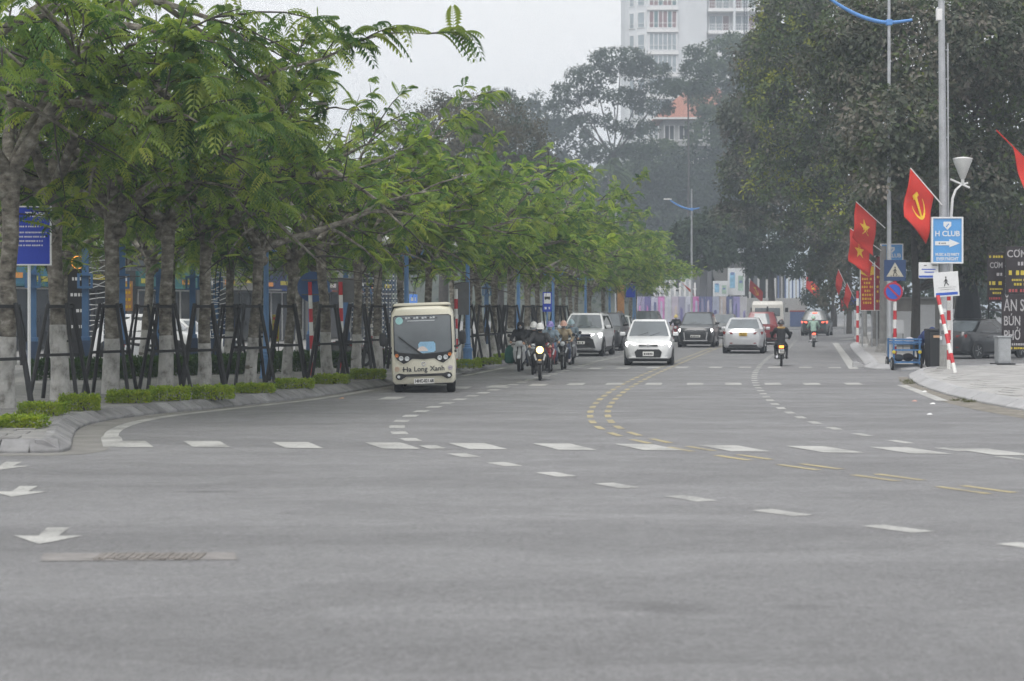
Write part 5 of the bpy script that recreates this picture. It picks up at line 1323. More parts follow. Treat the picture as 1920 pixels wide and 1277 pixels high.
def person_meshes(kind):
    if kind in POSES: return POSES[kind]
    J = {k: Vector(v) for k, v in pose(kind).items()}
    mir = lambda v: Vector((-v.x, v.y, v.z))
    body = MB()
    limb(body, [J['pelvis'], J['waist'], J['chest'], J['neck']], [.135, .125, .150, .06])
    limb(body, [J['neck'], J['head']], [.055, .05]); blob(body, J['head'], .105, 14, .80, .95, 1.18)
    blob(body, J['head'] + Vector((0, -.095, -.01)), .020, 6); blob(body, J['head'] + Vector((0, -.085, -.055)), .03, 6, 1.2, .6, .5)
    for s in (1, -1):
        f = (lambda v: v) if s > 0 else mir
        limb(body, [J['chest'] + Vector((s * .05, 0, .08)), f(J['sh'])], [.08, .065])
        limb(body, [f(J['sh']), f(J['el']), f(J['ha'])], [.056, .044, .030])
        hd = (J['ha'] - J['el']).normalized(); hb = J['ha'] + hd * .05
        blob(body, f(hb), .042, 8, .95, 1.0, .6)
        for q in range(4):                                  # fingers curled over the grip
            x = -.03 + .02 * q; L = (.9, 1.05, 1.0, .8)[q]
            b0 = hb + Vector((x, -.02, .008)); pts = [b0, b0 + Vector((0, -.040 * L, .004)), b0 + Vector((0, -.055 * L, -.026)), b0 + Vector((0, -.030 * L, -.046))]
            limb(body, [f(p) for p in pts], [.0100, .0095, .0090, .0085], 6)
        b0 = hb + Vector((-.035, .012, -.006)); limb(body, [f(b0), f(b0 + Vector((-.018, -.025, -.018))), f(b0 + Vector((-.004, -.045, -.038)))], [.0115, .0105, .0095], 6)
        limb(body, [f(J['hip']), f(J['kn']), f(J['an'])], [.088, .058, .040]); limb(body, [f(J['an']), f(J['to'])], [.042, .034])
        blob(body, f(J['head']) + Vector((s * .085, .01, -.01)), .026, 6, .5, .9, 1.2)
    jacket = MB()
    limb(jacket, [J['pelvis'] + Vector((0, -.01, .02)), J['waist'], J['chest'], J['neck'] - Vector((0, 0, .05))], [.160, .152, .178, .09])
    trouser = MB(); limb(trouser, [J['pelvis'], J['pelvis'] + Vector((0, 0, -.04))], [.150, .14])
    sh = {}
    for s in (1, -1):
        f = (lambda v: v) if s > 0 else mir
        limb(jacket, [J['chest'] + Vector((s * .06, 0, .08)), f(J['sh'])], [.10, .088]); limb(jacket, [f(J['sh']), f(J['el']), f(J['ha'].lerp(J['el'], .12))], [.082, .066, .050])
        limb(trouser, [f(J['hip']), f(J['kn']), f(J['an'].lerp(J['kn'], .14))], [.105, .078, .062])
        so = MB(); limb(so, [f(J['an']) + Vector((0, .03, -.01)), f(J['an']), f(J['to'])], [.042, .052, .044]); sh[s] = remeshed(so, .014, 'shoe', 2)
    helmet = MB(); h = J['head'] + Vector((0, .008, .03)); n = 16; rings = []
    for k in range(9):
        a = math.pi * .5 * k / 8; r = .138 * math.cos(a) + .002; z = -.045 + .175 * math.sin(a)
        rings.append([Vector((h.x + r * .92 * math.cos(b), h.y + r * 1.1 * math.sin(b), h.z + z)) for b in [2 * math.pi * q / n for q in range(n)]])
    helmet.loft(rings); helmet.add([Vector((h.x + x, h.y + y, h.z + z)) for x, y, z in ((-.11, -.11, -.03), (.11, -.11, -.03), (.085, -.205, -.055), (-.085, -.205, -.055), (-.11, -.11, -.042), (.11, -.11, -.042), (.085, -.205, -.065), (-.085, -.205, -.065))], [(0, 1, 2, 3), (7, 6, 5, 4), (2, 6, 7, 3), (0, 3, 7, 4), (1, 5, 6, 2)])
    mask = MB(); m0 = J['head'] + Vector((0, -.045, -.055)); blob(mask, m0, .085, 10, .88, .82, .72)
    hood = MB(); blob(hood, J['head'] + Vector((0, .025, .005)), .135, 12, .95, .95, 1.12); limb(hood, [J['head'] + Vector((0, .03, -.06)), J['neck'] + Vector((0, .02, -.02))], [.115, .12])
    eyes = MB()
    for s in (-1, 1): blob(eyes, J['head'] + Vector((s * .034, -.088, .018)), .012, 6)
    POSES[kind] = dict(body=remeshed(body, .011, 'body', 2), jacket=remeshed(jacket, .022, 'jacket'), trousers=remeshed(trouser, .02, 'trousers'), sl=sh[1], sr=sh[-1], helmet=helmet.mesh('helmet', M_BLKPL, smooth=50),
                       mask=mask.mesh('face_mask', M_BLKPL, smooth=60), hood=remeshed(hood, .016, 'hood'), eyes=eyes.mesh('eyes', M_INK))
    return POSES[kind]
M_SKIN = pm('skin', (.42, .26, .18), .55, var=.08, scale=8)
def cloth(name, c, rough=.85): return pm(name, c, rough, var=.18, scale=9, bump=.3, bscale=30)
def with_mat(name, me, mat, parent):
    o = link(name, me, parent); o.material_slots[0].link = 'OBJECT'; o.material_slots[0].material = mat
    return o
def person(pos, rz, kind, label, jacket, trousers, helmet=None, mask=None, hood=None, shoe=None, fur=None, z=0.0, sc=.90):
    m = person_meshes(kind); t = empty('person', (pos[0], pos[1], z), rz, label, 'person', 'people on the road'); t.scale = (sc, sc, sc)
    with_mat('body', m['body'], M_SKIN, t); with_mat('jacket', m['jacket'], jacket, t); with_mat('trousers', m['trousers'], trousers, t)
    for k in ('sl', 'sr'): with_mat('shoe', m[k], shoe or cloth('shoe_dark', (.03, .03, .032)), t)
    link('eyes', m['eyes'], t)
    if helmet: with_mat('helmet', m['helmet'], helmet, t)
    if mask: with_mat('face_mask', m['mask'], mask, t)
    if hood: with_mat('hood', m['hood'], hood, t)
    if fur:
        o = with_mat('fur_collar', MB().lathe([(.13 + .03 * math.cos(a), .045 * math.sin(a)) for a in [2 * math.pi * q / 10 for q in range(11)]], 18, (0, .0, 1.40), cap=False).mesh('fur_collar', fur, smooth=60), fur, t)
    return t
def motorbike(pos, rz, label, col, scooter=False, lit=None, tail=None, group='motorbikes', accent=None):
    t = empty('motorbike', (pos[0], pos[1], 0), rz, label, 'motorbike', group); t.scale = (.90, .90, .90)
    r, w = (.245, .10) if scooter else (.285, .085); yf, yr = -.66, .60; acc = accent or col
    wheel(t, 0, yf, r, w, 'front_wheel'); wheel(t, 0, yr, r, w + .01, 'rear_wheel')
    fk = MB()
    for s in (-1, 1): fk.tube([(s * .085, yf, r), (s * .085, yf + .13, .62), (s * .05, yf + .20, .90)], .022, 7)
    fk.build('fork', M_BLKPL, t)
    arc = [(yf + math.cos(a) * (r + .045), r + math.sin(a) * (r + .045)) for a in [.3 + 2.1 * k / 8 for k in range(9)]]
    MB().loft([[Vector((x, y, z)) for x in ()] or [Vector((-.06, y, z)), Vector((.06, y, z)), Vector((.05, y, z + .025)), Vector((-.05, y, z + .025))] for y, z in arc]).build('front_fender', col, t, smooth=40)
    if scooter:
        sec = [(.28, .12, .10), (.45, .20, .13), (.66, .23, .15), (.84, .20, .12), (.95, .13, .07)]
        MB().loft([[Vector((-b, yf + .24 + .05 * (z - .5), z)), Vector((-b * .6, yf + .14 + .10 * (z - .28), z)), Vector((0, yf + .11 + .10 * (z - .28), z)), Vector((b * .6, yf + .14 + .10 * (z - .28), z)), Vector((b, yf + .24 + .05 * (z - .5), z)), Vector((0, yf + .27, z))] for z, b, d in sec]).build('leg_shield', col, t, smooth=50)
        MB().box((0, -.18, .30), (.34, .52, .08)).build('floorboard', M_BLKPL, t, bev=.02)
        MB().loft([[Vector((x * b, y, z)) for x, z in ((-1, .34), (1, .34), (1, zt * .82), (.7, zt), (-.7, zt), (-1, zt * .82))] for y, b, zt in ((.06, .12, .60), (.2, .17, .72), (.55, .17, .74), (.90, .10, .74))]).build('tail_body', col, t, smooth=40)
        for s in (-1, 1): MB().prism([(-.05, -.05), (.06, -.02), (.04, .05), (-.04, .04)], .03, Matrix.Translation((s * .13, yf + .12, .72))).build('indicator', M_LENS, t)
    else:
        MB().loft([[Vector((-b, yf + .20 + dy, z)), Vector((0, yf + .09 + dy, z)), Vector((b, yf + .20 + dy, z)), Vector((b * .7, yf + .32 + dy, z)), Vector((-b * .7, yf + .32 + dy, z))] for z, b, dy in ((.40, .10, .10), (.52, .20, .04), (.70, .22, .0), (.86, .13, .05))]).build('front_fairing', col, t, smooth=40)
        for s in (-1, 1):
            MB().prism([(-.01, -.10), (.025, -.11), (.085, .06), (.05, .09)] if s > 0 else [(.01, -.10), (-.05, .09), (-.085, .06), (-.025, -.11)], .03, Matrix.Translation((s * .10, yf + .085, .70)) @ Matrix.Rotation(s * .5, 4, 'Z')).build('position_light', M_LENS if not lit else M_PWHITE, t)
            MB().prism([(-.35, .55), (.10, .52), (.20, .30), (-.10, .28), (-.34, .40)], .02, Matrix.Translation((s * .15, -.1, 0)) @ Matrix.Rotation(math.radians(90), 4, 'Z')).build('side_fairing', col, t)
        MB().box((0, .05, .38), (.22, .42, .26)).build('engine', M_BLKPL, t, bev=.04)
        MB().loft([[Vector((x * b, y, z)) for x, z in ((-1, zb), (1, zb), (.8, zt), (-.8, zt))] for y, b, zb, zt in ((-.2, .08, .5, .68), (.1, .12, .5, .74), (.5, .12, .56, .76), (.88, .06, .70, .80))]).build('tail_body', col, t, smooth=40)
    st = MB().loft([[Vector((x * b, y, z)) for x, z in ((-1, zt - .08), (1, zt - .08), (.9, zt), (-.9, zt))] for y, b, zt in ((-.12, .09, .75), (.1, .14, .77), (.4, .15, .79), (.78, .11, .84))]).build('seat', M_BLKPL, t, smooth=40, bev=.012)
    MB().tube([(-.33, yf + .30, 1.00), (-.20, yf + .26, 1.02), (0, yf + .23, .98), (.20, yf + .26, 1.02), (.33, yf + .30, 1.00)], .018, 7).build('handlebar', M_BLKPL, t)
    hz = .93 if scooter else .90
    MB().loft([[Vector((x * b, yf + .10 + dy, hz + z)) for x, z in ((-1, -.05), (-.6, -.09), (.6, -.09), (1, -.05), (.9, .06), (.5, .10), (-.5, .10), (-.9, .06))] for b, dy in ((.10, .0), (.15, .06), (.14, .16), (.06, .22))]).build('headlight_cowl', acc, t, smooth=45)
    hr = 1.25 if lit else 1
    MB().lathe([(.085 * hr, 0), (.085 * hr, .03), (.06 * hr, .05), (.01, .055)], 16, c=(0, yf + .115, hz - .0), rot=Matrix.Rotation(math.radians(90), 3, 'X')).build('headlight', lit or M_LENS, t, smooth=50)
    for s in (-1, 1):
        mr = MB().lathe([(.01, -.012), (.06, -.01), (.062, .01), (.01, .012)], 12, c=(s * .36, yf + .30, 1.20), rot=Matrix.Rotation(math.radians(80), 3, 'X')).build('mirror', M_BLKPL, t, smooth=40); mr.scale = (1, 1, 1)
        MB().tube([(s * .25, yf + .27, 1.02), (s * .30, yf + .28, 1.10), (s * .36, yf + .30, 1.18)], .008, 5).build('mirror_stalk', M_BLKPL, mr)
        MB().tube([(s * .10, .02, .30), (s * .27, .02, .29)], .018, 6).build('footpeg', M_BLKPL, t)
    MB().box((0, .93, .72), (.17, .05, .09)).build('tail_light', tail or M_TAIL, t, bev=.015)
    pl = MB().box((0, .97, .56), (.19, .012, .14)).build('number_plate', M_PLATE, t); text_bars(pl, -.07, .07, .595, .04, M_INK, .978, len(label)); text_bars(pl, -.08, .08, .535, .045, M_INK, .978, len(label) + 1)
    MB().loft([[Vector((-.07, y, z)), Vector((.07, y, z)), Vector((.07, y, z + .02)), Vector((-.07, y, z + .02))] for y, z in ((.58, .60), (.75, .62), (.90, .56), (.97, .42))]).build('rear_fender', M_BLKPL, t)
    MB().tube([(.13, .05, .26), (.15, .4, .28), (.16, .85, .36)], [.03, .045, .05], 9).build('exhaust', M_CHROME, t)
    sp = MB()
    for s in (-1, 1): sp.bar((s * .06, .15, .32), (s * .06, yr, r), .03, .04)
    sp.build('swing_arm', M_BLKPL, t)
    return t
NAVY = cloth('cloth_near_black', (.016, .017, .02)); GREYC = cloth('cloth_charcoal', (.05, .052, .056)); TAN = cloth('cloth_tan', (.34, .28, .19)); STEELB = cloth('cloth_grey_blue', (.22, .28, .33)); JEANS = cloth('cloth_jeans', (.07, .09, .14)); BLUEC = cloth('cloth_dark_blue', (.03, .05, .16))
HW = pm('helmet_white', (.66, .66, .65), .3, coat=.5); HP_ = pm('helmet_purple', (.26, .22, .55), .35, coat=.4); HK = pm('helmet_pink', (.62, .36, .28), .35, coat=.4); HG = pm('helmet_mint', (.42, .58, .48), .35, coat=.4); HB = pm('helmet_pale_blue', (.42, .56, .62), .35, coat=.4); HD = pm('helmet_black', (.03, .03, .035), .3, coat=.4); HY = pm('helmet_yellow', (.62, .50, .20), .35)
MASKW = cloth('mask_pale', (.55, .58, .62)); MASKD = cloth('mask_grey', (.30, .31, .33))
BIKEW = paint('bike_white', (.62, .64, .66)); BIKEK = paint('bike_black', (.02, .02, .022)); BIKER = paint('bike_red', (.30, .03, .04)); BIKEG = paint('bike_grey', (.18, .18, .19))
def rider(px, py, rz, bike, who, kind='bike', z=.0):
    p = G(px, py); p = p + Vector((math.sin(rz) * -.66, math.cos(rz) * .66, 0)) if abs(rz) < 1.6 else p - Vector((math.sin(rz - math.pi) * -.60, math.cos(rz - math.pi) * .60, 0)) * -1
    motorbike(p, rz, **bike)
    person(p, rz, kind, **who)
    return p
p = rider(973, 697, -.08, dict(label='white scooter with a green bag hung at each side', col=BIKEW, scooter=True), dict(label='person in black hooded jacket and mask on the white scooter', jacket=NAVY, trousers=NAVY, hood=NAVY, mask=MASKD), 'scooter')
M_BAG = cloth('bag_green', (.02, .12, .10))
for s, lab in ((-1, 'dark green sack hanging on the kerb side of the white scooter'), (1, 'dark green sack hanging on the road side of the white scooter')):
    b = empty('sack', (p.x + s * .33, p.y + .25, .22), .1 * s, lab, 'sack', 'green sacks on the white scooter')
    MB().lathe([(.09, 0), (.15, .04), (.16, .25), (.14, .45), (.06, .52), (.05, .56)], 12).build('bag', M_BAG, b, smooth=50)
    MB().tube([(0, 0, .54), (-s * .10, 0, .60), (-s * .20, 0, .57)], .012, 5).build('strap', M_BLKPL, b)
rider(1012, 714, -.03, dict(label='dark motorbike with a glowing yellow headlamp leading the group', col=BIKEK, lit=M_HEADYEL), dict(label='person in charcoal jacket and white helmet on the leading motorbike', jacket=GREYC, trousers=NAVY, helmet=HW, mask=NAVY))
rider(999, 703, -.06, dict(label='dark motorbike mostly hidden behind the leading motorbike', col=BIKEG), dict(label='person with white helmet and face mask just behind the leading rider', jacket=NAVY, trousers=JEANS, helmet=HW, mask=MASKW))
rider(1030, 699, -.06, dict(label='red motorbike between the leading and the black motorbike', col=BIKER), dict(label='person in grey-blue jacket and purple helmet on the red motorbike', jacket=STEELB, trousers=JEANS, helmet=HP_, mask=MASKW))
p = rider(1054, 694, -.10, dict(label='black motorbike with pale headlamp beside the white crossover', col=BIKEK, accent=BIKEK), dict(label='person in tan jacket and pink helmet on the black motorbike', jacket=TAN, trousers=JEANS, helmet=HK, mask=MASKD, shoe=cloth('shoe_pale', (.5, .45, .45))))
rider(1068, 684, -.12, dict(label='scooter hidden behind the tan-jacketed rider', col=BIKEG, scooter=True), dict(label='person in pale blue helmet peeping out behind the tan-jacketed rider', jacket=STEELB, trousers=NAVY, helmet=HB, mask=MASKW), 'scooter')
rider(1465, 687, math.pi - .12, dict(label='black motorbike with orange tail lamp riding away', col=BIKEK, tail=M_TAILOR), dict(label='person in black padded coat with tan fur collar riding away', jacket=NAVY, trousers=NAVY, helmet=HD, fur=cloth('fur_tan', (.36, .24, .10))))
rider(1526, 651, math.pi - .12, dict(label='scooter with red tail lamp following the braking car', col=BIKEG, scooter=True, tail=M_TAILON), dict(label='person in mint helmet and pale jacket on the scooter riding away', jacket=cloth('cloth_pale_green', (.30, .42, .36)), trousers=NAVY, helmet=HG), 'scooter')
rider(1266, 642, RH, dict(label='dark red motorbike coming between the white hatchback and the black people carrier', col=BIKER), dict(label='person in yellow helmet riding beside the black people carrier', jacket=NAVY, trousers=NAVY, helmet=HY, mask=MASKW))
for i, (px, py, rz, c, lab) in enumerate([(648, 697, 1.3, BIKEK, 'black motorbike parked behind the trees left of the bus'), (672, 694, 1.5, BIKER, 'red motorbike parked behind the trees nearest the bus'), (285, 700, 1.4, BIKEW, 'white scooter parked behind the flame trees')]):
    motorbike(G(px, py) + Vector((0, 0, .0)), rz, lab, c, scooter=(i == 2), group='parked motorbikes').location.z = .16
# ------------------------------------------------------------------ left promenade: columns, lamps, signs, shops
M_NAVYP = pm('column_navy_paint', (.065, .15, .30), .5, var=.15, scale=3); M_NAVYD = pm('column_plinth', (.03, .06, .12), .6, var=.2, scale=3)
M_LBLUE = pm('post_blue_paint', (.12, .25, .48), .45, var=.12, scale=3); M_GLOBE = pm('lamp_globe', (.62, .63, .62), .15, var=.05, spec=.7)
def bell(mb, c, r): mb.lathe([(r * .25, r * .9), (r * .6, r * .7), (r * .95, r * .1), (r, -.05 * r), (r * .75, -r * .6), (r * .2, -r * .85)], 14, c)
def navy_column(px, d, i):
    p = Vector(((px - 960) / FPX * d, d, .165))
    t = empty('lamp_column', p, .15, 'square navy lamp column with open box collar, %s counted from the blue notice board' % ORD[i], 'lamp post', 'navy lamp columns of the promenade')
    MB().box((0, 0, .40), (.34, .34, .80)).build('plinth', M_NAVYD, t, bev=.02); MB().box((0, 0, .86), (.28, .28, .12)).build('plinth_cap', M_NAVYP, t, bev=.015)
    MB().box((0, 0, 2.8), (.19, .19, 3.9)).build('shaft', M_NAVYP, t)
    bx = MB()
    for s in (-1, 1): bx.box((s * .19, -.12, 2.55), (.07, .09, .44)); bx.box((0, -.12, 2.55 + s * .19), (.31, .09, .07))
    bx.build('box_collar', M_NAVYP, t)
    for s, z in ((1, 3.55), (-1, 4.15)):
        MB().tube([(s * .08, 0, z + .45), (s * .25, 0, z + .52), (s * .42, 0, z + .42), (s * .42, 0, z + .25)], .022, 6).build('bracket', M_NAVYP, t)
        mb = MB(); bell(mb, (s * .42, 0, z + .1), .17); mb.build('lantern', M_GLOBE, t, smooth=50)
for i, (px, d) in enumerate([(62, 57), (160, 58.5), (229, 60), (298, 61.5), (361, 63.5), (405, 66), (583, 72), (607, 75), (648, 78), (692, 82), (912, 96)]): navy_column(px, d, i)
def globe_lamp(px, py, i, lab=None):
    p = G(px, py); p.z = .165
    t = empty('globe_lamp_post', p, .2, 'light blue post with white globe lamps, %s from the kerb corner' % ORD[i], 'lamp post', 'light blue globe lamp posts')
    MB().lathe([(.17, 0), (.17, .04), (.145, .08), (.135, .42), (.15, .45), (.15, .52), (.10, .56)], 8).build('plinth', M_LBLUE, t, smooth=30)
    MB().lathe([(.085, .54), (.11, .58), (.085, .62), (.11, .66), (.08, .70), (.072, 1.2), (.06, 3.3), (.05, 3.5)], 14).build('shaft', M_LBLUE, t, smooth=50)
    for s in (-1, 1):
        MB().tube([(s * .05, 0, 3.30), (s * .20, 0, 3.18), (s * .40, 0, 3.22), (s * .50, 0, 3.40)], .028, 7).build('arm', M_LBLUE, t, smooth=60)
        mb = MB(); r = .19; mb.lathe([(.01, -r)] + [(r * math.cos(a), r * math.sin(a)) for a in [-1.3 + 2.7 * q / 10 for q in range(11)]], 16, (s * .50, 0, 3.62)); mb.build('globe', M_GLOBE, t, smooth=60)
for i, (px, py) in enumerate([(499, 722), (762, 706), (877, 695), (972, 674), (1037, 658), (1098, 646), (1143, 638), (1188, 631)]): globe_lamp(px, py, i)
# notice board
M_SIGNB = pm('sign_blue', (.012, .045, .42), .4, var=.08, scale=2); M_SIGNW = pm('sign_white', (.72, .73, .74), .45, var=.05); M_LBL = pm('sign_light_blue', (.10, .32, .66), .4, var=.06, scale=2)
M_PRED2 = pm('post_red', (.50, .03, .04), .5, var=.15, scale=4); M_PWH2 = pm('post_white', (.70, .70, .68), .5, var=.12, scale=4); M_GREYB = pm('sign_back_grey', (.14, .145, .15), .55, metal=.2, var=.1)
def notice():
    d = 37.0; s = FPX / d; c = PT(54, 442, d); t = empty('notice_board', (c.x, c.y, .165), 0, 'blue notice board with white frame and text, half behind the first trunk', 'sign')
    w, h, z = .82, 109 / s, c.z - .165
    b = MB().box((0, 0, z), (w, .03, h)).build('panel', M_SIGNB, t)
    f = MB()
    for sx in (-1, 1): f.box((sx * w / 2, -.005, z), (.025, .05, h + .02)); f.box((0, -.005, z + sx * h / 2), (w, .045, .025))
    f.build('frame', M_SIGNW, t)
    lettering('TRÌNH', .13, M_SIGNW, t, (.12, -.02, z + h * .36), fit=.36, depth=.002, bold=.003)
    rnd = random.Random(2)
    for k, (x1, zz) in enumerate(((.22, .17), (.34, .06), (.34, -.02), (.26, -.10), (.26, -.18))):
        text_bars(t, -.36, x1, z + zz, .028, M_SIGNW, -.018, k)
    MB().tube([(0, .03, 0), (0, .03, z - h / 2)], .03, 8).build('post', M_SIGNW, t)
notice()
def banded_post(t, h, r, n, base=(0, 0, 0), lean=(0, 0), start_red=True):
    for k in range(n):
        a, b = k / n, (k + 1) / n; A = Vector((base[0] + lean[0] * a, base[1] + lean[1] * a, h * a)); B = Vector((base[0] + lean[0] * b, base[1] + lean[1] * b, h * b))
        MB().tube([A, B], r, 10).build('post_band', M_PRED2 if (k % 2 == 0) == start_red else M_PWH2, t, smooth=50)
def disc(t, r, z, mat, y=0, th=.012, name='plate', n=32): return MB().lathe([(r, -th / 2), (r, th / 2)], n, (0, y, z), rot=Matrix.Rotation(math.radians(90), 3, 'X')).build(name, mat, t)
p = G(586, 716); t = empty('road_sign', (p.x, p.y, .16), 0, 'round blue road sign seen from behind on a red and white post', 'sign', 'road signs on the left kerb')
z = CAM_H + (575 - 538) / FPX * p.y - .16; disc(t, .40, z, pm('sign_back_blue', (.05, .11, .26), .5, var=.1), y=.05)
for dz in (-.20, .18): MB().box((0, .02, z + dz), (.56, .035, .03)).build('bracket', M_GREYB, t)
banded_post(t, z + .13, .052, 7, lean=(-.07, 0))
p = G(642, 712); t = empty('road_sign', (p.x, p.y, .16), 0, 'grey back of a rectangular road sign on a red and white post', 'sign', 'road signs on the left kerb')
z = CAM_H + (575 - 544) / FPX * p.y - .16; MB().box((.18, .06, z), (.62, .012, .66)).build('plate', M_GREYB, t); banded_post(t, z + .22, .055, 7, lean=(-.05, 0))
p = G(855, 701); t = empty('road_sign', (p.x, p.y, .16), 0, 'grey sign panel on a red and white post just right of the bus', 'sign', 'road signs on the left kerb')
z = CAM_H + (575 - 560) / FPX * p.y - .16; MB().box((.17, .06, z), (.42, .012, .95)).build('plate', M_GREYB, t); banded_post(t, z + .28, .055, 8)
p = G(1026, 668); t = empty('bus_stop_sign', (p.x, p.y, .16), .1, 'blue and white bus stop sign above the motorbike riders', 'sign'); z = CAM_H + (575 - 566) / FPX * p.y - .16
MB().box((0, 0, z), (.36, .03, .78)).build('plate', M_SIGNB, t); MB().box((0, -.02, z + .14), (.27, .01, .42)).build('white_panel', M_SIGNW, t)
bb = MB(); bb.box((0, -.03, z + .16), (.22, .006, .09)); [bb.box((-.07 + .14 * k, -.03, z + .10), (.04, .006, .04)) for k in (0, 1)]; bb.build('bus_symbol', M_INK, t); text_bars(t, -.11, .11, z - .25, .09, M_SIGNW, -.02, 2)
MB().tube([(0, .03, 0), (0, .03, z + .4)], .03, 8).build('post', M_LBLUE, t)
p = G(1186, 640); t = empty('hanging_banner', (p.x, p.y, .16), 0, 'small blue banner on a pole near the far end of the trees', 'banner', 'banners at the far end of the trees'); MB().box((-.12, 0, 2.75), (.5, .03, .85)).build('cloth', M_SIGNB, t); MB().tube([(.16, .03, 0), (.16, .03, 3.4)], .03, 7).build('pole', M_LBLUE, t)
p = G(1164, 640); t = empty('hanging_banner', (p.x, p.y, .16), 0, 'narrow orange banner near the far end of the trees', 'banner', 'banners at the far end of the trees'); MB().prism([(-.2, 1.3), (0, .9), (.2, 1.3), (.2, 3.0), (-.2, 3.0)], .03).build('cloth', pm('banner_orange', (.55, .28, .12), .7, var=.15), t); MB().tube([(0, .04, 0), (0, .04, 3.1)], .03, 7).build('pole', M_GREYB, t)
# shop row
SC = [((.10, .11, .12), (.035, .04, .05), (.06, .20, .30)), ((.20, .20, .19), (.03, .03, .035), (.03, .03, .03)), ((.12, .13, .14), (.03, .04, .05), (.04, .16, .17)), ((.26, .26, .25), (.05, .055, .06), (.20, .20, .19)),
      ((.08, .09, .11), (.03, .035, .045), (.03, .05, .14)), ((.30, .30, .29), (.05, .05, .055), (.10, .10, .11)), ((.16, .17, .18), (.04, .045, .05), (.05, .09, .16))]
LABS = ['dark shopfront with teal fascia behind the first trunks', 'black-signed cafe front behind the second and third trunks', 'shop with teal awning and orange banner', 'pale grey shop behind the white zigzag lights',
        'dark blue shopfront beside the yogurt banner', 'light grey shop behind the light blue lamp post', 'grey shop behind the dotted lattice arch']
A, B = Vector(((-60 - 960) / FPX * 78, 78, 0)), Vector(((735 - 960) / FPX * 122, 122, 0)); NS = 7; ang = math.atan2(B.y - A.y, B.x - A.x); WS = (B - A).length / NS
rnd = random.Random(12)
for i in range(NS):
    c = A.lerp(B, (i + .5) / NS); wall, glass, fas = SC[i]; h = (4.3, 4.6, 4.2, 5.0, 4.4, 5.2, 4.8)[i]
    t = empty('shop_building', (c.x, c.y, .16), ang, LABS[i], 'building', 'shops behind the promenade')
    MB().box((0, 4, h / 2), (WS - .06, 8, h)).build('wall', pm('shop_wall_%d' % i, wall, .8, var=.15, scale=1), t)
    MB().box((0, 4, h + .08), (WS + .1, 8.4, .16)).build('roof', M_GREYB, t)
    MB().box((0, -.15, 3.05), (WS - .3, .30, .75)).build('fascia', pm('shop_fascia_%d' % i, fas, .5, var=.1), t)
    gm = pm('shop_glass_%d' % i, glass, .1, var=.3, scale=1, spec=.7)
    for k in range(4):
        wx = -WS / 2 + .5 + (k + .5) * (WS - 1) / 4
        wn_ = MB().box((wx, -.02, 1.30), ((WS - 1) / 4 - .12, .06, 2.5)).build('window' if k != 2 else 'door', gm, t)
        fr = MB()
        for s in (-1, 1): fr.box((wx + s * ((WS - 1) / 8 - .04), -.05, 1.30), (.06, .07, 2.56))
        fr.box((wx, -.052, 2.56), ((WS - 1) / 4, .07, .07)); fr.build('frame', M_GREYB if i % 2 else M_TRIMW, wn_)
    MB().prism([(-WS / 2 + .2, 2.62), (WS / 2 - .2, 2.62), (WS / 2 - .2, 2.70), (-WS / 2 + .2, 2.70)], 1.5, Matrix.Translation((0, -.9, 0))).build('awning', pm('awning_%d' % i, [(.05, .16, .20), (.03, .03, .035), (.06, .22, .22), (.25, .25, .24), (.04, .07, .2), (.22, .08, .06), (.1, .1, .11)][i], .7), t)
    for k in range(3): MB().box((-WS / 2 + .9 + k * 2.1, -.32, 3.05 + rnd.uniform(-.1, .1)), (rnd.uniform(.8, 1.4), .04, .22)).build('sign_text', [M_SIGNW, pm('sign_orange_lit', (.45, .2, .06), .5, emit=((1, .38, .06), .15)), pm('sign_yellow', (.6, .5, .08), .5)][(k + i) % 3], t)
def vbanner(px, py0, py1, d, w, col, lines, lab, tc, tsz=.16):
    s = FPX / d; c = PT(px, (py0 + py1) / 2, d); h = (py1 - py0) / s
    t = empty('shop_banner', (c.x, c.y, .16), 0, lab, 'banner', 'upright shop banners behind the trees'); z = c.z - .16
    MB().box((0, 0, z), (w, .04, h)).build('cloth', col, t)
    for k, l in enumerate(lines):
            zz = z + h / 2 - (k + .6) * h / (len(lines) + .2)
            if isinstance(l, str) and l: lettering(l, tsz, tc, t, (0, -.024, zz), fit=w * .78, depth=.002)
            elif l: text_bars(t, -w * .4 * l, w * .4 * l, zz, tsz * .7, tc, -.024, k + px)
    for s_ in (-1, 1): MB().tube([(s_ * w * .4, .03, 0), (s_ * w * .4, .03, z + h / 2)], .02, 6).build('post', M_GREYB, t)
M_ORB = pm('banner_orange', (.55, .28, .12), .7, var=.15); M_DKB = pm('banner_dark_blue', (.02, .045, .12), .6, var=.15); M_YEB = pm('banner_yellow', (.48, .40, .06), .6, var=.15); M_BLB = pm('banner_black', (.012, .012, .014), .5, var=.2)
vbanner(240, 527, 583, 66, .30, M_ORB, [.8, .8, .8, .8], 'narrow orange upright banner with yellow letters behind the third trunk', M_GOLD, .14)
vbanner(222, 530, 575, 66.5, .16, M_ORB, [.8, .8, .8], 'thinner orange banner just left of the lettered orange one', M_GOLD, .12)
vbanner(430, 570, 650, 68, .42, M_DKB, ['SỮA', 'CHUA', 'TRÂN', 'CHÂU', 'HẠ', 'LONG'], 'dark blue banner lettered with a yogurt dessert in white', M_SIGNW, .15)
vbanner(517, 590, 640, 66, .22, M_YEB, [.9, .8, .9, .8], 'yellow upright banner with coloured letters beside the blue lamp post', M_PRED2, .12)
vbanner(146, 505, 690, 62, .62, M_BLB, [.7, .9, .6, .8, 0, .7], 'tall black menu board with orange oval behind the second trunk', M_SIGNW, .14)
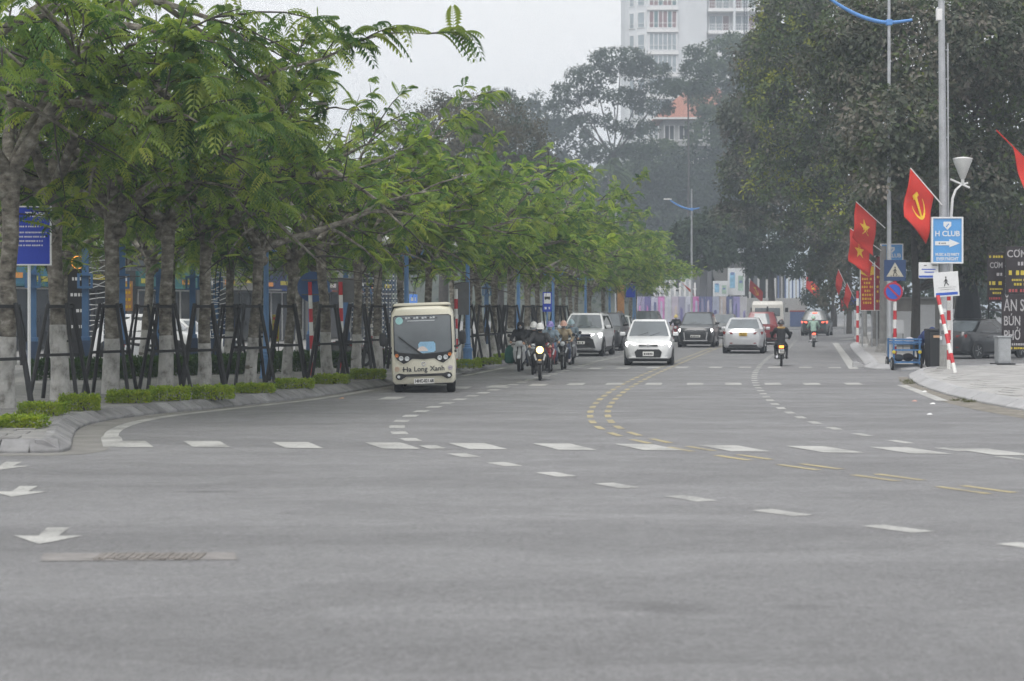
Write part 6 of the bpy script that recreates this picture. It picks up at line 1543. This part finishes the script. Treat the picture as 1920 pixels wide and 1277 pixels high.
o = MB().lathe([(.20, 0), (.20, .02), (.18, .02), (.18, 0)], 24, PT(146, 492, 61.9), rot=Matrix.Rotation(math.radians(90), 3, 'X'), cap=False).build('neon_ring', pm('neon_orange', (.8, .3, .05), .4, emit=((1, .35, .05), 1.2)))
tag(o, 'orange neon ring above the tall black menu board', 'neon sign')
vbanner(775, 552, 585, 75, .3, pm('banner_blue_lit', (.08, .2, .55), .4, emit=((.2, .4, 1), .25)), [.8, .7], 'small lit blue sign showing over the roof of the bus', M_SIGNW, .2)
# zigzag light frame and dotted lattice arch
def zigzag(px, d, lab, h=3.4):
    p = Vector(((px - 960) / FPX * d, d, .16)); t = empty('light_frame', p, .1, lab, 'light frame', 'decorative light frames'); r = random.Random(px)
    for s in (-1, 1): MB().tube([(s * .22, 0, 0), (s * .22, 0, h * .6), (s * .32, 0, h)], .03, 6).build('upright', M_NAVYD, t)
    for k in range(16):
        z = .9 + k * .16; MB().tube([(-.22, -.05, z), (.05, -.05, z + r.uniform(-.05, .10)), (.24, -.05, z + .06)], .013, 5).build('light_strip', M_SIGNW, t)
zigzag(396, 60, 'navy light frame strung with white zigzag strips by the fifth trunk'); zigzag(410, 62, 'navy light frame with white strips just right of the zigzag one', 2.8); zigzag(182, 60, 'light frame with white strips behind the third trunk', 3.0)
def lattice(px, d, w, h, lab):
    p = Vector(((px - 960) / FPX * d, d, .16)); t = empty('lattice_arch', p, 0, lab, 'light arch', 'dotted lattice arches'); n = 9
    for k in range(n):
        u = -1 + 2 * k / (n - 1); hh = h * math.sqrt(max(.15, 1 - .6 * u * u)); MB().tube([(u * w / 2, 0, 0), (u * w / 2, 0, hh)], .02, 5).build('upright', M_NAVYD, t)
        dt = MB(); z = .5
        while z < hh: dt.box((u * w / 2, -.03, z), (.035, .02, .05)); z += .16
        dt.build('light_dots', M_SIGNW, t)['kind'] = 'stuff'
    for q in range(8): MB().box((0, .015, .4 + q * h / 9), (w * (.98 - .03 * q), .02, .03)).build('cross_bar', M_NAVYD, t)
lattice(692, 66, 1.1, 3.1, 'dark lattice arch dotted with small white lights left of the bus'); lattice(738, 72, 1.0, 3.0, 'dark lattice arch with white dots right behind the bus mirror')
# ------------------------------------------------------------------ right pavement: poles, signs, flags, stall, cart
P0 = G(1771, 701); P0.z = .15
t = empty('lamp_pole', P0, 0, 'tall galvanised pole carrying the near blue club sign', 'pole')
MB().tube([(0, 0, 0), (-.04, 0, 5), (-.10, 0, 11.6)], [.135, .115, .085], 14).build('shaft', M_STEEL, t, smooth=50); MB().lathe([(.24, 0), (.24, .03), (.15, .06), (.145, .7)], 12).build('base', pm('pole_base_concrete', (.30, .30, .29), .85, var=.2), t)
zc_ = CAM_H + (575 - 28) / FPX * P0.y - .15; MB().box((-.16, 0, zc_), (.16, .2, .34)).build('junction_box', M_TRIMW, t, bev=.02); MB().tube([(.12, 0, .2), (.09, 0, 9.5)], .028, 7).build('cable_pipe', M_STEEL, t)
for k in range(9): MB().box((-.02 + .10, 0, 2.5 + k * .85), (.09, .05, .03)).build('clip', M_STEEL, t)
for k in range(7): MB().box((-.13 + .05 * (k % 3), -.132, .9 + .16 * k), (.06 + .03 * (k % 2), .006, .11)).build('pasted_note', (M_SIGNW, M_GREYB, M_SIGNW)[k % 3], t)
def club_sign(px0, px1, py0, py1, d, lab):
    s = FPX / d; c = PT((px0 + px1) / 2, (py0 + py1) / 2, d); w, h = (px1 - px0) / s, (py1 - py0) / s
    t = empty('club_sign', c, 0, lab, 'sign', 'blue club signs'); u = w / .92
    MB().box((0, 0, 0), (w - .03, .10, h - .03)).build('panel', M_LBL, t)
    f = MB()
    for q in (-1, 1): f.box((q * (w / 2 - .02), -.015, 0), (.045, .13, h)); f.box((0, -.015, q * (h / 2 - .02)), (w - .05, .125, .045))
    f.build('frame', M_SIGNW, t)
    MB().prism([(-.11 * u, .52 * u), (.11 * u, .52 * u), (.115 * u, .40 * u), (.0, .28 * u), (-.115 * u, .40 * u)], .01, Matrix.Translation((0, -.055, .02))).build('crest', M_SIGNW, t)
    MB().bar((-.04 * u, -.062, .38 * u), (.04 * u, -.062, .48 * u), .004, .03 * u).build('crest_mark', M_LBL, t)
    lettering('H CLUB', .22 * u, M_SIGNW, t, (0, -.055, .185 * u), fit=.72 * u, depth=.004, bold=.004)
    MB().prism([(-.36 * u, -.05 * u), (.06 * u, -.05 * u), (.06 * u, -.11 * u), (.36 * u, .01 * u), (.06 * u, .13 * u), (.06 * u, .07 * u), (-.36 * u, .07 * u)], .01, Matrix.Translation((0, -.055, -.10 * u))).build('arrow', M_SIGNW, t)
    text_bars(t, -.25 * u, -.03 * u, -.09 * u, .035 * u, M_GREYB, -.062, 2)
    lettering('MUSIC & DJ PARTY', .11 * u, M_SIGNW, t, (0, -.055, -.42 * u), fit=.70 * u, depth=.003, bold=.003); lettering('EVERYNIGHT', .13 * u, M_SIGNW, t, (0, -.055, -.55 * u), fit=.64 * u, depth=.003, bold=.003)
    return t
club_sign(1746, 1805, 407, 494, P0.y - .25, 'large blue club sign with white arrow fixed to the near tall pole')
t2 = club_sign(1651, 1693, 457, 519, 82, 'smaller blue club sign farther back behind the crossing warning sign')
MB().tube([(.1, .1, -t2.location.z + .15), (.1, .1, .5)], .07, 10).build('post', M_STEEL, t2)
# conical lamp on a curved bracket
t = empty('cone_lamp', (P0.x + .26, P0.y + .3, .15), 0, 'white conical lamp on a curved bracket beside the tall pole', 'street lamp'); d = P0.y + .3
def rel(px, py): v = PT(px, py, d); return (v.x - t.location.x, 0, v.z - .15)
MB().tube([(0, 0, 0), (0, 0, rel(0, 402)[2]), rel(1786, 372), rel(1792, 356), rel(1803, 346), rel(1815, 343)], [.05, .045, .04, .035, .03, .025], 9).build('bracket', M_TRIMW, t, smooth=60)
MB().tube([rel(1782, 336), rel(1818, 352)], .03, 7).build('stay', M_TRIMW, t)
c = rel(1805, 345); sz = d / FPX
MB().lathe([(.05, 0), (.05, 9 * sz), (.07, 10 * sz), (17 * sz, 42 * sz), (17.5 * sz, 46 * sz), (16 * sz, 48 * sz)], 20, c).build('shade', pm('lamp_frosted', (.55, .56, .55), .3, var=.05), t, smooth=40); MB().lathe([(18 * sz, 46 * sz), (18.5 * sz, 48 * sz), (10 * sz, 50 * sz), (.01, 51 * sz)], 20, c).build('cap', M_TRIMW, t, smooth=40)
# road signs
def board_sign(px, py, w, h, d, lab, mat, roll=0.0, yoff=0.0, nm='road_sign'):
    c = PT(px, py, d); t = empty(nm, c, 0, lab, 'sign', 'road signs on the right pavement'); t.rotation_euler = (0, roll, 0); MB().box((0, 0, 0), (w, .02, h)).build('plate', mat, t, bev=.004, bseg=1); return t
def walker(t, u, mat, y=-.016, x=0, z=0):
    limbs = [((0, .34), (0, .40), .05), ((0, .28), (-.01, .05), .075), ((0, .24), (-.13, .10), .03), ((-.13, .10), (-.19, .02), .028), ((.0, .24), (.10, .12), .03), ((.10, .12), (.15, .04), .028), ((-.01, .05), (-.10, -.15), .045), ((-.10, -.15), (-.17, -.32), .038), ((-.01, .05), (.10, -.13), .045), ((.10, -.13), (.21, -.27), .038)]
    mb = MB()
    for (a, b), (c2, d2), r in limbs: mb.bar((x + a * u, y, z + b * u), (x + c2 * u, y, z + d2 * u), .006, r * u * 1.6, up=(0, 1, 0)) if False else mb.tube([(x + a * u, y, z + b * u), (x + c2 * u, y, z + d2 * u)], r * u * .8, 6)
    mb.lathe([(.002, -.004), (.06 * u, -.003), (.06 * u, .003), (.002, .004)], 12, (x, y, z + .41 * u), rot=Matrix.Rotation(math.radians(90), 3, 'X')); mb.build('walking_figure', mat, t)
M_NAVS = pm('sign_navy', (.025, .055, .14), .45, var=.08); M_TRI = pm('sign_cream', (.46, .44, .36), .5, var=.06); M_RING = pm('sign_ring_red', (.42, .03, .06), .45, var=.05); M_SBL = pm('sign_mid_blue', (.03, .10, .48), .4, var=.05)
pd = YB(692); t = board_sign(1678, 507, .68, .66, pd - .05, 'navy square sign with pale triangle warning of a pedestrian crossing', M_NAVS)
MB().prism([(-.27, -.20), (.27, -.20), (0, .25)], .006, Matrix.Translation((0, -.014, 0))).build('triangle', M_TRI, t); walker(t, .36, M_INK, -.02, 0, -.05)
for k in range(4): MB().box((-.12 + .08 * k, -.02, -.175), (.045, .006, .02)).build('zebra_mark', M_INK, t)
t = empty('no_parking_sign', PT(1675, 547, pd - .06), 0, 'round blue no-parking sign with red rim and bar', 'sign', 'road signs on the right pavement')
disc(t, .30, 0, M_RING); disc(t, .235, 0, M_SBL, y=-.008); MB().bar((-.18, -.018, .18), (.18, -.018, -.18), .008, .055, up=(1, 0, 1)).build('red_bar', M_RING, t)
p = G(1678, 692); t = empty('sign_post', (p.x, p.y, .15), 0, 'red and white banded post under the crossing and no-parking signs', 'post', 'banded sign posts'); banded_post(t, CAM_H + (575 - 515) / FPX * pd - .15, .055, 10, start_red=False)
t = board_sign(1741, 507, 37 / FPX * P0.y, 30 / FPX * P0.y, P0.y - .16, 'small white wide sign with a blue base strip behind the pedestrian sign', M_SIGNW); MB().box((-.02, -.013, -.18), (.52, .006, .06)).build('blue_strip', M_SBL, t)
for k, (x, z, l) in enumerate(((-.1, .14, .08), (.18, .15, .14), (-.0, .03, .40), (.02, -.05, .28))): MB().box((x, -.013, z), (l, .006, .028)).build('text_line', M_GREYB if k < 2 else M_SBL, t)
t = board_sign(1774, 533, 46 / FPX * P0.y, 45 / FPX * P0.y, 56.6, 'tilted white square sign with walking figure and blue base strip', M_SIGNW, roll=-.07); walker(t, .34, M_INK, -.018, .0, .06); MB().box((0, -.013, -.27), (.62, .006, .075)).build('blue_strip', M_SBL, t)
for z, l in ((-.09, .5), (-.15, .4)): MB().box((.02, -.013, z), (l, .005, .008)).build('kerb_mark', M_GREYB, t)
p = G(1779, 703); hs_ = CAM_H + (575 - 545) / FPX * p.y - .15
t = empty('sign_post', (p.x, p.y, .15), 0, 'upright red and white post under the walking-figure sign', 'post', 'banded sign posts'); banded_post(t, hs_, .055, 8, start_red=False)
p = G(1791, 710); t = empty('sign_post', (p.x, p.y, .15), 0, 'leaning red and white post in front of the upright one', 'post', 'banded sign posts'); banded_post(t, hs_ * .93, .055, 8, lean=(-.28, .9), start_red=False)
# red banners and posts behind
M_BRED = pm('banner_red', (.46, .03, .035), .65, var=.1); M_BCRI = pm('banner_crimson', (.30, .02, .035), .65, var=.1)
def red_banner(px0, px1, py0, py1, d, lab, mat, head, lines):
    s = FPX / d; c = PT((px0 + px1) / 2, (py0 + py1) / 2, d); w, h = (px1 - px0) / s, (py1 - py0) / s
    t = empty('propaganda_banner', (c.x, c.y, .15), 0, lab, 'banner', 'red banners on the right pavement'); z = c.z - .15
    MB().box((0, 0, z), (w, .06, h)).build('panel', mat, t)
    f = MB(); [f.box((q * w / 2, 0, z), (.03, .09, h)) for q in (-1, 1)]; [f.box((0, 0, z + q * h / 2), (w, .085, .03)) for q in (-1, 1)]; f.build('frame', M_PWH2, t)
    if head: MB().prism([(-w * .48, h * .48), (w * .48, h * .48), (w * .48, h * .30), (0, h * .26), (-w * .48, h * .32)], .01, Matrix.Translation((0, -.034, z))).build('heading_panel', M_GOLD, t); text_bars(t, -w * .35, w * .35, z + h * .38, .15, M_BRED, -.042, 5)
    for k, l in enumerate(lines): text_bars(t, -w * .42 * l, w * .42 * l, z + h * .20 - k * h * .62 / len(lines), .10, M_GOLD, -.034, k + px0)
    for q in (-.35, .35): MB().tube([(w * q, .05, 0), (w * q, .05, z)], .035, 7).build('post', M_STEEL, t)
red_banner(1613, 1639, 498, 582, 90, 'narrow red banner with yellow heading panel', M_BRED, True, [.9, .6, .95, .5, .9, .9, .7])
red_banner(1640, 1671, 480, 582, 89, 'crimson banner with yellow text beside the no-parking sign', M_BCRI, False, [.5, .9, .55, .95, .9, .5, .95])
def conc_pole(px, py, h, r, lab):
    p = G(px, py); t = empty('concrete_pole', (p.x, p.y, .15), 0, lab, 'pole', 'concrete poles on the far pavement')
    MB().lathe([(r * 2.2, 0), (r * 2.0, .06), (r * 1.2, .35)], 12).build('footing', pm('footing_concrete', (.24, .235, .225), .9, var=.2), t, smooth=40); MB().tube([(0, 0, .2), (0, 0, h)], [r, r * .8], 12).build('shaft', pm('pole_concrete', (.22, .22, .215), .85, var=.2, scale=3), t, smooth=50)
conc_pole(1656, 668, 4.2, .16, 'thick grey concrete pole with flared footing nearest the cart'); conc_pole(1640, 655, 3.8, .15, 'middle grey concrete pole under the crimson banner'); conc_pole(1621, 650, 3.8, .13, 'slim dark pole under the narrow red banner')
p = G(1608, 648); t = empty('sign_post', (p.x, p.y, .15), 0, 'distant red and white post beside the small blue sign', 'post', 'banded sign posts'); banded_post(t, 2.6, .07, 7)
p = G(1600, 632); t = empty('street_name_sign', (p.x, p.y, .15), 0, 'small distant blue name sign on a thin post', 'sign'); MB().box((0, 0, 2.2), (1.0, .04, .5)).build('plate', M_SBL, t); MB().tube([(0, .04, 0), (0, .04, 2.4)], .04, 7).build('post', M_STEEL, t)
p = G(1584, 632); t = empty('small_red_sign', (p.x, p.y, .15), 0, 'small distant red board left of the blue name sign', 'sign'); MB().box((0, 0, 2.0), (.6, .04, .9)).build('plate', M_BRED, t); MB().tube([(0, .04, 0), (0, .04, 2.0)], .04, 7).build('post', M_STEEL, t)
# flags
flag_px(1766, 384, 1707, 315, P0.y - .15, 1.30, 1.08, 'red flag with yellow hammer and sickle on the near tall pole', 'sickle', hang=.86, seed=3, side=-1)
flag_px(1975, 350, 1868, 244, 57.5, 1.5, .8, 'red flag cut off by the picture edge, upper right', None, hang=.8, seed=5, side=1, start=.68, pole_mat=M_RED)
flag_px(1660, 428, 1605, 378, 76.5, 1.25, 1.1, 'red flag with yellow star, uppermost of the cluster by the banners', 'star', hang=.90, seed=6, side=-1)
flag_px(1652, 470, 1594, 428, 77.5, 1.15, 1.0, 'red flag with yellow star below and behind the uppermost one', 'star', hang=.96, seed=8, side=-1)
flag_px(1650, 505, 1612, 472, 78.5, .55, .7, 'short red flag just above the yellow banner heading', 'star', hang=.8, seed=9, side=-1)
for i, (x, y, lab) in enumerate(((1572, 505, 'small distant red flag hanging left of the star flags'), (1588, 530, 'smaller distant red flag above the blue name sign'))): flag_px(x + 14, y + 30, x, y, 120, .9, .7, lab, None, hang=.8, seed=11 + i, side=-1)
# food stall boards
M_MENU = pm('menu_brown_black', (.022, .014, .016), .5, var=.2); M_MYEL = pm('menu_yellow', (.60, .48, .04), .5); M_MWH = pm('menu_white', (.44, .43, .44), .5); M_MRED = pm('menu_red', (.40, .06, .06), .5)
def menu(px0, px1, py0, py1, d, lab, rows, legs=True):
    s = FPX / d; c = PT((px0 + px1) / 2, (py0 + py1) / 2, d); w, h = (px1 - px0) / s, (py1 - py0) / s
    t = empty('menu_board', (c.x, c.y, 0), 0, lab, 'menu board', 'black food stall boards'); z = c.z
    MB().box((0, 0, z), (w, .06, h)).build('panel', M_MENU, t)
    for txt, fy, size, mat, fit, x in rows: (lettering(txt, size, mat, t, (x * w, -.035, z + fy * h), fit=fit * w, depth=.003, bold=.004) if txt else text_bars(t, (x - fit / 2) * w, (x + fit / 2) * w, z + fy * h, size * .62, mat, -.034, int(fy * 100) + px0))
    for q in (-.4, .4): MB().tube([(w * q, .05, 0), (w * q, .05, z)], .03, 7).build('post', M_BLKPL, t)
menu(1851, 1884, 474, 566, 76, 'smaller black menu board headed Cơm, left of the pair', [('', .42, .14, M_MYEL, .8, 0), ('CƠM', .24, .30, M_MWH, .72, 0), ('', .06, .18, M_MWH, .35, .2), ('', -.12, .22, M_MYEL, .8, 0), ('', -.24, .10, M_MYEL, .7, 0), ('', -.32, .13, M_MYEL, .6, .1), ('', -.43, .14, M_MRED, .8, 0)])
menu(1886, 1960, 462, 552, 75, 'larger black menu board headed Cơm at the picture edge', [('CƠM', .34, .38, M_MWH, .50, -.22), ('', .14, .22, M_MWH, .5, .05), ('', -.05, .28, M_MYEL, .86, 0), ('', -.20, .12, M_MYEL, .7, 0), ('', -.29, .15, M_MYEL, .7, .05), ('', -.42, .18, M_MRED, .86, 0)])
menu(1878, 1962, 553, 656, 74, 'big black stall board lettered Ăn sáng, Bún, Phở', [('ĂN SÁNG', .30, .62, M_MWH, .90, 0), ('BÚN', .02, .50, M_MWH, .36, -.27), ('', .02, .40, M_MYEL, .3, .24), ('PHỞ', -.24, .50, M_MWH, .36, -.27), ('', -.24, .40, M_MYEL, .2, .24), ('', -.40, .13, M_MWH, .85, 0), ('', -.47, .12, M_MYEL, .6, 0)])
p = G(1880, 693); t = empty('utility_cabinet', (p.x, p.y, .15), .12, 'grey metal utility cabinet on the near pavement edge', 'cabinet')
MB().box((0, 0, .02), (.62, .55, .06)).build('footing', M_BLKPL, t); MB().box((0, 0, .44), (.42, .36, .80)).build('housing', pm('cabinet_grey', (.33, .345, .36), .5, metal=.2, var=.1), t, bev=.03); MB().box((0, 0, .87), (.46, .40, .06)).build('lid', pm('cabinet_grey', (.33, .345, .36)), t, bev=.02); MB().box((.02, -.184, .46), (.34, .01, .66)).build('door', pm('cabinet_door', (.36, .375, .39), .5, var=.1), t)
p = G(1755, 694); t = empty('waste_bin', (p.x, p.y, .02), .1, 'tall black waste bin beside the blue cart', 'bin'); MB().box((0, 0, .62), (.56, .5, 1.12), taper=1.06).build('body', M_BLKPL, t, bev=.03); MB().box((0, 0, 1.22), (.62, .56, .08)).build('lid', M_BLKPL, t, bev=.03)
MB().box((-.02, -.28, 1.02), (.30, .02, .07)).build('label', pm('bin_label', (.55, .35, .22), .6), t); [MB().tube([(x, -.1, .06), (x + .05, -.1, .06)], .06, 10).build('caster', M_TYRE, t) for x in (-.22, .18)]
# cart and its person
p = G(1700, 694); CB = pm('cart_blue_paint', (.06, .17, .36), .5, var=.2, scale=5)
t = empty('hand_cart', (p.x, p.y, 0), .0, 'blue steel hand cart with yellow reflectors at the street corner', 'cart')
for s in (-1, 1):
    for y in (0, .9): MB().bar((s * .40, y, .18), (s * .40, y, .98), .05).build('upright', CB, t)
    MB().bar((s * .40, 0, .30), (s * .40, .9, .30), .045).build('side_rail', CB, t); MB().bar((s * .40, 0, .95), (s * .40, .9, .95), .045).build('side_rail', CB, t)
    wheel(t, s * .44, .05, .20, .06); wheel(t, s * .44, .85, .20, .06); MB().lathe([(.055, 0), (.055, .02), (.01, .03)], 12, (s * .40, -.03, .56), rot=Matrix.Rotation(math.radians(90), 3, 'X')).build('reflector', M_MYEL, t)
for z in (.24, .95, .86, .62): MB().bar((-.46, -.01, z), (.46, -.01, z), .04, .05).build('cross_rail', CB, t)
for z in (.24, .86): MB().bar((-.40, .9, z), (.40, .9, z), .04, .05).build('cross_rail', CB, t)
MB().box((0, .45, .245), (.74, .86, .03)).build('tray', CB, t); MB().box((0, .45, .80), (.78, .86, .025)).build('shelf', CB, t)
rl = random.Random(6)
for k, (x, y, z, r, c, lab) in enumerate(((-.18, .35, .27, .15, (.06, .07, .08), 'dark round bundle on the lower tray of the blue cart'), (.12, .4, .27, .17, (.03, .03, .035), 'black round bundle on the lower tray of the blue cart'), (.15, .3, .83, .13, (.5, .48, .52), 'pale cloth bundle on top of the blue cart'))):
    b = empty('bundle', (p.x + x, p.y + y, z), 0, lab, 'bundle', 'bundles on the blue cart'); mb = MB(); blob(mb, (0, 0, r * .7), r, 12, 1.1, .9, .75); mb.build('wrapping', cloth('bundle_%d' % k, c), b, smooth=60); MB().lathe([(r * .12, r * 1.15), (r * .2, r * 1.3), (r * .05, r * 1.38)], 8).build('knot', cloth('bundle_%d' % k, c), b)
person((p.x + .62, p.y + .75, 0), .75, 'bend', 'person in dark blue hooded jacket stooping behind the blue cart', BLUEC, NAVY, hood=BLUEC)
# forecourt wall, parasol, board
t = empty('forecourt_wall', (G(1664, 655).x, 90, .15), .02, 'pale rendered forecourt wall with white panels behind the cart', 'wall'); s = FPX / 90; W = 92 / s + .9; h = CAM_H + (575 - 567) / s
MB().box((W / 2, .15, h / 2), (W, .3, h)).build('wall_face', pm('wall_pale', (.30, .29, .27), .85, var=.2, scale=1.2), t, bev=.02)
for k, (x, w_, hh) in enumerate(((.5, .7, 1.5), (1.45, .85, 1.8), (2.45, .7, 1.6))): MB().box((x, -.02, hh / 2 + .1), (w_, .05, hh)).build('white_panel', M_SIGNW, t)
MB().box((W / 2, .1, h + .05), (W + .1, .45, .1)).build('coping', M_PAVR, t)
p = G(1684, 666); t = empty('white_board', (p.x, p.y, .15), 0, 'small white standing board behind the cart', 'sign'); MB().box((0, 0, 1.0), (.45, .03, .55)).build('panel', M_SIGNW, t); [MB().tube([(x, .02, 0), (x, .02, 1.0)], .018, 6).build('leg', M_GREYB, t) for x in (-.2, .2)]
p = Vector(((1815 - 960) / FPX * 88, 88, .0)); t = empty('folded_parasol', p, 0, 'large dark folded parasol above the parked sedan', 'parasol'); MB().lathe([(.55, 1.3), (.62, 1.5), (.50, 2.4), (.34, 3.2), (.10, 3.85), (.02, 3.95)], 9).build('canopy', cloth('parasol_black', (.02, .021, .024)), t, smooth=30); MB().tube([(0, 0, 0), (0, 0, 1.5)], .04, 8).build('pole', M_BLKPL, t); MB().box((0, 0, .06), (.7, .7, .12)).build('base', M_BLKPL, t)
# litter and kerb weeds
for i, (px, py, c, lab) in enumerate(((1748, 758, (.7, .7, .7), 'white scrap of litter on the road off the right kerb'), (1742, 778, (.65, .65, .66), 'smaller white scrap nearer the camera off the right kerb'), (1714, 753, (.5, .3, .26), 'pinkish scrap beside the white litter'), (1733, 735, (.72, .72, .72), 'white scrap at the end of the right edge line'), (640, 748, (.5, .3, .2), 'small brown scrap below the bus'))):
    p = G(px, py); tag(MB().add([(-.05, -.03, .005), (.06, -.04, .008), (.05, .05, .03), (-.04, .04, .012), (0, 0, .035)], [(0, 1, 4), (1, 2, 4), (2, 3, 4), (3, 0, 4), (3, 2, 1, 0)]).build('litter_scrap', pm('litter_%d' % i, c, .7), loc=(p.x, p.y, 0)), lab, 'litter', 'scraps of litter')
M_WEED = leaf_mat('weed_leaf', [(0, (.06, .07, .03)), (1, (.14, .15, .06))])
for i, (px, py) in enumerate(((1700, 716), (1797, 752), (1816, 755), (1706, 720))):
    lv = Leaves(); rw = random.Random(i)
    for k in range(60):
        d = rdir(rw, .3, 1); lv.leaf(Vector((rw.uniform(-.14, .14), rw.uniform(-.05, .05), 0)), d, rdir(rw), rw.uniform(.06, .13), .012)
    o = link('kerb_weed', lv.mesh('kerb_weed', M_WEED)); q = G(px, py); o.location = (q.x, q.y, .0); tag(o, 'weed tuft growing at the right kerb, %s from the pavement tip' % ORD[i], 'weed', 'weeds at the right kerb')
